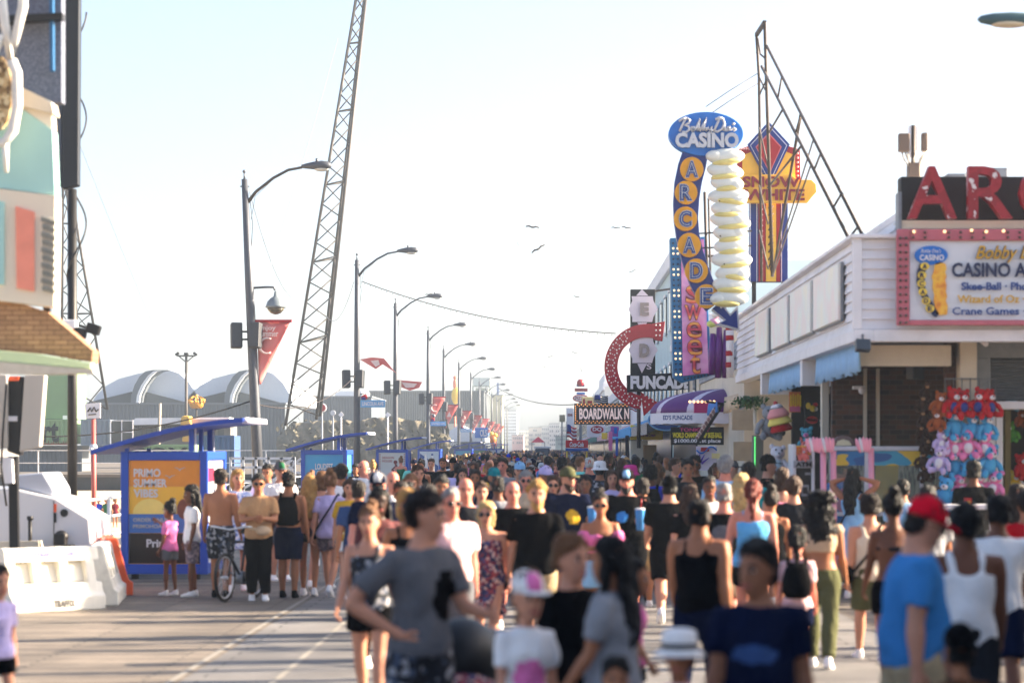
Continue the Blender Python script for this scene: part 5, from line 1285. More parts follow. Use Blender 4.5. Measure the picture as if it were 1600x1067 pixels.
# flags
def flag(label, x0, x1, y0, y1, d, bars, canton, rot=0.):
    B = thing('flag', label, 'flag', W(x0, y1, d), 'flags along the shops')
    t = MB(); n, k = 16, 7; w = (x1-x0)/F*d; h = (y1-y0)/F*d; o = W(x0, y1, d)
    for i in range(n+1):
        for j in range(2*k):
            u = i/n; v = (j//2+(j % 2))/k if True else 0
            t.v.append((o.x+u*w*math.cos(rot), o.y+.12*h*math.sin(u*9+v*2), o.z+v*h-u*h*.35*math.sin(rot+.4)+.06*h*math.sin(u*7)))
    for i in range(n):
        for j in range(k):
            a = i*2*k+2*j; b = (i+1)*2*k+2*j
            t.f.append((a, b, b+1, a+1)); t.m.append(2 if (i < n*.42 and j >= k-4) else j % 2); t.sm.append(True)
    o_ = t.build('cloth', [bars[0], bars[1], canton], B); s = o_.modifiers.new('t', 'SOLIDIFY'); s.thickness = .01
    t = MB(); t.tube(o+Vector((-.03, 0, -h*.5)), o+Vector((-.03, 0, h*1.25)), .02); t.build('flag_pole', galv, B)
flag('striped red and white flag with blue corner above the drink stand', 886, 903, 663, 683, 137, (signred, signwhite), navy, .5)
flag('black and grey striped flag with blue corner above the bulb box sign', 929, 950, 617, 629, 126, (blackm, mat('flag_grey', (160,160,160), .8)), navy)
flag('striped red and white flag inside the round arrow', 985, 999, 628, 640, 92, (signred, signwhite), navy, .6)
for k, (x0, x1, y0, y1, d, c, lab) in enumerate(((951,957,674,704,96,(226,120,170),'pink hanging beach towel outside a far shop'),(962,966,684,712,92,(50,90,180),'blue swim banner hanging outside a far shop'),(977,983,680,716,86,(40,40,46),'dark clothes rack banner beside the snack sign'),(954,967,666,682,100,(160,90,170),'purple and white box sign with blue square'),(940,949,676,686,118,(236,206,70),'small yellow umbrella sign in the shop row'))):
    B = board('hanging_banner', lab, x0, x1, y0, y1, d, mat('banner_%d' % k, c, .7), (), None, .06)
    if k == 3: t = MB(); t.rect(959.5, 964, 668, 677, d-.03, .02); t.build('blue_square', skyb, B)
t = MB(); t.rect(985, 1012, 688, 740, 89, 1.0); tag(t.build('shop_kiosk', cream_paint, bevel=.02), 'cream snack kiosk with a dark doorway under the yellow snack sign', 'kiosk')
t = MB(); t.rect(1005, 1026, 695, 740, 88.5, .3); tag(t.build('kiosk_shutter', mat('plywood', (150,120,84), .8), bevel=.02), 'brown plywood shutter beside the cream snack kiosk', 'shutter')
t = MB(); t.rect(1088, 1120, 697, 735, 56.5, .1, 0); t.path([W(1088+i*2, 703+5*math.sin(i*.4), 56.45) for i in range(17)], .02, 5, 1); t.rect(1095, 1108, 699, 705, 56.44, .03, 2); t.rect(1112, 1125, 708, 716, 56.44, .03, 3)
B = thing('prize_board', 'pale lilac prize board with purple streaks below the contest banner', 'sign', W(1104, 735, 56.5)); t.build('panel', [mat('pale_lilac', (214,204,222), .6), skyb, signred, mat('cream_yellow', (232,214,150), .6)], B)
t = MB()
for x0, y0, x1, y1 in ((1094,722,1101,710),(1096,724,1108,715),(1092,720,1094,708)): t.tube(W(x0, y0, 56.43), W(x1, y1, 56.43), .03, .008, 6)
t.build('purple_streak', mat('streak_purple', (96,60,170), .5), B)
# ---------------------------------------------------------------- toys, booth and small things at the arcade front
PRNG = random.Random(77)
def plush(name, label, x, y_px, d, hgt, m, muzzle, group, belly=None, tilt=0., ears='round', cat='plush toy'):
    """sitting teddy: body, head, ears, limbs in one skin; muzzle and belly of their own"""
    p = W(x, y_px, d); s = hgt/.36*PRNG.uniform(.88, 1.14)
    B = thing(name, label, cat, p, group); B.rotation_euler = (PRNG.uniform(-.1, .1), tilt+PRNG.uniform(-.22, .22), PRNG.uniform(-.5, .5))
    t = MB(); c = lambda a, b, e: p+Vector((a, b, e))*s
    t.sph(c(0, 0, .11), .085*s, .07*s, .11*s, 14, 10); t.sph(c(0, -.01, .26), .085*s, .075*s, .078*s, 14, 10)
    for e in (-1, 1):
        if ears == 'round': t.sph(c(e*.068, 0, .325), .032*s, .02*s, .032*s, 10, 7)
        else: t.path([c(e*.05, 0, .31), c(e*.07, 0, .37), c(e*.085, 0, .42)], [.03*s, .026*s, .008*s], 8)
        t.path([c(e*.06, 0, .17), c(e*.12, -.03, .12), c(e*.14, -.05, .06)], [.036*s, .034*s, .03*s], 8); t.path([c(e*.04, 0, .04), c(e*.075, -.06, .01), c(e*.085, -.10, .005)], [.045*s, .04*s, .036*s], 8)
        t.sph(c(e*.14, -.055, .05), .03*s); t.sph(c(e*.088, -.105, .01), .036*s, .025*s, .045*s)
    t.build('body', m, B)
    t = MB(); t.sph(c(0, -.08, .235), .042*s, .03*s, .032*s, 10, 7); t.sph(c(0, -.108, .245), .013*s, .01*s, .010*s, 8, 5, 1)
    for e in (-1, 1): t.sph(c(e*.035, -.078, .285), .011*s, .008*s, .012*s, 8, 5, 1)
    t.build('muzzle', [muzzle, blackm], B)
    if belly: t = MB(); t.sph(c(0, -.035, .11), .060*s, .045*s, .075*s, 12, 8); t.build('belly', belly, B)
    return B
pb = mat('plush_blue', (72,158,206), .95, var=.12, scale=20, bump=.5); pk = mat('plush_pink', (232,130,180), .95, var=.12, scale=20, bump=.5); pw = mat('plush_white', (222,218,224), .95, var=.08, scale=20, bump=.5)
pr = mat('plush_red', (186,26,38), .95, var=.12, scale=20, bump=.5); po = mat('plush_brown', (150,78,40), .95, var=.2, scale=20, bump=.6); pd = mat('plush_dark', (62,42,32), .95, var=.2, scale=20, bump=.5); plv = mat('plush_lilac', (190,172,214), .95, var=.14, scale=14, bump=.5)
ROWS = (('upper blue', pb, pw, 684, ((1494,'end nearest the brown plush heads'),(1519,'middle one'),(1541,'end beside the white pier'))), ('upper pink', pk, pw, 713, ((1491,'end nearest the lilac plush'),(1515,'middle one'),(1539,'end beside the white pier'))),
        ('lower blue', pb, pw, 743, ((1494,'end nearest the lilac plush'),(1517,'middle one, tipped over'),(1543,'end beside the white pier'))), ('lower pink', pk, pw, 778, ((1503,'end by the black tee'),(1530,'middle one behind the black tee'),(1549,'end beside the white pier'))))
for row, m, mz, yb, its in ROWS:
    for x, w_ in its:
        plush('plush_bear', f"{row.split()[1]} plush bear hanging in the {row} row, {w_}", x, yb, 33.7, .40, m, mz, 'plush bears on the toy rack', pw if 'pink' in row else None, .35 if 'tipped' in w_ else 0)
for x, w_ in ((1485,'end nearest the brown plush heads'),(1505,'second from the brown plush heads'),(1527,'second from the roller shutter'),(1548,'end under the roller shutter')):
    plush('plush_doll', f"red-headed plush doll in the top row of the rack, {w_}", x, 650, 33.65, .38, pr, pw, 'red plush dolls on the toy rack', navy)
for y, w_ in ((645,'top one'),(672,'lower one')): plush('plush_ball', f"round fuzzy brown plush hanging beside the red dolls, {w_}", 1464, y, 33.6, .34, po, pw, 'brown plush toys on the toy rack')
for y, w_ in ((706,'upper one'),(736,'lower one')): plush('plush_unicorn', f"lilac and white plush pony below the brown plush, {w_}", 1467, y, 33.6, .34, plv, pw, 'lilac plush ponies', pw, .1, 'tall')
plush('plush_bear', 'blue plush bear hanging lowest, under the lilac plush pony', 1476, 792, 33.6, .44, pb, pw, 'plush bears on the toy rack')
for i, y in enumerate((622,642,664,686,708,730,752)): plush('plush_monkey', f"dark plush monkey in the hanging chain, {('top','second','third','fourth','fifth','sixth','lowest')[i]} of seven", 1447-(i % 2)*6, y, 34.2, .27, pd, mat('plush_tan', (176,136,96), .9), 'dark plush monkeys in a chain')
B = thing('toy_rack', 'white wire rack behind the hanging plush bears', 'rack', W(1515, 800, 33.95))
t = MB()
for x in (1477, 1490, 1503, 1516, 1530, 1544, 1556): t.tube(W(x, 590, 33.95), W(x, 860, 33.95), .008, .008, 5)
for y in (592, 650, 684, 713, 743, 778, 830): t.tube(W(1476, y, 33.95), W(1557, y, 33.95), .010, .010, 5)
t.build('wire_grid', galv, B)
for k, (x, y, s, m, lab) in enumerate(((1583,690,.32,mat('plush_green',(86,160,60),.95,bump=.4),'green plush toy inside the dark stall doorway'),(1583,770,.36,mat('plush_yellow',(226,190,50),.95,bump=.4),'yellow plush toy low inside the dark stall'),(1597,745,.34,pr,'red plush toy inside the dark stall'),(1580,640,.28,pb,'blue plush toy high inside the dark stall'),(1598,790,.34,pw,'white plush toy low inside the dark stall'),(1592,665,.25,po,'brown plush toy high inside the dark stall'))):
    plush('plush_toy', lab, x, y, 35.2, s, m, pw, 'plush toys inside the stall')
# counter rail with red and yellow stickers
B = thing('counter_rail', 'white counter rail with hazard-striped stickers before the plush bears', 'rail', (6.6, 31.2, 0))
t = MB(); t.rect(1475, 1640, 788, 796, 30.8, .3); t.build('rail_top', signwhite, B, bevel=.01)
t = MB()
for x in (1490, 1590): t.bar(W(x, 796.2, 30.95), (XX(x, 30.95), 30.95, 0), .06)
t.build('post', galv, B)
haz = ramp_mat('hazard', 'wave', [(214,170,30),(30,26,24)], 6, .5, stretch=(1,0,1), pos=[0,.5])
t = MB(); t.rect(1507, 1518, 778, 806, 30.76, .03); o = t.build('sticker', signred, B); t = MB(); t.rect(1508, 1517, 782, 790, 30.74, .015); t.rect(1508, 1517, 796, 803, 30.74, .015); t.build('hazard_stripe', haz, o)
# glass prize booth
B = thing('prize_booth', 'glass prize booth with white frame, pink posts and a painted wave header', 'booth', (5.2, 34.9, 0))
d = 34.4
t = MB(); t.rect(1300, 1531, 697, 704, d, .1); t.rect(1297, 1303, 704.2, 900, d, .1); t.rect(1351, 1358, 704.2, 900, d+.02, .08); t.rect(1438, 1443, 704.2, 900, d+.02, .08); t.rect(1525, 1531, 704.2, 900, d, .1); t.rect(1303.2, 1524.8, 800, 806, d+.01, .08); t.build('frame', mat('booth_white', (206,208,214), .4), B, bevel=.01)
wavep = ramp_mat('painted_wave', 'noise', [(226,190,60),(40,120,176),(30,90,150),(60,160,190),(226,190,60),(150,40,120)], .9, .5, stretch=(1.2,1,3), pos=[0,.40,.46,.54,.61,.68], detail=1.5)
t = MB(); t.rect(1303.3, 1350.7, 704.4, 727, d+.03, .03); t.rect(1358.3, 1437.7, 704.4, 727, d+.03, .03); t.rect(1443.3, 1524.7, 704.4, 727, d+.03, .03); t.build('header', wavep, B)
glass = mat('booth_glass', (150,160,150), .05, var=.02, spec=.6); glass.node_tree.nodes['Principled BSDF'].inputs['Alpha'].default_value = .22
t = MB(); t.rect(1303.4, 1350.6, 727.3, 799.6, d+.05, .01); t.rect(1358.4, 1437.6, 727.3, 799.6, d+.05, .01); t.rect(1443.4, 1524.6, 727.3, 799.6, d+.05, .01); t.build('glass_pane', glass, B)
t = MB(); t.box(XX(1303, d), XX(1524, d), 35.9, 36.0, 0, 1.9); t.build('back_panel', ramp_mat('booth_back', 'noise', [(150,158,140),(96,104,92),(176,178,160),(52,58,54)], 5, .7, stretch=(3,1,.5), pos=[0,.42,.52,.64]), B)
t = MB(); t.rect(1368, 1404, 722, 800, 35.5, .03); t.build('yellow_poster', mat('poster_yellow', (206,180,60), .6, var=.2, scale=3), B)
for x, m in ((1317,pk),(1330,pb),(1412,pw),(1465,po),(1490,plv)):
    plush('plush_prize', {1317:'pink plush prize inside the glass booth',1330:'blue plush prize inside the glass booth',1412:'white plush prize inside the glass booth',1465:'brown plush prize inside the glass booth',1490:'lilac plush prize inside the glass booth'}[x], x, 798, 35.1, .34, m, pw, 'prizes inside the glass booth')
pinkp = mat('pink_post', (240,158,178), .45, var=.05)
for n_, (x, y0) in enumerate(((1286, 704), (1302, 704), (1361, 700))): t = MB(); t.tube(W(x, y0, 34.0), (XX(x, 34.0)+.02, 34.0, 0), .042, .042, 12); t.build('pink_post', pinkp, B)
for n_, x in enumerate((1272, 1292, 1350)):
    t = MB()
    for k in range(5): t.sph(W(x-9+k*4.4, 694+abs(k-2), 33.9), .030, .03, .11, 8, 8, k % 2 if k < 3 else 0, Matrix.Rotation(-.30+.1*k, 3, 'Y'))
    t.build('pink_bunch', [pinkp, pw], B)
t = MB(); cxp = 1318; t.plate([(1300,697),(1302,688),(1309,682),(1318,680),(1327,682),(1334,688),(1336,697)], 34.6, .1); t.build('arched_top', mat('arch_brown', (104,84,84), .5), B, bevel=.01); t = MB(); t.plate([(1306,696),(1309,689),(1318,686),(1327,689),(1331,696)], 34.57, .025); t.build('arch_sign', mat('arch_cream', (214,204,170), .5), B)
# cash machine
B = thing('cash_machine', 'cash machine in a white frame with an orange toy-filled top', 'cash machine', (XX(1250, 34.6), 34.8, 0)); d = 34.4
t = MB(); t.rect(1238, 1244, 694, 900, d, .6); t.rect(1268, 1273, 694, 900, d, .6); t.build('frame', mat('booth_white', (206,208,214), .4), B, bevel=.01)
t = MB(); t.rect(1244.3, 1267.7, 730, 900, d+.05, .5); t.build('body', blackm, B, bevel=.02)
t = MB(); t.rect(1244.3, 1267.7, 696, 711, d+.05, .5); t.build('header', ramp_mat('orange_grad', 'noise', [(214,150,40),(196,60,30),(226,170,50)], 4, .5, stretch=(1,1,4), interp='LINEAR', pos=[.35,.5,.65]), B)
t = MB(); t.rect(1240, 1270, 719.5, 731, d-.03, .06); t.build('name_plate', mat('plate_grey', (150,152,158), .5), B, bevel=.008); lettering(B, [blackm], d-.04, ('ATM', 1243, 1268, 721.5, 729, 0, .05), depth=.01)
t = MB(); t.rect(1252, 1264, 757, 775, d+.03, .015, 0); t.rect(1254.5, 1261.5, 761, 771, d+.02, .006, 1); t.rect(1258, 1267, 738, 742, d+.03, .012, 0); t.build('screen_panel', [galv, blackm], B)
plush('plush_prize', 'coral plush toy behind the glass of the cash machine top', 1256, 719, 34.4, .2, mat('plush_coral', (226,120,110), .95, bump=.4), pw, None)
# hanging plush by the shop opening
B = thing('tiered_plush_hat', 'tall tiered plush cupcake in pink, yellow and red with a cherry', 'plush toy', W(1222, 676, 40)); B.rotation_euler = (0, -.22, 0)
p = W(1222, 676, 40); t = MB(); t.lathe(p, [(.02,.02),(.17,.02),(.19,.05),(.14,.15),(.10,.16)], 18, 0); t.lathe(p, [(.02,.14),(.20,.14),(.21,.17),(.15,.27),(.10,.28)], 18, 1); t.lathe(p, [(.02,.26),(.18,.26),(.19,.30),(.11,.42),(.05,.47)], 18, 2); t.sph(p+Vector((0, 0, .50)), .04, None, None, 10, 7, 3)
t.build('tier', [mat('plush_red', (186,26,38)), mat('plush_lemon', (232,212,110), .95, bump=.4), mat('plush_blush', (226,150,150), .95, bump=.4), mat('cherry', (170,20,34), .4)], B)
t = MB(); t.lathe(p, [(.10,.44),(.12,.41),(.08,.47),(.03,.485)], 18, 0); t.build('icing', pw, B)
plush('plush_elephant', 'grey plush toy beside the tiered plush cupcake', 1201, 683, 40.2, .5, mat('plush_grey', (140,144,150), .95, bump=.4), pw, 'plush toys hanging at the shop opening')
plush('plush_snowman', 'large white plush snowman with teal scarf below the cupcake', 1212, 742, 39, .56, pw, pw, 'plush toys hanging at the shop opening', mat('plush_ice', (190,214,226), .95, bump=.4))
plush('plush_octopus', 'teal and pink plush toy beside the cash machine', 1264, 704, 39.5, .38, mat('plush_teal', (70,150,170), .95, bump=.4), pk, 'plush toys hanging at the shop opening')
plush('plush_rabbit', 'coral plush rabbit below the teal plush toy', 1258, 716, 38.8, .26, mat('plush_coral', (226,120,110), .95, bump=.4), pw, 'plush toys hanging at the shop opening', None, 0, 'tall')
def poster(label, x0, x1, y0, y1, d, m, motif):
    B = thing('wall_poster', label, 'poster', W((x0+x1)/2, y1, d), 'food posters on the arcade wall'); t = MB(); t.rect(x0, x1, y0, y1, d, .03); t.build('board', m, B)
    t = MB()
    for (kind, cx, cy, a, b, mi) in motif:
        if kind == 'e': t.ell(cx, cy, a, b, d-.012, .012, mi, 16)
        else: t.rect(cx-a, cx+a, cy-b, cy+b, d-.012, .012, mi)
    t.build('picture', [mat('food_yellow', (232,190,50), .6), mat('food_red', (190,50,44), .6), mat('food_cream', (230,214,190), .6), mat('food_pink', (206,96,130), .6)], B)
poster('poster of yellow fries fading into pink on brick', 1233, 1251, 612, 644, 44, mat('poster_orange', (214,120,50), .6), [('r',1236+3.6*k, 626-(k % 2)*2, 1.2, 9, 0) for k in range(5)]+[('r',1242,639,8,4,3)])
poster('black poster with yellow lemons and red fruit', 1257, 1296, 626, 651, 43, blackm, [('e',1263,634,4,5,0),('e',1270,638,5,5,0),('e',1274,632,4,3,1),('e',1275,639,3,3,2),('e',1288,634,4,6,1)])
poster('black poster with an oval red dish and white popcorn', 1257, 1296, 653, 690, 43, blackm, [('e',1269,656,9,6,1),('e',1269,656,10,2,3)]+[('e',1286+4*math.cos(k*2.1),660+5*math.sin(k*1.7),3,3,2) for k in range(8)])
t = MB(); t.rect(1285, 1297, 600, 615, 41, .05); tag(t.build('framed_notice', cream_paint, bevel=.01), 'small cream framed notice under the white soffit', 'notice')
# flood light, camera, ivy, green LED post
B = thing('flood_light', 'dark rectangular flood light under the corner of the white fascia', 'flood light', W(1348, 550, 32.6)); t = MB(); t.obox(W(1348, 540, 32.6), (.2, .12, .16), Matrix.Rotation(-.35, 3, 'X') @ Matrix.Rotation(.12, 3, 'Z')); t.build('housing', mat('dark_slate', (44,56,70), .4), B, bevel=.012); t = MB(); t.bar(W(1348, 533, 32.68), W(1348, 522, 32.95), .03); t.build('bracket', galv, B)
B = thing('security_camera', 'white bullet camera beside the roller shutter', 'camera', W(1538, 540, 33.8)); t = MB(); t.tube(W(1528, 528, 33.9), W(1541, 538, 33.6), .035, .035, 10); t.build('camera_body', signwhite, B); t = MB(); t.bar(W(1530, 528, 33.95), W(1530, 518, 34.2), .03); t.build('bracket', galv, B)
B = thing('security_camera', 'white dome camera on the brick wall under the soffit', 'camera', W(1345, 612, 37.6)); t = MB(); t.rect(1334, 1352, 603, 608, 37.6, .2); t.sph(W(1347, 610, 37.55), .06); t.build('camera_body', signwhite, B)
B = thing('speaker_box', 'black speaker box under the overhang beside the brick pier', 'speaker', W(1428, 592, 36)); t = MB(); t.obox(W(1430, 580, 36), (.2, .2, .24), Matrix.Rotation(.4, 3, 'Z')); t.build('box', mat('speaker_slate', (58,66,76), .5), B, bevel=.012); t = MB(); t.bar(W(1430, 566, 36.05), (XX(1430, 36), 36.1, 3.56), .03); t.build('bracket', galv, B)
B = thing('ivy', 'green artificial ivy hanging on the shop post', 'plant', W(1166, 640, 49)); rr = random.Random(6); t = MB()
for k in range(420):
    c = W(1172+rr.gauss(0, 11), 622+abs(rr.gauss(0, 6)), 49+rr.uniform(-.3, .3)); a = Vector((rr.uniform(-1, 1), rr.uniform(-1, 1), rr.uniform(-1, 1)))*.06; b = Vector((rr.uniform(-1, 1), rr.uniform(-1, 1), rr.uniform(-1, 1)))*.05
    t.add([c, c+a, c+a+b, c+b], [(0, 1, 2, 3)])
t.build('foliage', ramp_mat('ivy_green', 'noise', [(30,74,36),(50,100,46),(24,56,30)], 9, .6, pos=[0,.45,.6]), B)
t = MB(); t.tube(W(1180, 632, 49), W(1182, 690, 49), .05, .05, 8); t.build('stem', cream_paint, B)
B = thing('light_post', 'square post edged with green lights in front of the dark shop', 'post', (XX(1184, 48), 48, 0)); t = MB(); t.rect(1176, 1193, 680, 790, 48, .2); t.build('post', mat('post_grey', (120,112,104), .6), B, bevel=.01)
t = MB()
for k in range(26): t.sph(W(1179.5, 683+k*1.9, 47.97), .012, None, None, 6, 4)
t.build('light_strip', mat('green_led', (90,226,120), .3, emit=.35), B)
t = MB(); t.rect(1144, 1180, 640, 672, 51, .2); tag(t.build('shop_screen', mat('shop_beige', (176,160,136), .8), bevel=.01), 'beige panel hung across the shop opening below the ivy', 'panel')
t = MB(); t.rect(1146, 1178, 690, 720, 52, .1); tag(t.build('shop_screen', MATS['shop_beige'], bevel=.01), 'lower beige panel in the shop opening beside the green light strip', 'panel')
# the lamp that reaches in from outside the frame
B = thing('street_lamp', 'green-grey street lamp head reaching in above the arcade corner', 'street lamp', (8.4, 28, 0)); c = W(1568, 31, 28)
t = MB(); t.path([c+Vector((2.6, 0, -1.6)), c+Vector((2.2, 0, -.5)), c+Vector((1.2, 0, -.02)), c+Vector((.4, 0, .02))], [.06, .05, .045, .04], 8); t.tube((8.0, 28, 0), c+Vector((2.62, 0, 0.3)), .12, .08, 10); t.build('pole', galv, B)
t = MB(); pr_ = [(-.30, .012, .012), (-.26, .05, .04), (-.12, .10, .065), (.10, .12, .075), (.30, .10, .065), (.5, .06, .05)]
t.path([c+Vector((x, 0, 0)) for x, a, b in pr_], [b*1.15 for x, a, b in pr_], 12); t.build('lamp_head', mat('lamp_green', (70,96,100), .5, metal=.3), B); t = MB(); t.sph(c+Vector((.06, 0, -.055)), .22, .09, .045, 14, 8); t.build('lens', mat('lens_cream', (206,190,160), .25), B)
# ---------------------------------------------------------------- left side: kiosks, lamps, pier, stand
kblue = mat('kiosk_blue', (26,76,176), .42, var=.10, scale=4, grime=.18); kroof = mat('kiosk_roof', (22,64,160), .45, var=.08); tipw = mat('roof_tip', (206,208,226), .5)
KD = [(-6.72,37.8),(-7.33,71),(-7.36,102),(-7.80,142),(-7.1,178),(-6.95,214),(-6.9,250),(-6.9,286)]
KL = ['blue kiosk with an orange summer poster', 'blue kiosk with a teal poster in white block lettering', 'blue kiosk with a cream dragon poster', 'blue kiosk with two bottles on its poster', 'blue kiosk with a turquoise poster beyond the bottles', 'blue kiosk with a green poster in the distance', 'small far blue kiosk with a white poster', 'most distant tiny blue kiosk with a pale poster']
def kiosk(i, face, side):
    x0, y0 = KD[i]; w, dp, h = 1.36, 2.2, 2.0
    B = thing('poster_kiosk', KL[i], 'kiosk', (x0+w/2, y0+dp/2, 0), 'blue poster kiosks')
    t = MB(); fw = .12
    t.box(x0, x0+fw, y0, y0+fw, .08, h); t.box(x0+w-fw, x0+w, y0, y0+fw, .08, h); t.box(x0+fw, x0+w-fw, y0+.003, y0+fw-.003, h-fw-.02, h-.003); t.box(x0+fw, x0+w-fw, y0+.003, y0+fw-.003, .083, .24)
    t.box(x0, x0+fw, y0+dp-fw, y0+dp, .08, h); t.box(x0+w-fw, x0+w, y0+dp-fw, y0+dp, .08, h); t.box(x0+w-fw+.003, x0+w-.003, y0+fw, y0+dp-fw, h-fw-.02, h-.003); t.box(x0+w-fw+.003, x0+w-.003, y0+fw, y0+dp-fw, .083, .24)
    t.box(x0+.003, x0+fw-.003, y0+fw, y0+dp-fw, h-fw, h-.003); t.box(x0+.02, x0+fw-.02, y0+fw, y0+dp-fw, .10, h-fw)
    t.build('frame', kblue, B, bevel=.012)
    t = MB(); 
    for a in (x0+.15, x0+w-.25): 
        for b in (y0+.1, y0+dp-.25): t.box(a, a+.1, b, b+.15, 0, .079)
    t.build('foot', blackm, B)
    t = MB(); t.box(x0+fw, x0+w-fw, y0+.045, y0+.075, .24, h-fw-.02); P = t.build('poster', face, B)
    t = MB(); t.box(x0+w-.075, x0+w-.045, y0+fw, y0+dp-fw, .24, h-fw-.02); S_ = t.build('side_poster', side, B)
    # roof: gentle curve from a low edge towards the beach to a high edge over the walk
    t = MB(); n = 10; prev = None; xs = [x0-.42+(w+1.0)*k/n for k in range(n+1)]; zs = [2.02+.50*math.sin(RAD(80)*k/n)/math.sin(RAD(80)) for k in range(n+1)]
    for k in range(n):
        t.add([(xs[k],y0-.25,zs[k]),(xs[k+1],y0-.25,zs[k+1]),(xs[k+1],y0+dp+.25,zs[k+1]),(xs[k],y0+dp+.25,zs[k]),(xs[k],y0-.25,zs[k]-.07),(xs[k+1],y0-.25,zs[k+1]-.07),(xs[k+1],y0+dp+.25,zs[k+1]-.07),(xs[k],y0+dp+.25,zs[k]-.07)], [(0,1,2,3),(7,6,5,4),(0,4,5,1),(3,2,6,7)]+([(0,3,7,4)] if k == 0 else [])+([(1,5,6,2)] if k == n-1 else []))
    t.build('roof', kroof, B)
    t = MB()
    for k in range(12): t.tube((x0+w+.56, y0-.15+k*.22, 2.475), (x0+w+.66, y0-.15+k*.22, 2.485), .045, .045, 8)
    t.build('roof_edging', tipw, B)
    t = MB()
    for b in (y0+.05, y0+dp-.11): t.box(x0+w-.30, x0+w-.22, b, b+.06, h, 2.40); t.box(x0+.06, x0+.12, b, b+.06, h, 2.05)
    t.bar((x0+w-.26, y0+dp/2, h), (x0+w-.26, y0+dp/2, 2.41), .06)
    t.build('roof_post', kblue, B)
    t = MB(); t.box(x0+w-.205, x0+w-.19, y0+.05, y0+.11, h, 2.38); t.box(x0+w-.205, x0+w-.19, y0+dp-.11, y0+dp-.05, h, 2.38); t.build('post_edge', tipw, B)
    return B, P, x0, y0
warm = ramp_mat('poster_sunset', 'grad', [(44,96,170),(60,120,190),(226,180,70),(226,150,50),(206,104,40),(190,84,40)], rough=.25, stretch=(1,1,1), pos=[0,.36,.37,.66,1.1,1.3], interp='LINEAR')
white_p = mat('poster_white', (206,206,210), .3, var=.03); teal_p = ramp_mat('poster_teal', 'noise', [(20,116,170),(26,140,196),(30,150,200)], 1.2, .3, interp='LINEAR', pos=[.3,.5,.7])
B, P, x0, y0 = kiosk(0, mat('poster_base', (238,180,50), .25, var=.06, scale=2), white_p)
yf = y0+.04
def kt(P, mats, items, y, name='lettering'):
    t = MB()
    for s, x, z, w, h, mi in items: t.text(s, (x, y, z), w, h, depth=.004, mi=mi, bold=.03)
    return t.build(name, mats, P)
t = MB(); xa, xb = x0+.125, x0+1.235
t.box(xa, xb, yf-.004, yf+.001, .25, .72, 0); t.box(xa, xb, yf-.004, yf+.001, .725, 1.02, 1); t.box(xa, xb, yf-.003, yf+.001, 1.45, 1.855, 3)
t.add([(xa+.33+.27*math.cos(a), yf-.006, 1.022+.24*math.sin(a)) for a in [math.pi*k/18 for k in range(19)]], [tuple(range(19))], 2)
t.build('artwork', [mat('poster_black', (12,12,15), .3), mat('poster_sea', (44,104,176), .3, var=.1), mat('poster_sun', (236,206,110), .3), mat('poster_rust', (222,138,40), .3, var=.06)], P)
kt(P, [white_p, mat('poster_grey', (170,170,176), .4)], [('PRIMO', x0+.20, 1.60, .42, .13, 0), ('SUMMER', x0+.20, 1.44, .52, .13, 0), ('VIBES', x0+.20, 1.28, .38, .13, 0), ('ORDER ONLINE', x0+.19, .90, .62, .06, 1), ('PRIMOHOAGIES', x0+.19, .80, .62, .06, 1), ('Primo', x0+.40, .50, .42, .13, 0)], yf-.008)
t = MB()
for bx, bz in ((x0+.92, 1.72), (x0+.76, 1.60)):
    t.add([(bx-.10, yf-.006, bz+.03), (bx-.02, yf-.006, bz+.005), (bx, yf-.006, bz-.03), (bx+.02, yf-.006, bz), (bx+.10, yf-.006, bz+.035), (bx+.03, yf-.006, bz+.02), (bx, yf-.006, bz), (bx-.03, yf-.006, bz+.022)], [(0,1,7),(1,2,6,7),(2,3,5,6),(3,4,5)])
t.build('bird_motif', mat('poster_grey', (170,170,176), .4), P)
t = MB(); t.sph((x0+.98, yf-.005, 1.10), .10, .003, .16, 14, 8); t.box(x0+.88, x0+1.08, yf-.007, yf-.005, 1.02, 1.14); t.build('sandwich_motif', mat('poster_brown', (120,60,40), .4, var=.3, scale=12), P)
t = MB(); xs_ = x0+1.36-.04; 
t.box(xs_, xs_+.004, y0+.35, y0+1.0, 1.52, 1.74); t.build('side_mark', mat('poster_maroon', (140,40,70), .4), B)
B, P, x0, y0 = kiosk(1, teal_p, mat('poster_seagreen', (70,150,160), .4))
kt(P, [white_p], [('LOUDEST', x0+.42, 1.42, .52, .18, 0), ('FLOORSET', x0+.30, 1.20, .78, .19, 0)], y0+.036)
B, P, x0, y0 = kiosk(2, mat('poster_cream', (214,212,206), .3, var=.04), kblue)
kt(P, [mat('poster_rose', (186,120,116), .4)], [('DRAGON', x0+.26, 1.60, .5, .10, 0), ('HOUSE', x0+.26, 1.46, .42, .10, 0)], y0+.036)
t = MB(); t.path([(x0+.80, y0+.03, 1.42), (x0+.86, y0+.03, 1.30), (x0+.74, y0+.03, 1.20), (x0+.66, y0+.03, 1.15), (x0+.78, y0+.03, 1.08), (x0+.92, y0+.03, 1.0), (x0+.80, y0+.03, .92), (x0+.66, y0+.03, .88), (x0+.76, y0+.03, .8)], [.03,.05,.03,.03,.06,.08,.07,.06,.02], 8); t.sph((x0+.82, y0+.03, 1.46), .08, .01, .08); t.build('dragon_motif', mat('poster_oxblood', (120,40,44), .5, var=.3, scale=14), P)
t = MB()
for k in range(16): t.box(x0+.14, x0+.19, y0+.036, y0+.04, .3+k*.097, .35+k*.097); t.box(x0+1.17, x0+1.22, y0+.036, y0+.04, .3+k*.097, .35+k*.097)
t.build('poster_border', mat('poster_rose', (186,120,116), .4), P)
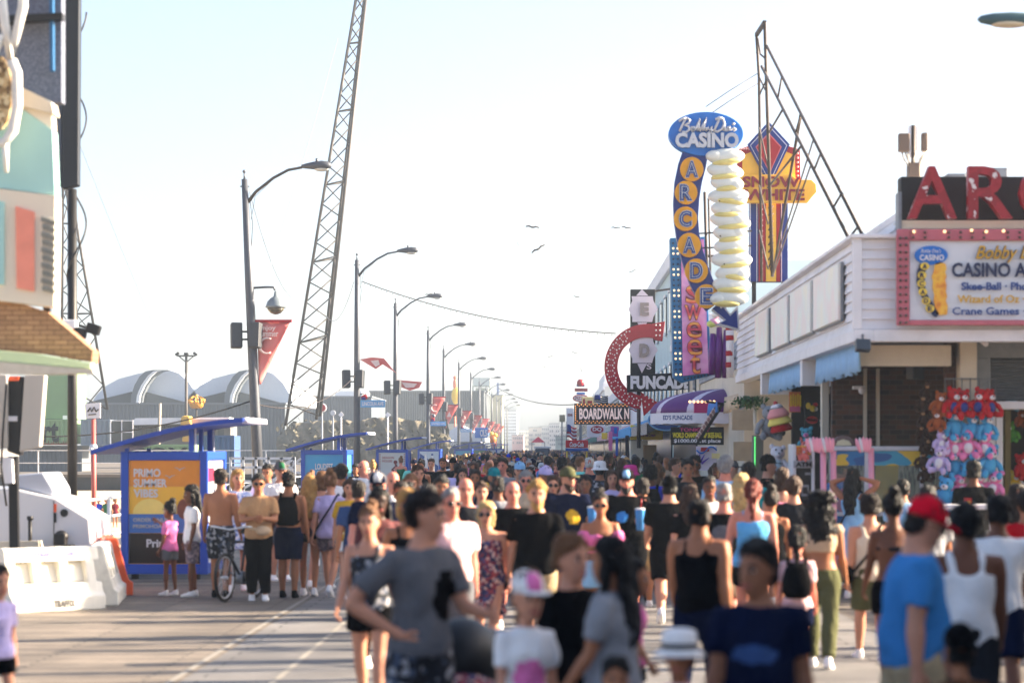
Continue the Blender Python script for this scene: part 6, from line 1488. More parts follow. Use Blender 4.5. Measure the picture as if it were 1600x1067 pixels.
B, P, x0, y0 = kiosk(3, mat('poster_ice', (196,206,216), .3, var=.05), kblue)
t = MB(); t.add([(x0+.13,y0+.036,.3),(x0+1.22,y0+.036,.3),(x0+1.22,y0+.036,1.0),(x0+.13,y0+.036,1.75)], [(0,1,2,3)], 1)
for k in (.46, .86): t.lathe((x0+k, y0+.02, .5), [(.15,0),(.15,.75),(.06,1.02),(.055,1.12)], 14, 0); t.lathe((x0+k, y0+.02, 1.622), [(.065,0),(.065,.10)], 12, 1 if k > .5 else 0)
t.build('bottle_motif', [white_p, mat('poster_deep', (26,70,140), .4)], P)
kiosk(4, mat('poster_turq', (60,160,196), .3, var=.15, scale=3), kblue); kiosk(5, mat('poster_green', (60,110,80), .3, var=.2, scale=3), kblue); kiosk(6, white_p, kblue); kiosk(7, white_p, kblue)

# ---- street lamps
lampm = mat('lamp_grey', (80,84,92), .5, metal=.5, var=.12, scale=8, grime=.12); lampd = mat('speaker_grey', (58,62,68), .6, var=.08)
flagred = ramp_mat('banner_red', 'noise', [(206,84,84),(214,110,106),(220,138,132),(206,92,92)], .9, .75, interp='LINEAR', pos=[.3,.45,.6,.75]); flagw = mat('banner_emblem', (232,206,200), .75); flagtop = mat('banner_top', (176,26,40), .7)
def lamp(i, x, y):
    B = thing('street_lamp', f"{LAMPW[i]}", 'street lamp', (x, y, 0), 'street lamps along the railing')
    lean = -.0 if i else -.42
    T = lambda z, dx=0, dy=0: Vector((x+lean*(z/9.05)+dx, y+dy, z))
    t = MB(); t.path([T(0), T(3), T(6.3), T(9.05)], [.145, .135, .115, .08] if i == 0 else [.135, .125, .105, .075], 10); t.tube(T(9.05), T(9.22), .03, .015, 8); t.sph(T(9.25), .045); t.tube(T(8.86, -.12), T(8.86, .12), .02, .02, 6); t.lathe(T(0), [(.24,0),(.22,.12),(.15,.35),(.13,.4)], 10); t.build('pole', lampm, B)
    t = MB(); t.path([T(8.45, .06), T(8.72, .28), T(9.08, .75), T(9.29, 1.15), T(9.36, 1.52)], [.05, .042, .038, .036, .034], 8); t.build('arm', steel_d if i == 0 else lampm, B)
    t = MB(); c = T(9.38, 1.5); k = [(0,.045),(.12,.07),(.30,.10),(.52,.125),(.68,.11),(.76,.06),(.79,.02)]
    t.path([c+Vector((a, 0, .03*math.sin(a*3))) for a, r in k], [r for a, r in k], 10); t.tube(c+Vector((.40, 0, .1)), c+Vector((.40, 0, .21)), .035, .035, 8); t.build('lamp_head', lampm, B)
    t = MB(); t.sph(c+Vector((.52, 0, -.055)), .20, .09, .08, 12, 8); t.build('lens', mat('lens_grey', (196,196,190), .2, spec=.6), B)
    if i < 11:
        zc = 4.98 if i != 1 else 4.62
        for dx, rot in ((-.40, .25), (.12, -.25)):
            t = MB(); R = Matrix.Rotation(rot, 3, 'Z') @ Matrix.Rotation(-.10, 3, 'X'); t.obox(T(zc, dx, -.17 if dx > 0 else 0), (.29, .30, .66), R); o = t.build('speaker', lampd, B, bevel=.03)
        t = MB(); t.bar(T(zc-.1, -.27), T(zc-.1, 0), .05); t.bar(T(zc+.1, -.27), T(zc+.1, 0), .05); t.build('speaker_bracket', blackm, B)
        bz = 5.33 if i == 0 else 5.05; bx = .14; w, h = .86, 1.62
        t = MB()
        if i == 1:
            pts = [(.10,.30),(.55,.38),(1.0,.34),(1.45,-.20),(.95,.12),(.70,-.06)]; t.prism([T(bz+b, a) for a, b in pts], (0, .03, 0)); o = t.build('banner', flagred, B)
            t = MB(); t.prism([T(bz+b, a, -.008) for a, b in ((.5,.25),(.8,.28),(.85,.1),(.7,.02))], (0, .005, 0)); t.build('emblem', flagw, o)
        elif i == 2:
            t.prism([T(bz+b, a) for a, b in ((.10,.30),(1.3,.20),(1.15,-.08),(.70,-.22),(.30,-.06))], (0, .03, 0)); o = t.build('banner', flagred, B)
            t = MB(); t.prism([T(bz+b, a, -.008) for a, b in ((.3,.18),(1.05,.12),(.9,-.06),(.5,-.08))], (0, .005, 0)); t.build('emblem', flagw, o)
        else:
            n = 12; vs = []; fs = []
            for q in range(n+1):
                v = q/n; hw = w*(1-v)+.02
                for s in (0, .33, .66, 1): vs.append(T(bz-v*h, bx+s*hw, .05*math.sin(v*5+s*3+i)))
            for q in range(n):
                for s in range(3): fs.append((q*4+s, q*4+s+1, q*4+s+5, q*4+s+4))
            t.add(vs, fs, 0, True); o = t.build('banner', flagred, B); s = o.modifiers.new('t', 'SOLIDIFY'); s.thickness = .012
            t = MB(); t.bar(T(bz+.03, bx-.15), T(bz+.03, bx+w+.06), .07, .05); t.build('banner_bar', flagtop, B)
            t = MB(); cc = T(bz-.62, bx+.26, -.10)
            if i % 3 == 0:
                pts = []
                for q in range(15): a = RAD(60+q*17); pts.append(cc+Vector((.20*math.cos(a), 0, .20*math.sin(a))))
                t.path(pts, [.02+.02*min(q, 14-q)/7 for q in range(15)], 6)
            elif i % 3 == 1: t.prism([cc+Vector((-.17, 0, -.17)), cc+Vector((.17, 0, -.17)), cc+Vector((0, 0, .2))], (0, .01, 0))
            else: t.path([cc+Vector((.13*math.sin(q*.7), 0, .22-q*.05)) for q in range(10)], .035, 6)
            t.build('emblem', flagw, o)
            if i == 0:
                t = MB(); t.text('enjoy', T(bz-.25, bx+.06, -.10), .44, .15, depth=.004, bold=.02); t.text('summer', T(bz-.38, bx+.06, -.10), .5, .11, depth=.004, bold=.02); t.build('banner_lettering', flagw, o)
    if i == 0:
        t = MB(); t.path([T(6.22, .1), T(6.24, .4), T(6.24, .62), T(6.16, .66)], .03, 8); c = T(5.72, .66); t.lathe(c, [(.05,-.03),(.20,-.03),(.25,-.02),(.28,0),(.255,.05),(.22,.15),(.14,.23),(.06,.28),(.03,.42)], 18, 1); t.lathe(c+Vector((0, 0, -.033)), [(.04,-.16),(.14,-.12),(.21,-.04),(.23,0)], 14, 2); t.build('globe_lamp', [lampm, mat('globe_shell', (120,130,136), .35, metal=.3), mat('globe_glass', (96,92,80), .15)], B)
    if i in (1, 3, 5, 7):
        txt = {1:'LINCOLN AVE', 3:'GARFIELD AVE', 5:'MAPLE AVE', 7:'PINE AVE'}[i]; zc = ZZ(631, 90) if i == 1 else 3.5
        t = MB(); t.box(x+.14, x+1.06, y-.14, y-.10, zc-.13, zc+.14); o = t.build('street_sign', mat('street_blue', (110,170,216), .45), B, bevel=.01)
        t = MB(); t.text(txt, (x+.20, y-.142, zc-.07), .80, .15, depth=.006, bold=.03); t.build('sign_lettering', signwhite, o)
        t = MB(); t.sph((x+.28, y-.12, zc+.24), .12, .03, .10, 14, 8, 0); t.sph((x+.25, y-.135, zc+.20), .09, .03, .06, 12, 6, 1); t.build('sign_emblem', [signred, navy], o)
    if i in (1, 3):
        t = MB(); t.tube(T(4.05), T(4.07, .28), .03, .03, 6); t.sph(T(3.98, .34), .09, .09, .11, 10, 8); t.build('dome_camera', galv, B)
    t = MB(); t.path([T(8.5, .12), T(7.9, .16), T(7.3, .10)], .008, 4); t.path([T(9.1, .8, .03), T(8.6, .25, .03), T(8.0, .12, .03)], .006, 4); t.build('cable', blackm, B)
    return B
LAMPW = ['tall grey street lamp with a large red pennant and a globe lamp', 'grey street lamp with the LINCOLN AVE sign and a folded red pennant', 'grey street lamp with a small rolled-up red pennant', 'grey street lamp with the GARFIELD AVE sign and a red pennant', 'grey street lamp just beyond the GARFIELD AVE lamp', 'grey street lamp with the MAPLE AVE sign', 'grey street lamp just beyond the MAPLE AVE lamp', 'grey street lamp with the PINE AVE sign', 'grey street lamp just beyond the PINE AVE lamp', 'second street lamp beyond the PINE AVE lamp', 'third street lamp beyond the PINE AVE lamp', 'tiny distant street lamp without pennant, first of three', 'tiny distant street lamp without pennant, middle of three', 'tiny distant street lamp without pennant, last of three']
LX = [-7.55, -7.2, -7.5, -7.28, -7.55, -7.5, -7.4, -7.4, -7.4, -7.4, -7.4, -7.4, -7.4, -7.4]
for i in range(14): lamp(i, LX[i], 63+27*i)
# wires
def wire(label, p, q, sag, r, m=blackm, bulbs=0):
    t = MB(); pts = [Vector(p).lerp(Vector(q), k/24)-Vector((0, 0, sag*4*(k/24)*(1-k/24))) for k in range(25)]; t.path(pts, r, 4)
    for k in range(bulbs):
        a = Vector(p).lerp(Vector(q), (k+.5)/bulbs)-Vector((0, 0, sag*4*((k+.5)/bulbs)*(1-(k+.5)/bulbs)+.05)); t.sph(a, .02, None, None, 6, 4)
    tag(t.build('overhead_wire', m), label, 'wire')
wire('string of small bulbs from the second lamp across to the round arrow sign', W(566, 440, 90), W(962, 521, 76), .35, .016, steel_d, 40)
wire('thin wire crossing the far end of the boardwalk to the pylon sign', W(778, 606, 230), W(896, 632, 172), .5, .035, steel_d)
wire('black cable from the first lamp down across the arched roofs', W(399, 624, 63.2), W(60, 682, 60), .25, .018)
wire('thin cable from the second lamp to the first lamp', W(556, 586, 90), W(404, 632, 63.4), .5, .012, steel_d)
wire('thin guy wire falling from the dark screen to the arched roof', W(123, 222, 40), W(284, 600, 150), .3, .005, galv)
wire('thin guy wire leaning beside the tall lattice tower', W(528, 60, 128), W(420, 420, 90), .3, .014, galv)
wire('loose wire drooping from the first lamp to the lattice tower', W(390, 300, 63.3), W(470, 466, 100), .9, .010, galv)
wire('loose wire drooping between lattice tower and second lamp', W(510, 494, 110), W(553, 440, 90), .7, .012, galv)

# ---- lattice towers
def lattice(label, legs, top, d, n, r):
    B = thing('lattice_tower', label, 'tower', (sum(XX(p[0], d) for p in legs)/len(legs), d, 0))
    base = [Vector((XX(x, d+dy), d+dy, ZZ(y, d+dy))) for x, y, dy in legs]; tp = [Vector((XX(x, d+dy), d+dy, ZZ(y, d+dy))) for x, y, dy in top]
    t = MB()
    for a, b in zip(base, tp): t.path([a, b], r, 6)
    t.build('leg', lattm, B)
    t = MB(); k = len(base); zs = [(1-(1-i/n)**1.18) for i in range(n+1)]
    for i in range(n+1):
        P0 = [a.lerp(b, zs[i]) for a, b in zip(base, tp)]
        if i % 4 == 0 and i:
            for j in range(k): t.tube(P0[j], P0[(j+1) % k], r*.55, None, 5)
        if i < n:
            P1 = [a.lerp(b, zs[i+1]) for a, b in zip(base, tp)]
            for j in range(k):
                if i % 2: t.tube(P0[j], P1[(j+1) % k], r*.42, None, 4)
                else: t.tube(P0[(j+1) % k], P1[j], r*.46, None, 4)
    t.build('bracing', lattm, B); return B
lattm = mat('lattice_grey', (64,60,57), .55, metal=.4, var=.2, scale=3)
lattice('tall leaning steel lattice tower rising past the top of the picture', [(446,665,0),(500,650,.0),(494,655,1.3)], [(566,-60,0),(578,-60,0),(576,-60,.4)], 130, 26, .08)
lattice('steel lattice tower half hidden behind the dark screen pole', [(96,640,0),(168,640,0),(130,640,1.9)], [(99,150,0),(86,150,0),(94,150,.4)], 128, 15, .07)

# ---- pier
pierwood = mat('pier_wood', (92,86,80), .85, var=.2, scale=1.5); corr = mat('corrugated_grey', (96,104,112), .6, var=.06, scale=1)
def ribbed(mb, x0, x1, y, z0, z1, pitch=.28, dep=.06, mi=0):
    n = max(2, int((x1-x0)/pitch)); w = (x1-x0)/n
    for i in range(n):
        a = x0+i*w; mb.add([(a,y,z0),(a+w*.5,y,z0),(a+w*.5,y,z1),(a,y,z1),(a+w*.62,y+dep,z0),(a+w*.62,y+dep,z1),(a+w*.9,y+dep,z0),(a+w*.9,y+dep,z1),(a+w,y,z0),(a+w,y,z1)], [(0,1,2,3),(1,4,5,2),(4,6,7,5),(6,8,9,7)], mi)
def hall(label, px0, px1, ytop, ybase, d, dep, m, roofm=None, ribs=True, name='pier_building'):
    B = thing(name, label, 'building', (XX((px0+px1)/2, d), d+dep/2, 0)); x0, x1 = XX(px0, d), XX(px1, d); z0, z1 = 0, ZZ(ytop, d)
    t = MB()
    if ribs: ribbed(t, x0, x1, d-.02, z0, z1)
    t.box(x0, x1, d+.08, d+dep, z0, z1-.01); t.build('wall', m, B)
    t = MB(); t.box(x0-.1, x1+.1, d-.1, d+dep+.1, z1, z1+.15); t.build('roof', roofm or corr, B)
    return B, x0, x1, z1
slate = mat('slate_clad', (78,88,98), .6, var=.05, scale=.6); slate_d = mat('slate_dark', (62,70,76), .65, var=.05, scale=.6)
B, *_ = hall('long dark grey metal shed beyond the street signs', 578, 756, 612, 700, 300, 30, slate_d)
t = MB(); t.box(XX(578, 299.5), XX(756, 299.5), 299.4, 299.8, 0, ZZ(662, 299.5)); t.build('pale_base', cream_paint, B)
B, *_ = hall('blue-grey ribbed metal shed behind the round signs', 440, 580, 621, 700, 235, 20, slate)
t = MB(); t.box(XX(530, 240), XX(566, 240), 240, 250, ZZ(622, 240)+.2, ZZ(611, 240)); t.box(XX(524, 240), XX(530, 240), 240, 244, ZZ(622, 240)+.2, ZZ(613, 240)); t.build('roof_house', white_paint, B)
B, *_ = hall('blue-grey ribbed hall in front of the arched roofs', 128, 445, 632, 720, 186, 14, slate)
# arched roofs
def arch(label, xl, xr, ytop, d):
    B = thing('arched_roof_hall', label, 'building', (XX((xl+xr)/2, d), d+12, 0)); x0, x1 = XX(xl, d), XX(xr, d); z0 = ZZ(632, d); z1 = ZZ(ytop, d); w = x1-x0
    # a roof vault running away from us with a thick raised rib at its front
    t = MB(); n = 16; pts = [(x0+w*(.5-.5*math.cos(math.pi*k/n)), z0+(z1-z0)*math.sin(math.pi*k/n)**.8) for k in range(n+1)]
    t.add([(x, d+.6, z) for x, z in pts]+[(x, d+30, z) for x, z in pts], [(k, k+1, n+2+k, n+1+k) for k in range(n)], 0, True); t.add([(x, d+.8, z) for x, z in pts], [tuple(range(n+1))], 1); t.add([(x, d+30, z) for x, z in pts], [tuple(range(n+1))], 1)
    t.build('vault', [mat('vault_white', (206,212,220), .5, var=.04), slate_d], B)
    return B
def vault(label, pts_wall, sweep, rib, d):
    """a curved white roof that sweeps up to a thick rib standing across its end"""
    B = thing('arched_roof_hall', label, 'building', (XX(sweep[0][0], d), d, 0))
    t = MB(); t.prism([W(x, y, d) for x, y in sweep], (0, 22, 0)); t.build('vault', mat('vault_white', (196,204,214), .5, var=.04), B)
    t = MB(); t.prism([W(x, y, d-.6) for x, y in pts_wall], (0, .55, 0)); t.build('gable_wall', slate_d, B)
    nms = ('rib', 'rib_edge'); ms = (corr, mat('rib_white', (214,216,218), .5))
    for (a, b), nm, m, off in zip(rib, nms, ms, (0, .5)):
        t = MB(); t.prism([W(x, y, d-1.4-off) for x, y in a]+[W(x, y, d-1.4-off) for x, y in reversed(b)], (0, .9 if nm == 'rib' else .4, 0)); t.build(nm, m, B)
def two(xo, label):
    o = lambda L: [(x+xo, y) for x, y in L]
    outer = [(204,632),(205,618),(210,602),(218,588),(227,580),(238,578),(250,578),(263,578)]
    inner = [(222,632),(224,618),(231,602),(241,589),(252,581),(263,578.6)]
    e_out = [(212,632),(214,617),(221,601),(231,587),(240,580),(246,579)]
    e_in = [(217,632),(219,617),(226,602),(236,588),(245,580.5),(251,579)]
    vault(label, o([(140,628),(205,612),(205,640),(140,640)]), o([(142,632),(150,618),(165,603),(185,592),(215,584),(240,579),(264,578),(280,583),(296,598),(308,618),(312,632)]), [(o(outer), o(inner)), (o(e_out), o(e_in))], 190)
    B = bpy.data.objects['arched_roof_hall'] if not xo else bpy.data.objects['arched_roof_hall.001']
    t = MB(); t.prism([W(x, y, 189.2) for x, y in o([(228,612),(262,621),(296,630),(226,632)])], (0, .5, 0)); t.build('gable_wall', slate_d, B)
two(0, 'white arched roof with a thick curved rib behind the green containers'); two(146, 'second white arched roof cut by the tall pennant lamp pole')
# containers
cg = mat('container_green', (128,160,116), .6, var=.07, scale=1, grime=.12); cb = mat('container_blue', (52,84,130), .6, var=.07, scale=1, grime=.1); cgr = mat('container_grey', (98,104,110), .6, var=.07, scale=1, grime=.14); rust = mat('rust_streak', (124,78,56), .8, var=.3, scale=5)
def container(label, px0, px1, y0, y1, d, m, dep=2.4, txt=None, group='stacked pier containers'):
    B = thing('shipping_container', label, 'container', (XX((px0+px1)/2, d), d+dep/2, ZZ(y1, d)), group); x0, x1, z0, z1 = XX(px0, d), XX(px1, d), ZZ(y1, d), ZZ(y0, d)
    t = MB(); ribbed(t, x0+.08, x1-.08, d+.03, z0+.1, z1-.1, .22, .04); t.box(x0+.02, x1-.02, d+.09, d+dep-.02, z0+.02, z1-.02); t.build('body', m, B)
    t = MB(); t.box(x0, x1, d, d+.1, z0, z0+.1); t.box(x0, x1, d, d+.1, z1-.1, z1); t.box(x0, x0+.1, d, d+.1, z0+.1, z1-.1); t.box(x1-.1, x1, d, d+.1, z0+.1, z1-.1); t.build('edge_rail', m, B)
    if txt: s, a, b, c, e = txt; lettering(B, [mat('container_ink', (26,40,40), .6)], d-.0, (s, a, b, c, e, 0, .03), depth=.02)
    return B
dC = 118
B = container('tall stack-top pale green container bearing the letters art', 40, 112, 655, 694, dC, cg, 3, ('art', 50, 92, 660, 691))
t = MB(); rr = random.Random(9)
for k in range(16): x = 68+k*2.6; h = rr.uniform(2, 9); t.plate([(x, 694-h), (x+1, 694), (x-1, 694)], dC-.02, .015)
t.rect(66, 110, 692.5, 695, dC-.03, .02); t.build('rust_streak', rust, B)
B = thing('green_clad_tower', 'tall pale green clapboard block above the green container', 'building', (XX(85, dC), dC+2, ZZ(655, dC)))
t = MB(); lapped(t, XX(48, dC), dC+.5, XX(110, dC), dC+.5, ZZ(654, dC), ZZ(575, dC), (0, -1, 0), 22, .05); t.box(XX(48, dC), XX(110, dC), dC+.56, dC+4, ZZ(654, dC), ZZ(575, dC)); t.build('wall', cg, B); t = MB(); t.rect(98, 105, 649, 655.5, dC+.4, .05); t.build('notice', signwhite, B)
t = MB(); t.rect(110.3, 114, 585, 655, dC+.45, .3); t.build('corner_trim', cream_paint, B)
container('grey container with corrugated side under the green one', 30, 128, 696, 737, dC+.6, cgr)
container('pale grey container beside the red sign pole', 126, 172, 655, 696, dC+.3, mat('container_pale', (126,138,150), .6, var=.05, scale=1))
container('pale green container with the letters BOX behind the kiosk roof', 205, 302, 694, 735, dC-8, cg, 2.4, ('BOX', 211, 294, 699, 722))
container('slate blue container with a small window by the kiosk roof', 302, 366, 680, 738, dC-6, cb)
t = MB(); B = thing('container_window', 'dark glazed container front with white mullions beside the pale grey container', 'glazed front', W(188, 696, dC))
t.rect(173, 208, 657, 695, dC, .1); t.build('glazing', mat('tree_glass', (70,76,78), .15, var=.5, scale=.9), B); t = MB()
for x in (173, 190, 207): t.rect(x-.6, x+.8, 656, 695.5, dC-.05, .045)
for y in (657, 675, 694): t.rect(172, 208, y-.6, y+.7, dC-.1, .045)
t.build('mullion', signwhite, B)
B = thing('pier_cafe', 'low white-roofed pier cafe with a jagged striped awning', 'building', (XX(240, 140), 142, 0)); t = MB(); t.rect(206, 360, 655, 740, 141, 3); t.build('wall', mat('cafe_grey', (104,104,106), .7, var=.15, scale=1), B); t = MB(); t.plate([(203,662),(212,653),(358,652),(358,660),(203,664)], 140, 2); t.build('roof', white_paint, B); t = MB()
for k in range(26): t.rect(208+k*3.4, 210.4+k*3.4, 664.5, 667+(k % 3), 139.9, .1)
t.build('awning_fringe', darkbrown, B)
t = MB(); 
for k in range(9): t.rect(212+k*16, 222+k*16, 670, 684, 140.9, .08)
t.build('window', mat('pane_dark', (64,74,84), .15), B)
B = thing('giant_fry_box', 'giant golden plastic tower on the pier roof', 'ornament', W(290, 665, 139)); t = MB(); t.plate([(281,664),(283,651),(287,649),(296,650),(299,664)], 139, 1.2); t.plate([(286,672),(287,664.3),(299,664.3),(298,690),(284,690)], 139.1, 1.0); t.build('body', mat('golden', (206,160,60), .5, var=.12, scale=1.5), B, bevel=.08)
t = MB(); t.rect(299, 352, 655, 664, 139.5, 2); t.build('pink_container', mat('container_rose', (190,160,160), .6), B)
B = thing('flood_light_mast', 'slim mast with three flood lights above the arched roof', 'mast', (XX(291, 150), 150, 0)); t = MB(); t.tube((XX(291, 150), 150, 0), W(291, 552, 150), .12, .08, 8); t.tube(W(277, 556, 150), W(305, 556, 150), .05); t.tube(W(280, 557, 150), W(291, 566, 150), .035); t.tube(W(302, 557, 150), W(291, 566, 150), .035); t.build('pole', lattm, B)
for x in (277, 291, 305): t = MB(); t.obox(W(x, 553, 150), (.26, .3, .16), Matrix.Rotation((x-291)*.05, 3, 'Y')); t.build('flood_light', blackm, B, bevel=.03)
t = MB(); c = W(307, 630, 149)
t.lathe(c, [(.28,-.32),(.42,-.2),(.44,-.05),(.44,.02)], 16, 0)
for k in range(8): a = k*math.pi/4; t.path([c+Vector((.44*math.cos(a), .44*math.sin(a), -.05)), c+Vector((.5*math.cos(a), .5*math.sin(a), .22)), c+Vector((.25*math.cos(a), .25*math.sin(a), .42))], .04, 6); t.sph(c+Vector((.46*math.cos(a), .46*math.sin(a), .1)), .08, None, None, 8, 6)
t.sph(c+Vector((0, 0, .46)), .1); t.tube((c.x, c.y, 0), c+Vector((0, 0, -.3)), .06, .05, 6, 1)
B = thing('gold_crown', 'large golden crown ornament on a post below the flood light mast', 'ornament', (c.x, c.y, 0)); t.build('crown', [mat('crown_gold', (206,150,50), .35, metal=.5, var=.2), lattm], B)
t = MB(); t.tube((XX(246, 135), 135, 0), W(250, 630, 135), .10, .09, 8); tag(t.build('wooden_post', mat('weathered', (150,142,130), .8)), 'weathered leaning wooden post on the pier', 'post')
# pier deck with rails
B = thing('pier_deck', 'raised pier deck with dark skirt and thin white rails', 'pier', (-38, 140, -1.3))
t = MB(); t.box(-80, -9.2, 106, 320, .78, .9); t.build('deck', pierwood, B); t = MB(); t.box(-80, -9.2, 106.1, 106.3, -1.3, .777); t.box(-9.5, -9.3, 106.3, 320, -1.3, .777); t.build('skirt', mat('skirt_dark', (52,54,58), .8, var=.2), B)
t = MB()
for k in range(29): t.bar((-80+k*2.5, 106.2, .9), (-80+k*2.5, 106.2, 1.95), .05)
for z in (1.4, 1.95): t.bar((-80, 106.2, z), (-9.3, 106.2, z), .04)
t.build('railing', mat('rail_white', (206,208,212), .5), B)
# rockwork course and net fence
B = thing('golf_rockwork', 'low tan artificial rockwork of the mini golf course', 'rockwork', (XX(580, 170), 172, 0)); t = MB(); n, m_ = 70, 9; rr = random.Random(2)
prof = lambda u: 648+3*math.sin(u*7+.4)+2*math.sin(u*17)+math.sin(u*43)
for i in range(n+1):
    px = 430+270*i/n; zt = ZZ(prof(i/n)+8+25*max(0, 1-i/6), 170)
    for j in range(m_+1):
        f = j/m_; t.v.append((XX(px, 170)+rr.uniform(-.05, .05), 170+f*1.2+.22*math.sin(i*.9+j*1.3)+rr.uniform(-.08, .08), zt*f**.8+rr.uniform(-.05, .05)*f))
for i in range(n):
    for j in range(m_): a = i*(m_+1)+j; t.f.append((a, a+m_+1, a+m_+2, a+1)); t.m.append(0); t.sm.append(True)
t.build('rock', ramp_mat('rock_tan', 'noise', [(86,82,74),(116,108,94),(100,96,84),(134,126,108)], 1.1, .9, interp='LINEAR', pos=[.3,.45,.55,.72], detail=8, bump=.6), B)
t = MB(); rr = random.Random(12)
for k in range(260):
    c = W(435+rr.random()*265, 655+rr.random()*55, 168.5+rr.random()); a = Vector((rr.uniform(-1, 1), rr.uniform(-1, 1), rr.uniform(-1, 1)))*.28; b = Vector((rr.uniform(-1, 1), rr.uniform(-1, 1), rr.uniform(-1, 1)))*.2; t.add([c, c+a, c+a+b, c+b], [(0, 1, 2, 3)])
t.build('shrub_foliage', ramp_mat('shrub', 'noise', [(62,62,48),(84,80,62),(46,48,36)], 2, .8, pos=[0,.45,.6]), B)
def disc(label, px, py, r, d, m, post=True):
    B = thing('disc_sign', label, 'sign', (XX(px, d), d, 0)); t = MB(); t.ell(px, py, r, r, d, .2, 0, 24); t.build('disc', m, B, bevel=.02); t = MB(); t.tube((XX(px, d), d+.1, 0), W(px, py+r, d+.1), .07, .06, 6); t.build('post', galv, B)
    return B
B = disc('round red white-rimmed ball sign on a pale blue post', 503, 637, 7, 160, signwhite); t = MB(); t.ell(503, 637, 5.7, 5.7, 159.97, .025); t.build('red_face', signred, B)
disc('silver ball on a pole between the red disc and the diamond', 520, 645, 4.2, 165, silver); B = thing('diamond_sign', 'white diamond sign on a pole next to the silver ball', 'sign', (XX(533, 165), 165, 0)); t = MB(); t.plate([(533,643),(537.5,648),(533,652.5),(528.5,648)], 165, .1); t.tube((XX(533, 165), 165.05, 0), W(533, 652, 165.05), .05, .05, 6); t.build('sign_face', signwhite, B)
B = thing('diamond_sign', 'white rounded diamond sign beside the LINCOLN AVE lamp', 'sign', (XX(606, 165), 165, 0)); t = MB(); t.plate([(606,643.5),(610.5,648),(606,652.5),(601.5,648)], 165, .1); t.tube((XX(606, 165), 165.05, 0), W(606, 652, 165.05), .05, .05, 6); t.build('sign_face', signwhite, B)
# white gabled hall and distant left side
B = thing('gabled_hall', 'white gabled hall with a grey lettered front in the distance', 'building', (XX(730, 240), 245, 0)); d = 240
t = MB(); t.prism([W(694, 690, d), W(694, 680, d), W(716, 663, d), W(758, 684, d), W(758, 690, d)], (0, 18, 0)); t.build('roof', mat('hall_white', (200,206,216), .6), B); t = MB(); t.rect(696, 756, 690.2, 720, d+.3, 16); t.rect(698, 722, 690.3, 697, d-.1, .35); t.build('wall', slate, B)
lettering(B, [signwhite], d-.12, ('DEPOT', 701, 719, 691.5, 696, 0, .02))
B = thing('frame_tower', 'pale open-framed tower block above the grey shed', 'tower', (XX(750, 330), 332, 0)); d = 330; t = MB()
for x in (739, 751, 765): t.rect(x-1, x+1, 603, 720, d, .5)
for y in range(603, 690, 11): t.rect(740, 764, y, y+1.5, d+.06, .4)
t.build('frame', mat('tower_sage', (150,164,156), .7), B); t = MB(); t.rect(739, 766, 590, 602.8, d-.2, 4); t.rect(743, 763, 606, 720, d+1.5, 3); t.build('infill', mat('tower_pale', (186,194,188), .7), B)
t = MB(); t.rect(776, 779.5, 598, 640, 420, .8); tag(t.build('blue_pylon', mat('pylon_blue', (60,90,150), .6)), 'thin blue pylon standing in the haze behind the lamps', 'pylon')
B = hall('olive hall with a tall front behind the row of pennants', 757, 785, 618, 700, 400, 20, mat('olive_hall', (176,172,140), .8, var=.05), None, False)[0]
B = hall('pale hazy apartment tower at the far end of the boardwalk', 785, 808, 640, 700, 680, 30, mat('apart_pale', (190,198,204), .8), None, False, 'apartment_tower')[0]
t = MB()
for y in range(636, 690, 5): t.rect(786, 807, y, y+1.6, 639.5, .3)
t.build('window_band', mat('apart_band', (120,130,140), .5), B)
rr = random.Random(31)
FARL = ['broad pale block in the haze left of the red canopy', 'low cream block in the haze', 'stepped pale block in the haze beside the tallest one', 'white block with dark windows in the haze', 'grey-green low block in the haze near the menu board', 'small pink-roofed block in the haze', 'long flat pale block closing the view', 'narrow pale block in the haze under the wire']
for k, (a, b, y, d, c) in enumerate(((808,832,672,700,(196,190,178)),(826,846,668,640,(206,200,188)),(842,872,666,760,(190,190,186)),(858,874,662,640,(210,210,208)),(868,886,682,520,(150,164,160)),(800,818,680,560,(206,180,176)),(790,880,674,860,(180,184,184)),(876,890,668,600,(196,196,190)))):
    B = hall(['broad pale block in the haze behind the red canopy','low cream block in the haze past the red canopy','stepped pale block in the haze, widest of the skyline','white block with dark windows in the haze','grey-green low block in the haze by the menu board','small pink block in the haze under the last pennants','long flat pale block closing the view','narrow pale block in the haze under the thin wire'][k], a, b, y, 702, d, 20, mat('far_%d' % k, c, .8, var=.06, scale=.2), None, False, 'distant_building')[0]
    t = MB(); n = int((b-a)/3.2)
    for r_ in range(int((700-y)/7)):
        for q in range(n):
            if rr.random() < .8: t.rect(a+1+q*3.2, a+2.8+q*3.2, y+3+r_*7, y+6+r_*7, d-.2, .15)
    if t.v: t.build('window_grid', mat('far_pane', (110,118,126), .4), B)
B = thing('red_canopy', 'red pyramid canopy tent far down the boardwalk', 'canopy', (XX(841, 300), 301, 0)); t = MB(); c = W(841, 682, 301); z = ZZ(691, 301); t.add([(c.x-.85, 299.6, z), (c.x+.85, 299.6, z), (c.x+.85, 302.4, z), (c.x-.85, 302.4, z), (c.x, 301, c.z)], [(0,1,4),(1,2,4),(2,3,4),(3,0,4),(3,2,1,0)]); t.build('roof', mat('canopy_red', (196,60,70), .7), B); t = MB()
for a in (-.8, .8):
    for b in (299.7, 302.3): t.tube((c.x+a, b, 0), (c.x+a, b, z), .04)
t.build('post', galv, B)
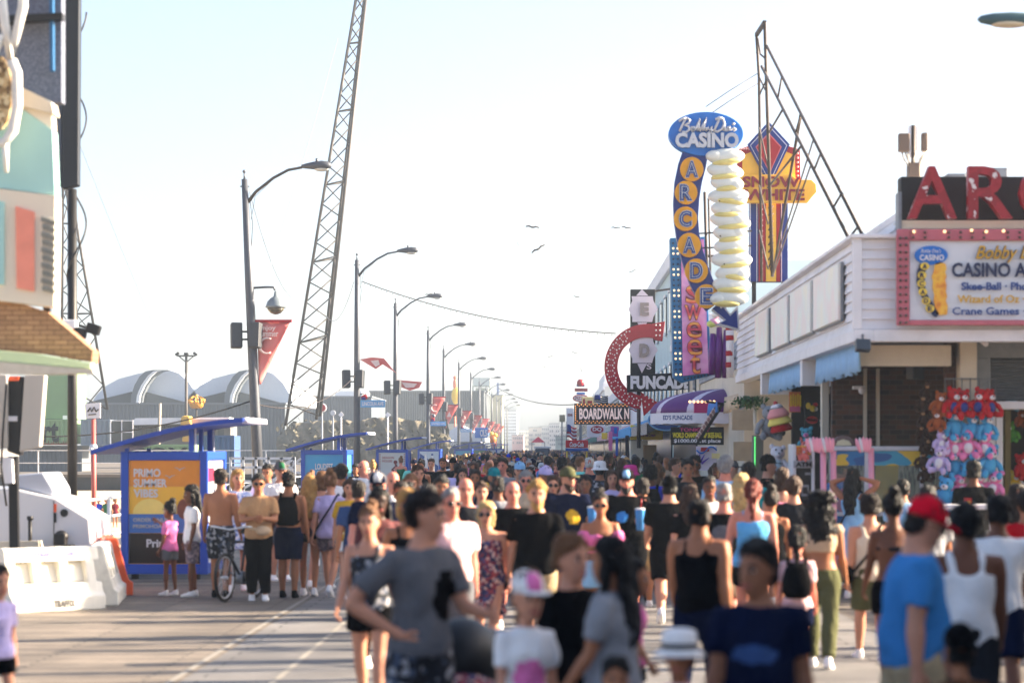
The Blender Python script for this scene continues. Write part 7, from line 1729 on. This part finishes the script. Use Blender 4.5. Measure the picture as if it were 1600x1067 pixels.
B = thing('tram_car', 'dark blue tram car roof above the heads in the distance', 'tram', (XX(847, 210), 213, 0)); d = 210; t = MB(); t.rect(834, 861, 697.5, 700.5, d, 7); t.build('roof', mat('tram_roof', (190,196,200), .4), B, bevel=.05); t = MB(); t.rect(836, 859, 700.7, 733, d+.1, 6.6); t.build('body', mat('tram_navy', (24,44,76), .4), B, bevel=.08)
t = MB(); t.rect(838, 857, 703, 715, d+.05, .06); t.build('windscreen', mat('pane_dark', (64,74,84), .15), B)
B = thing('fibre_figure', 'orange and yellow inflated figure above the far kiosks', 'figure', W(771, 697, 260)); t = MB(); t.sph(W(770, 686, 260), .4, .4, .5, 12, 8); t.sph(W(768, 678, 260), .25, None, None, 10, 8, 1); t.sph(W(774, 680, 260), .25, None, None, 10, 8, 1); t.sph(W(772, 694, 260), .3, None, None, 10, 8); t.tube((XX(771, 260), 260.2, 0), W(771, 700, 260.2), .12); t.build('body_shell', [mat('inflate_orange', (226,120,40), .5), mat('inflate_yellow', (236,190,60), .5)], B)
board('blue_show_sign', 'blue and white sign above the far kiosks', 742, 762, 668, 684, 220, skyb, (('OLS', 750, 761, 671, 682, signwhite),), 752)
B = thing('clown_figure', 'tall red and yellow figure on a mast behind the pennants', 'figure', (XX(711, 250), 250, 0)); t = MB(); t.tube((XX(711, 250), 250, 0), W(711, 640, 250), .1); t.sph(W(711, 600, 250), .22, .22, .6, 10, 8, 0); t.sph(W(711, 590, 250), .2, None, None, 10, 8, 0); t.sph(W(712, 618, 250), .45, .3, .9, 12, 8, 1); t.build('body_shell', [mat('inflate_coral', (226,120,90), .5), mat('inflate_yellow', (236,190,60), .5)], B)
# white beach-side railing along the boardwalk
B = thing('boardwalk_railing', 'white pipe railing along the beach side of the boardwalk', 'railing', (-8.4, 150, 0)); t = MB()
for k in range(60): t.tube((-8.4, 42+k*4, 0), (-8.4, 42+k*4, 1.1), .035, .035, 6)
for z in (.4, .75, 1.1): t.tube((-8.4, 42, z), (-8.4, 278, z), .03, .03, 6)
t.build('pipe', mat('rail_white', (206,208,212), .5), B)
for k, (x0, x1, lab) in enumerate(((360,460,'white gate railing beside the first kiosk crowd'),(395,470,'second white rail frame behind the crowd by the teal poster'))):
    d = 62+k*9; B = thing('rail_frame', lab, 'railing', (XX((x0+x1)/2, d), d, -.3)); t = MB()
    for y in (716, 730, 752): t.bar(W(x0, y+8*k, d), W(x1, y+8*k, d), .06)
    for x in range(x0, x1+1, 20): t.bar(W(x, 714+8*k, d), W(x, 790, d), .06)
    t.bar(W(x0, 775, d), W(x1, 716, d), .06); t.build('pipe', mat('rail_white', (206,208,212), .5), B)
# sea people on the sand seen under the pier
for k, (px, py, c, lab) in enumerate(((154,812,'royal blue','beach visitor in royal blue sitting on the sand'),(166,808,'green','beach visitor in green sitting on the sand'),(180,806,'maroon','beach visitor in maroon sitting on the sand beside the kiosk'))):
    d = 78; w = W(px, py, d); B = make_person(lab, 'k', 1.0, 'stand', 'tan', ('tee', c), ('shorts', 'black'), ('short', 'black'), {}, (w.x, d, -.55), 20*k, 1.6)

# ---- street furniture in front of the kiosk
plw = mat('barrier_white', (226,222,210), .5, var=.08, scale=3, grime=.5); plo = mat('barrier_orange', (236,96,50), .45, var=.06, scale=3, grime=.1)
def barrier(label, p0, p1, h, m, nslots=3):
    p0 = Vector((*p0, 0)); p1 = Vector((*p1, 0)); u = (p1-p0).normalized(); n = Vector((u.y, -u.x, 0)); L = (p1-p0).length
    B = thing('plastic_barrier', label, 'barrier', (p0+p1)/2, None)
    def P(s, o, z): return p0+u*s+n*o+Vector((0, 0, z))
    prof = [(.30,0),(.30,.18),(.24,.22),(.10,.72),(.09,h-.02),(.07,h),(-.07,h),(-.09,h-.02),(-.10,.72),(-.24,.22),(-.30,.18),(-.30,0)]
    t = MB()
    # side wings
    cuts = [0, .10]; w = (L-.2)/nslots
    segs = [(0, .14)]
    for k in range(nslots): a = .1+k*w; segs.append((a+w*.72, min(L, a+w*1.0+.02)))
    for a, b in segs: t.prism([P(a, o, z) for o, z in prof], u*(b-a))
    low = [(.30,0),(.30,.18),(.24,.22),(.20,.35),(-.20,.35),(-.24,.22),(-.30,.18),(-.30,0)]
    up = [(.13,.62),(.10,.74),(.095,h-.03),(.07,h-.005),(-.07,h-.005),(-.095,h-.03),(-.10,.74),(-.13,.62)]
    t.prism([P(.002, o*.995, z*.995) for o, z in low], u*(L-.004)); t.prism([P(.003, o*.99, z) for o, z in up], u*(L-.006))
    t.build('body', m, B, bevel=.02)
    t = MB(); t.prism([P(.1, o, z) for o, z in ((.11,.36),(.03,.60),(-.03,.60),(-.11,.36))], u*(L-.2)); t.build('recess_wall', m, B)
    return B, P, u, n
B, P, u, n = barrier('white water-filled barrier hand-lettered STREET CLOSED', (-6.88, 30.2), (-5.87, 31.1), .80, plw, 3)
# face towards the viewer is the n side
t = MB(); o = P(.42, .105, .68); t.text('STREET CLOSED', o, .62, .06, right=u, up=(0,0,1), depth=-.004, bold=.01); 
t.v = [tuple(Vector(v)+n*.014) for v in t.v]; t.build('hand_lettering', mat('marker_blue', (60,70,160), .6), B)
t = MB(); o = P(.6, .302, .05); t.text('TRAFFIX', o, .30, .09, right=u, depth=-.004, bold=.03); t.v = [tuple(Vector(v)+n*.004) for v in t.v]; t.build('embossed_mark', mat('mark_grey', (70,70,72), .6), B)
barrier('white water-filled barrier turned end-on behind the lettered one', (-5.93, 31.5), (-6.16, 33.4), .78, plw, 3)
barrier('bright orange plastic barrier beside the blue kiosk', (-6.12, 33.7), (-6.55, 35.4), .80, plo, 2)
# light-tower trailer
B = thing('utility_trailer', 'white generator trailer with sloping front behind the white barrier', 'trailer', (-7.6, 34.4, 0)); d = 34
t = MB(); t.prism([W(-60, 884, d), W(-60, 762, d), W(18, 762, d), W(88, 778, d), W(140, 810, d), W(146, 884, d)], (0, 1.5, 0)); t.build('body', mat('trailer_white', (214,214,218), .35, var=.03, scale=2, grime=.08), B, bevel=.03)
t = MB(); t.plate([(20,761),(22,742),(68,738),(84,765),(84,776)], d+.1, 1.2); t.build('hood', mat('trailer_grey', (170,176,190), .5, var=.05), B, bevel=.03)
t = MB(); t.rect(83.5, 84.5, 782, 883, d-.012, .01, 0); t.rect(84, 88, 787, 800, d-.014, .012, 1); t.rect(84, 88, 801, 816, d-.014, .012, 0); t.ell(100, 801, 6, 6, d-.02, .018, 0, 20); t.build('decal', [blackm, plo], B)
t = MB(); t.obox(W(95, 847, d-.15), (.16, .2, .26)); t.sph(W(96, 838, d-.15), .10, .10, .09, 12, 8); t.rect(85, 112, 851, 858, d-.3, .28); t.build('hitch_jack', blackm, B, bevel=.02)
t = MB()
for x in (21, 47): t.tube(W(x, 862, d-.35), W(x, 812, d-.35), .028); t.tube(W(x, 812, d-.35), W(x, 806, d-.35), .045)
t.build('jack_handle', blackm, B)
t = MB(); t.bar(W(-20, 852, d-.4), W(62, 850, d-.4), .1, .14); t.bar(W(60, 845, d-.4), W(64, 862, d-.4), .08); t.build('tow_bar', cream_paint, B)
t = MB(); t.lathe(Vector(), [(0.001,0),(.3,0),(.33,.05),(.33,.17),(.3,.2),(.001,.2)], 20); R = Matrix.Rotation(RAD(90), 3, 'X'); c = Vector((-7.4, 34.0, .33)); t.v = [tuple(R @ Vector(v)+c) for v in t.v]; t.build('wheel', blackm, B)
t = MB(); t.box(XX(-60, d), XX(142, d), d+.05, d+1.4, .28, .42); t.build('chassis', blackm, B)
B = thing('light_tower_mast', 'black mast head with an orange cap and grey lamp panels', 'light tower', (XX(22, 33), 33, 0)); d = 33
t = MB(); t.plate([(12,588),(37,588),(31,712),(11,705)], d, .25); t.build('mast_head', blackm, B, bevel=.02); t = MB(); t.rect(14, 29, 588, 595, d-.03, .028); t.build('orange_cap', plo, B); t = MB(); t.rect(12, 27, 650, 658, d-.03, .028); t.build('data_plate', signwhite, B, bevel=.003)
t = MB(); t.plate([(38,586),(70,586),(62,698),(30,706)], d-.1, .2); t.plate([(-10,584),(11,586),(11,700),(-10,700)], d-.1, .2); t.build('lamp_panel', mat('panel_taupe', (178,172,164), .5, var=.08, scale=2), B, bevel=.015)
t = MB(); t.bar(W(21, 713, d+.1), (XX(21, d), d+.1, .3), .12); t.bar(W(12, 715, d), W(14, 755, d), .14, mi=1); t.build('mast', [blackm, signwhite], B)
t = MB(); t.path([W(10, 600, d-.15), W(4, 680, d-.15), W(2, 730, d-.15), W(10, 790, d-.15)], .015, 5); t.build('cable', blackm, B)
# led pylon on pole with coiled cable
B = thing('led_screen_pylon', 'tall dark screen on a black pole wrapped in a coiled cable', 'screen', (XX(113, 36), 36, 0)); d = 35.6
t = MB(); t.plate([(97,-40),(124,-40),(122,290),(97,296)], d, .2); t.build('screen_case', mat('screen_navy', (16,24,34), .45, var=.1), B, bevel=.02); t = MB(); t.plate([(86,-40),(96.5,-40),(96.5,294),(88,289)], d+.05, .15); t.build('case_side', mat('case_slate', (70,80,96), .5), B, bevel=.015)
lettering(B, [mat('case_mark', (120,128,136), .5)], d-.015, ('lumivue', 107, 115, 226, 272, 0, .0), name='maker_mark', depth=.004)
bpy.data.objects.remove(bpy.data.objects['maker_mark'])
t = MB(); t.tube((XX(113, 36), 36, 0), W(113, 296, 36), .075, .07, 10); t.build('pole', blackm, B)
t = MB(); pts = [W(120+15*math.cos(k*.16), 20+k*4.2, 36-.15*math.sin(k*.16)) for k in range(105)]; t.path([p for k, p in enumerate(pts)], .014, 5); t.build('coiled_cable', blackm, B)
for x, y, r, m in ((110,508,.3,white_paint),(124,520,.5,blackm),(146,514,.6,blackm)): t = MB(); t.obox(W(x, y, 35.7), (.20, .18, .15), Matrix.Rotation(r-.3, 3, 'Y')); t.build('flood_light', m, B, bevel=.02)
t = MB(); t.bar(W(106, 503, 35.8), W(148, 516, 35.8), .04); t.build('light_bracket', blackm, B)
# red pole with square notice
B = thing('notice_pole', 'red pole carrying a square white notice beside the kiosk roof', 'sign', (XX(146, 52), 52, 0)); d = 52
t = MB(); t.tube((XX(147, d), d, 0), W(146, 655, d), .055, .05, 8); t.build('pole', mat('pole_red', (186,92,86), .5, var=.1), B); t = MB(); t.plate([(132,631),(157,629),(157,653),(134,654)], d-.06, .03); o = t.build('notice', signwhite, B, bevel=.005)
t = MB(); t.path([W(137, 643, d-.07), W(141, 637, d-.07), W(143, 643, d-.07), W(147, 636, d-.07), W(150, 643, d-.07), W(154, 639, d-.07)], .018, 5); t.path([W(138, 648, d-.07), W(150, 647, d-.07)], .012, 5); t.build('notice_scrawl', blackm, o)
t = MB(); t.sph(W(146, 699, d), .09); t.sph(W(143, 704, d-.1), .06); t.build('clamp', silver, B)
# snack stand hanging in from the side
B = thing('snack_stand', 'cream snack stand sign with teal and coral blocks over a shingled eave', 'stand', (-6.8, 25, 0)); d = 24.5
t = MB(); t.plate([(-120,455),(20,470),(75,488),(145,548),(143,566),(60,552),(-120,536)], 24.6, .35); t.build('shingled_roof', brick_mat('brown_shingle', (168,128,96), (146,108,80), (96,66,46), .14, .05, .004, 'xz', bump=.5, dirt=.4), B)
t = MB(); t.plate([(-120,537),(60,553),(142,567),(142,576),(60,570),(-120,554)], 24.3, .25); t.build('fascia', mat('fascia_mint', (176,196,160), .6, var=.06), B, bevel=.01); t = MB(); t.plate([(-120,554.5),(60,570.5),(144,577),(146,583),(60,585),(-120,580)], 24.2, .25); t.build('valance', mat('valance_cream', (214,206,188), .8, var=.1, scale=14, bump=.5), B)
t = MB(); t.plate([(-120,140),(30,135),(80,160),(84,178),(30,165),(-120,150)], d, .3, 1); t.plate([(-120,280),(86,306),(84,480),(0,470),(-120,462)], d, .3, 0); t.plate([(-120,150.5),(28,165.5),(82,204),(86,305),(-120,279)], d+.03, .25, 2); t.plate([(-120,155),(24,165),(30,136),(80,160),(82,203.5),(28,165)], d+.05, .2, 0); t.build('sign_board', [mat('board_cream', (224,212,192), .6, var=.05, scale=2), cream_paint, mat('board_teal', (160,204,200), .55, var=.1, scale=1.5)], B, bevel=.01)
t = MB(); t.plate([(24,322),(53,331),(53,455),(26,450)], d-.03, .03, 0); t.plate([(-20,310),(6,316),(6,445),(-20,440)], d-.03, .03, 1); t.build('colour_block', [mat('block_coral', (232,142,120), .55), mat('board_teal', (150,204,200), .5)], B)
t = MB()
for k in range(7):
    for j in range(10): t.ell(65+k*3.4+(j % 2)*1.7, 342+j*12+k*.9, 1.0, 4.6, d-.03, .03, 0, 8)
t.build('dot_pattern', mat('dot_grey', (150,150,142), .6), B)
t = MB(); t.plate([(-60,-60),(96,-60),(96,160),(84,160),(80,158),(30,135),(-60,60)], d+1.2, .2); t.build('perforated_screen', ramp_mat('perforated', 'voronoi', [(92,98,116),(110,116,132),(84,90,108)], 70, .6), B)
t = MB(); t.plate([(-60,28),(97,20),(97,30),(-60,42)], d+1.0, .15); t.plate([(76,-60),(82,-60),(83,110),(78,112)], d+1.05, .1, 1); t.build('screen_brace', [blackm, mat('brace_blue', (30,86,130), .5)], B)
t = MB()
for x0, x1 in ((20, 18), (74, 72)): t.bar(W(x0, 470, d+.4), W(x1, 530, d+.4), .07)
t.bar(W(-100, 474, d+.5), W(30, 500, d+.5), .1); t.build('sign_post', blackm, B)
t = MB(); t.path([W(-2, -40, d-.25), W(8, 40, d-.25), W(18, 95, d-.25), W(24, 60, d-.25), W(36, 10, d-.25), W(34, -40, d-.25)], [.05, .045, .05, .045, .05, .05], 8); t.path([W(18, 95, d-.25), W(26, 115, d-.25), W(27, 165, d-.25), W(20, 205, d-.25), W(5, 225, d-.25), W(-20, 215, d-.25), W(-30, 150, d-.25), W(-14, 90, d-.25), W(2, 55, d-.25)], .055, 8); t.path([W(8, 224, d-.25), W(10, 270, d-.25)], [.04, .02], 8)
t.build('giant_whisk', mat('whisk_white', (214,212,206), .4), B)
t = MB(); t.ell(-2, 145, 20, 58, d-.22, .06, 0, 24); t.build('whisk_filling', ramp_mat('popcorn', 'voronoi', [(206,176,126),(150,120,76),(226,206,160),(110,84,54)], 22, .7), B)
# bicycles
def bicycle(label, x, y, yaw):
    B = thing('bicycle', label, 'bicycle', (0, 0, 0)); R = .33
    def circ(c, r, rt, mi, n=26): return [(c[0]+r*math.cos(2*math.pi*k/n), c[1], c[2]+r*math.sin(2*math.pi*k/n)) for k in range(n+1)]
    for c in ((-.52, 0, R), (.52, 0, R)):
        t = MB(); t.path(circ(c, R-.025, 0, 0), .025, 8); w = t.build('wheel', blackm, B)
        t = MB(); t.path(circ(c, R-.055, 0, 0), .010, 6)
        for k in range(14): a = 2*math.pi*k/14; t.tube(c, (c[0]+(R-.06)*math.cos(a), .0, c[2]+(R-.06)*math.sin(a)), .0022, None, 4)
        t.tube((c[0], -.05, c[2]), (c[0], .05, c[2]), .022, None, 8); t.build('rim', silver, w)
    fm = mat('bike_frame', (40,44,52), .35, metal=.4); t = MB(); bb = (.02, 0, .30); st = (.17, 0, .78); hd = (-.36, 0, .80); hb = (-.40, 0, .66)
    for a, b, r in ((bb, st, .017), (st, hd, .017), (hb, bb, .02), (hd, hb, .022)): t.tube(a, b, r)
    for s in (-.05, .05): t.tube((.02, s*.6, .30), (.52, s, R), .010); t.tube((.16, s*.5, .72), (.52, s, R), .009); t.tube((-.41, s, .62), (-.52, s, R), .012)
    t.tube((-.36, 0, .80), (-.34, 0, .95), .016); t.tube(st, (.20, 0, .90), .014); t.build('frame', fm, B)
    t = MB(); t.path([(-.30,-.30,1.0), (-.36,-.22,1.0), (-.36,0,.96), (-.36,.22,1.0), (-.30,.30,1.0)], .013, 6); t.build('handlebar', silver, B)
    t = MB(); t.path([(.06,0,.92), (.18,0,.93), (.30,0,.94)], [.025,.055,.08], 8); t.build('saddle', blackm, B)
    t = MB(); t.tube((.02,-.06,.30), (.02,.06,.30), .09, .09, 16); t.tube((.02,-.09,.30), (.16,-.09,.22), .012); t.tube((.02,.09,.30), (-.12,.09,.38), .012); t.build('crankset', galv, B)
    B.location = (x, y, 0); B.rotation_euler = (0, 0, yaw); RL[B.name] = Vector((x, y, 0)); return B
bk = bicycle('black bicycle held among the group beside the orange poster', XX(380, 33.0), 32.7, RAD(74))
c2 = copy_tree(bk); c2.location = (XX(1022, 32), 32.5, 0); c2.rotation_euler = (0, 0, RAD(80)); c2['label'] = 'bicycle wheels showing beside the broad man in black'
# cups held by two men
for key, lab in (('olivecap', 'blue paper cup with a red straw held by the olive cap man'), ('blackbeard', 'blue paper cup held by the dark-bearded man in black')):
    p = hand_point(P_[key], 0); B = thing('paper_cup', lab, 'cup', p+Vector((0, -.07, -.12))); t = MB(); q = p+Vector((0, -.07, -.12)); t.lathe(q, [(.042,0),(.058,.24),(.06,.245)], 18); t.build('cup', mat('cup_blue', (70,150,226), .45, var=.15, scale=12), B); t = MB(); t.lathe(q, [(.062,.246),(.060,.262),(.04,.268)], 18); t.build('lid', signwhite, B); t = MB(); t.tube(q+Vector((.01, 0, .26)), q+Vector((.02, 0, .38)), .006); t.build('straw', signred, B)
p = hand_point(P_['pinkvest'], 0); t = MB(); t.sph(p+Vector((.03, 0, -.05)), .13, None, None, 18, 12); tag(t.build('beach_ball', mat('ball_blue', (50,160,210), .4)), 'light blue ball carried by the woman in the rose pink vest', 'ball')
# stroller at the grey tee
B = thing('stroller', 'black pushchair with a pink patterned hood in front of the grey tee man', 'pushchair', (XX(722, 14), 14.2, 0)); x = XX(722, 14); t = MB(); t.sph((x, 14.2, .80), .24, .30, .26, 16, 10); t.build('hood', blackm, B); t = MB(); t.sph((x, 14.05, .60), .22, .30, .18, 16, 10); t.build('seat', MATS['floral'], B)
t = MB()
for e in (-.24, .24): t.tube((x+e, 14.55, .95), (x+e, 13.85, .10), .014); t.tube((x+e, 13.95, .6), (x+e, 14.5, .10), .014)
t.tube((x-.24, 14.55, .95), (x+.24, 14.55, .95), .018); t.build('frame', galv, B)
for e in (-.26, .26):
    for yy in (13.85, 14.5): t = MB(); t.lathe(Vector(), [(.03,-.02),(.10,-.02),(.11,0),(.10,.02),(.03,.02)], 16); R = Matrix.Rotation(RAD(90), 3, 'Y'); t.v = [tuple(R @ Vector(v)+Vector((x+e, yy, .11))) for v in t.v]; t.build('wheel', blackm, B)

# ---- gulls
gullm = mat('gull_grey', (72,68,66), .8, var=.2, scale=6); 
GULLS = [(832,355,18,.10,90,'seagull with level wings above the middle of the sky'),(841,389,20,-.55,90,'banking seagull with long bent wings below the level one'),(962,356,12,.05,95,'seagull of the close pair, the one turned away from the tower sign'),(979,356,13,.18,95,'seagull of the close pair, the one turned to the tower sign'),(988,424,10,-.4,110,'seagull gliding just above the black and white upright sign'),(901,464,9,.2,110,'seagull low in the open sky beside the bulb wire'),(670,460,10,-.1,95,'seagull perched low over the third lamp head'),(898,551,8,.1,140,'seagull over the round red arrow'),(860,557,7,-.3,150,'seagull low over the far boardwalk, upper of two'),(850,573,5,.3,150,'seagull low over the far boardwalk, lower of two'),(809,381,5,1.2,120,'small seagull edge-on below the level-winged one'),(908,578,6,1.3,140,'seagull diving beside the round red arrow'),(752,560,6,.1,150,'seagull skimming the lamp heads')]
for px, py, wpx, bank, d, lab in GULLS:
    c = W(px, py, d); s = 1.2*wpx/F*d/2/.62
    B = thing('seagull', lab, 'seagull', c); t = MB(); R = Matrix.Rotation(bank, 3, 'Y')
    t.path([c+R @ Vector((0, -.22*s, .02*s)), c+R @ Vector((0, -.12*s, 0)), c+R @ Vector((0, .05*s, 0)), c+R @ Vector((0, .26*s, .01*s))], [.03*s, .075*s, .08*s, .02*s], 8)
    for e in (-1, 1):
        P3 = [(.03,-.10,.03),(.30,-.16,.13),(.62,.02,.05),(.30,.08,.10),(.03,.13,.0)]
        q = [c+R @ Vector((e*a*s, b*s, z*s)) for a, b, z in P3]; t.prism(q, R @ Vector((0, 0, -.10*s)))
    t.build('body', gullm, B)
# ---------------------------------------------------------------- ground, air, light, camera
planks = brick_mat('boardwalk_planks', (128,118,106), (84,77,70), (18,17,16), 3.6, .145, .013, 'xy', rough=.75, bump=.8, offset=.37, dirt=.45)
lanem = brick_mat('tram_lane', (114,112,110), (95,93,92), (48,48,49), 6.2, .30, .012, 'xy', rough=.7, bump=.6, offset=.5, dirt=.35)
linem = mat('lane_line', (136,132,124), .7, var=.25, scale=3)
def sheet(name, x0, x1, y0, y1, z, m, kind='structure', org=(0, 0, 0)):
    t = MB(); t.add([(x0,y0,z),(x1,y0,z),(x1,y1,z),(x0,y1,z)], [(0,1,2,3)]); o = t.build(name, m, None, org); o['kind'] = kind; return o
sand = mat('sand', (196,176,146), .95, var=.1, scale=.8, bump=.4)
sheet('sand_ground', -4000, 4000, -200, 6000, -1.4, sand)
t = MB(); t.add([(-90,58,-1.0),(-8.95,58,-1.0),(-8.95,105.9,.2),(-90,105.9,.2)], [(0,1,2,3)]); o = t.build('sand_bank', sand); o['kind'] = 'structure'
t = MB(); t.box(-8.9, 60, -30, 900, -.4, 0); o = t.build('boardwalk', planks, None, (0, 0, 0)); o['kind'] = 'structure'
sheet('tram_lane', -3.25, 3.6, -30, 900, .004, lanem)
for i, x in enumerate((-3.33, -2.42)): sheet('lane_line', x-.03, x+.03, -30, 900, .0085, linem)
# the shop block across the side street, outside the frame, whose shade falls on the near boardwalk
B = thing('corner_shop', 'flat-roofed cream corner shop across the side street', 'building', (13, 8, 0))
t = MB(); t.box(8.6, 20, -14, 19.2, 0, 6.6); t.build('wall', cream_paint, B); t = MB(); t.box(8.2, 20.2, -14.2, 19.4, 6.603, 7.0); t.build('roof', white_paint, B)
t = MB(); t.box(8.55, 8.597, 2, 18, .4, 2.8); t.build('shop_window', mat('shop_glass', (30,34,38), .15), B)
B = thing('side_street_shop', 'cream shop further up the side street', 'building', (26, 26, 0))
t = MB(); t.box(19, 34, 25.6, 32.8, 0, 6.4); t.build('wall', cream_paint, B); t = MB(); t.box(18.7, 34.3, 25.4, 33, 6.403, 6.8); t.build('roof', white_paint, B)

run_jobs(); finish_fill(); far_crowd()

AZ, EL = RAD(80), RAD(24)
w = bpy.data.worlds.new('World'); SC.world = w; w.use_nodes = True; nt = w.node_tree
sky = nt.nodes.new('ShaderNodeTexSky'); sky.sky_type = 'NISHITA'; sky.sun_disc = False; sky.sun_elevation = EL; sky.sun_rotation = AZ; sky.air_density = .7; sky.dust_density = 3.2; sky.ozone_density = 1.0; sky.altitude = 0
nt.links.new(sky.outputs[0], nt.nodes['Background'].inputs[0]); nt.nodes['Background'].inputs[1].default_value = .074
sl = bpy.data.lights.new('sun', 'SUN'); sl.energy = 5.0; sl.angle = RAD(.5); sl.color = (1, .82, .61)
so = bpy.data.objects.new('sun', sl); COL.objects.link(so)
sd = Vector((math.sin(AZ)*math.cos(EL), math.cos(AZ)*math.cos(EL), math.sin(EL)))
so.rotation_euler = (-sd).to_track_quat('-Z', 'Y').to_euler()
HAZE = .0007
hz = bpy.data.materials.new('haze'); hz.use_nodes = True; n = hz.node_tree; n.nodes.remove(n.nodes['Principled BSDF'])
pv = n.nodes.new('ShaderNodeVolumePrincipled'); pv.inputs['Color'].default_value = (.74, .87, 1, 1); pv.inputs['Density'].default_value = HAZE; pv.inputs['Anisotropy'].default_value = .3
n.links.new(pv.outputs[0], n.nodes['Material Output'].inputs['Volume'])
if HAZE:
    t = MB(); t.box(-160, 70, -40, 960, -2.4, 40); o = t.build('haze', hz, None, (0, 0, 0)); o['kind'] = 'stuff'; o['label'] = 'pale sea haze filling the air over the boardwalk'
cd = bpy.data.cameras.new('camera'); cam = bpy.data.objects.new('camera', cd); COL.objects.link(cam)
cam.location = (0, 0, EYE); cam.rotation_euler = (RAD(90), 0, 0); cd.sensor_width = 36; cd.lens = F*36/1600
cd.shift_x = -(CX-800)/1600; cd.shift_y = (CY-533.5)/1600; cd.clip_start = .5; cd.clip_end = 9000
cd.dof.use_dof = True; cd.dof.focus_distance = 88; cd.dof.aperture_fstop = 1.75; cd.dof.aperture_blades = 0
SC.camera = cam
SC.view_settings.view_transform = 'Standard'; SC.view_settings.look = 'None'; SC.view_settings.exposure = 2.4; SC.view_settings.gamma = 1
SC.cycles.use_denoising = True; SC.cycles.volume_max_steps = 64; SC.cycles.max_bounces = 8; SC.cycles.volume_bounces = 0; SC.cycles.transparent_max_bounces = 6
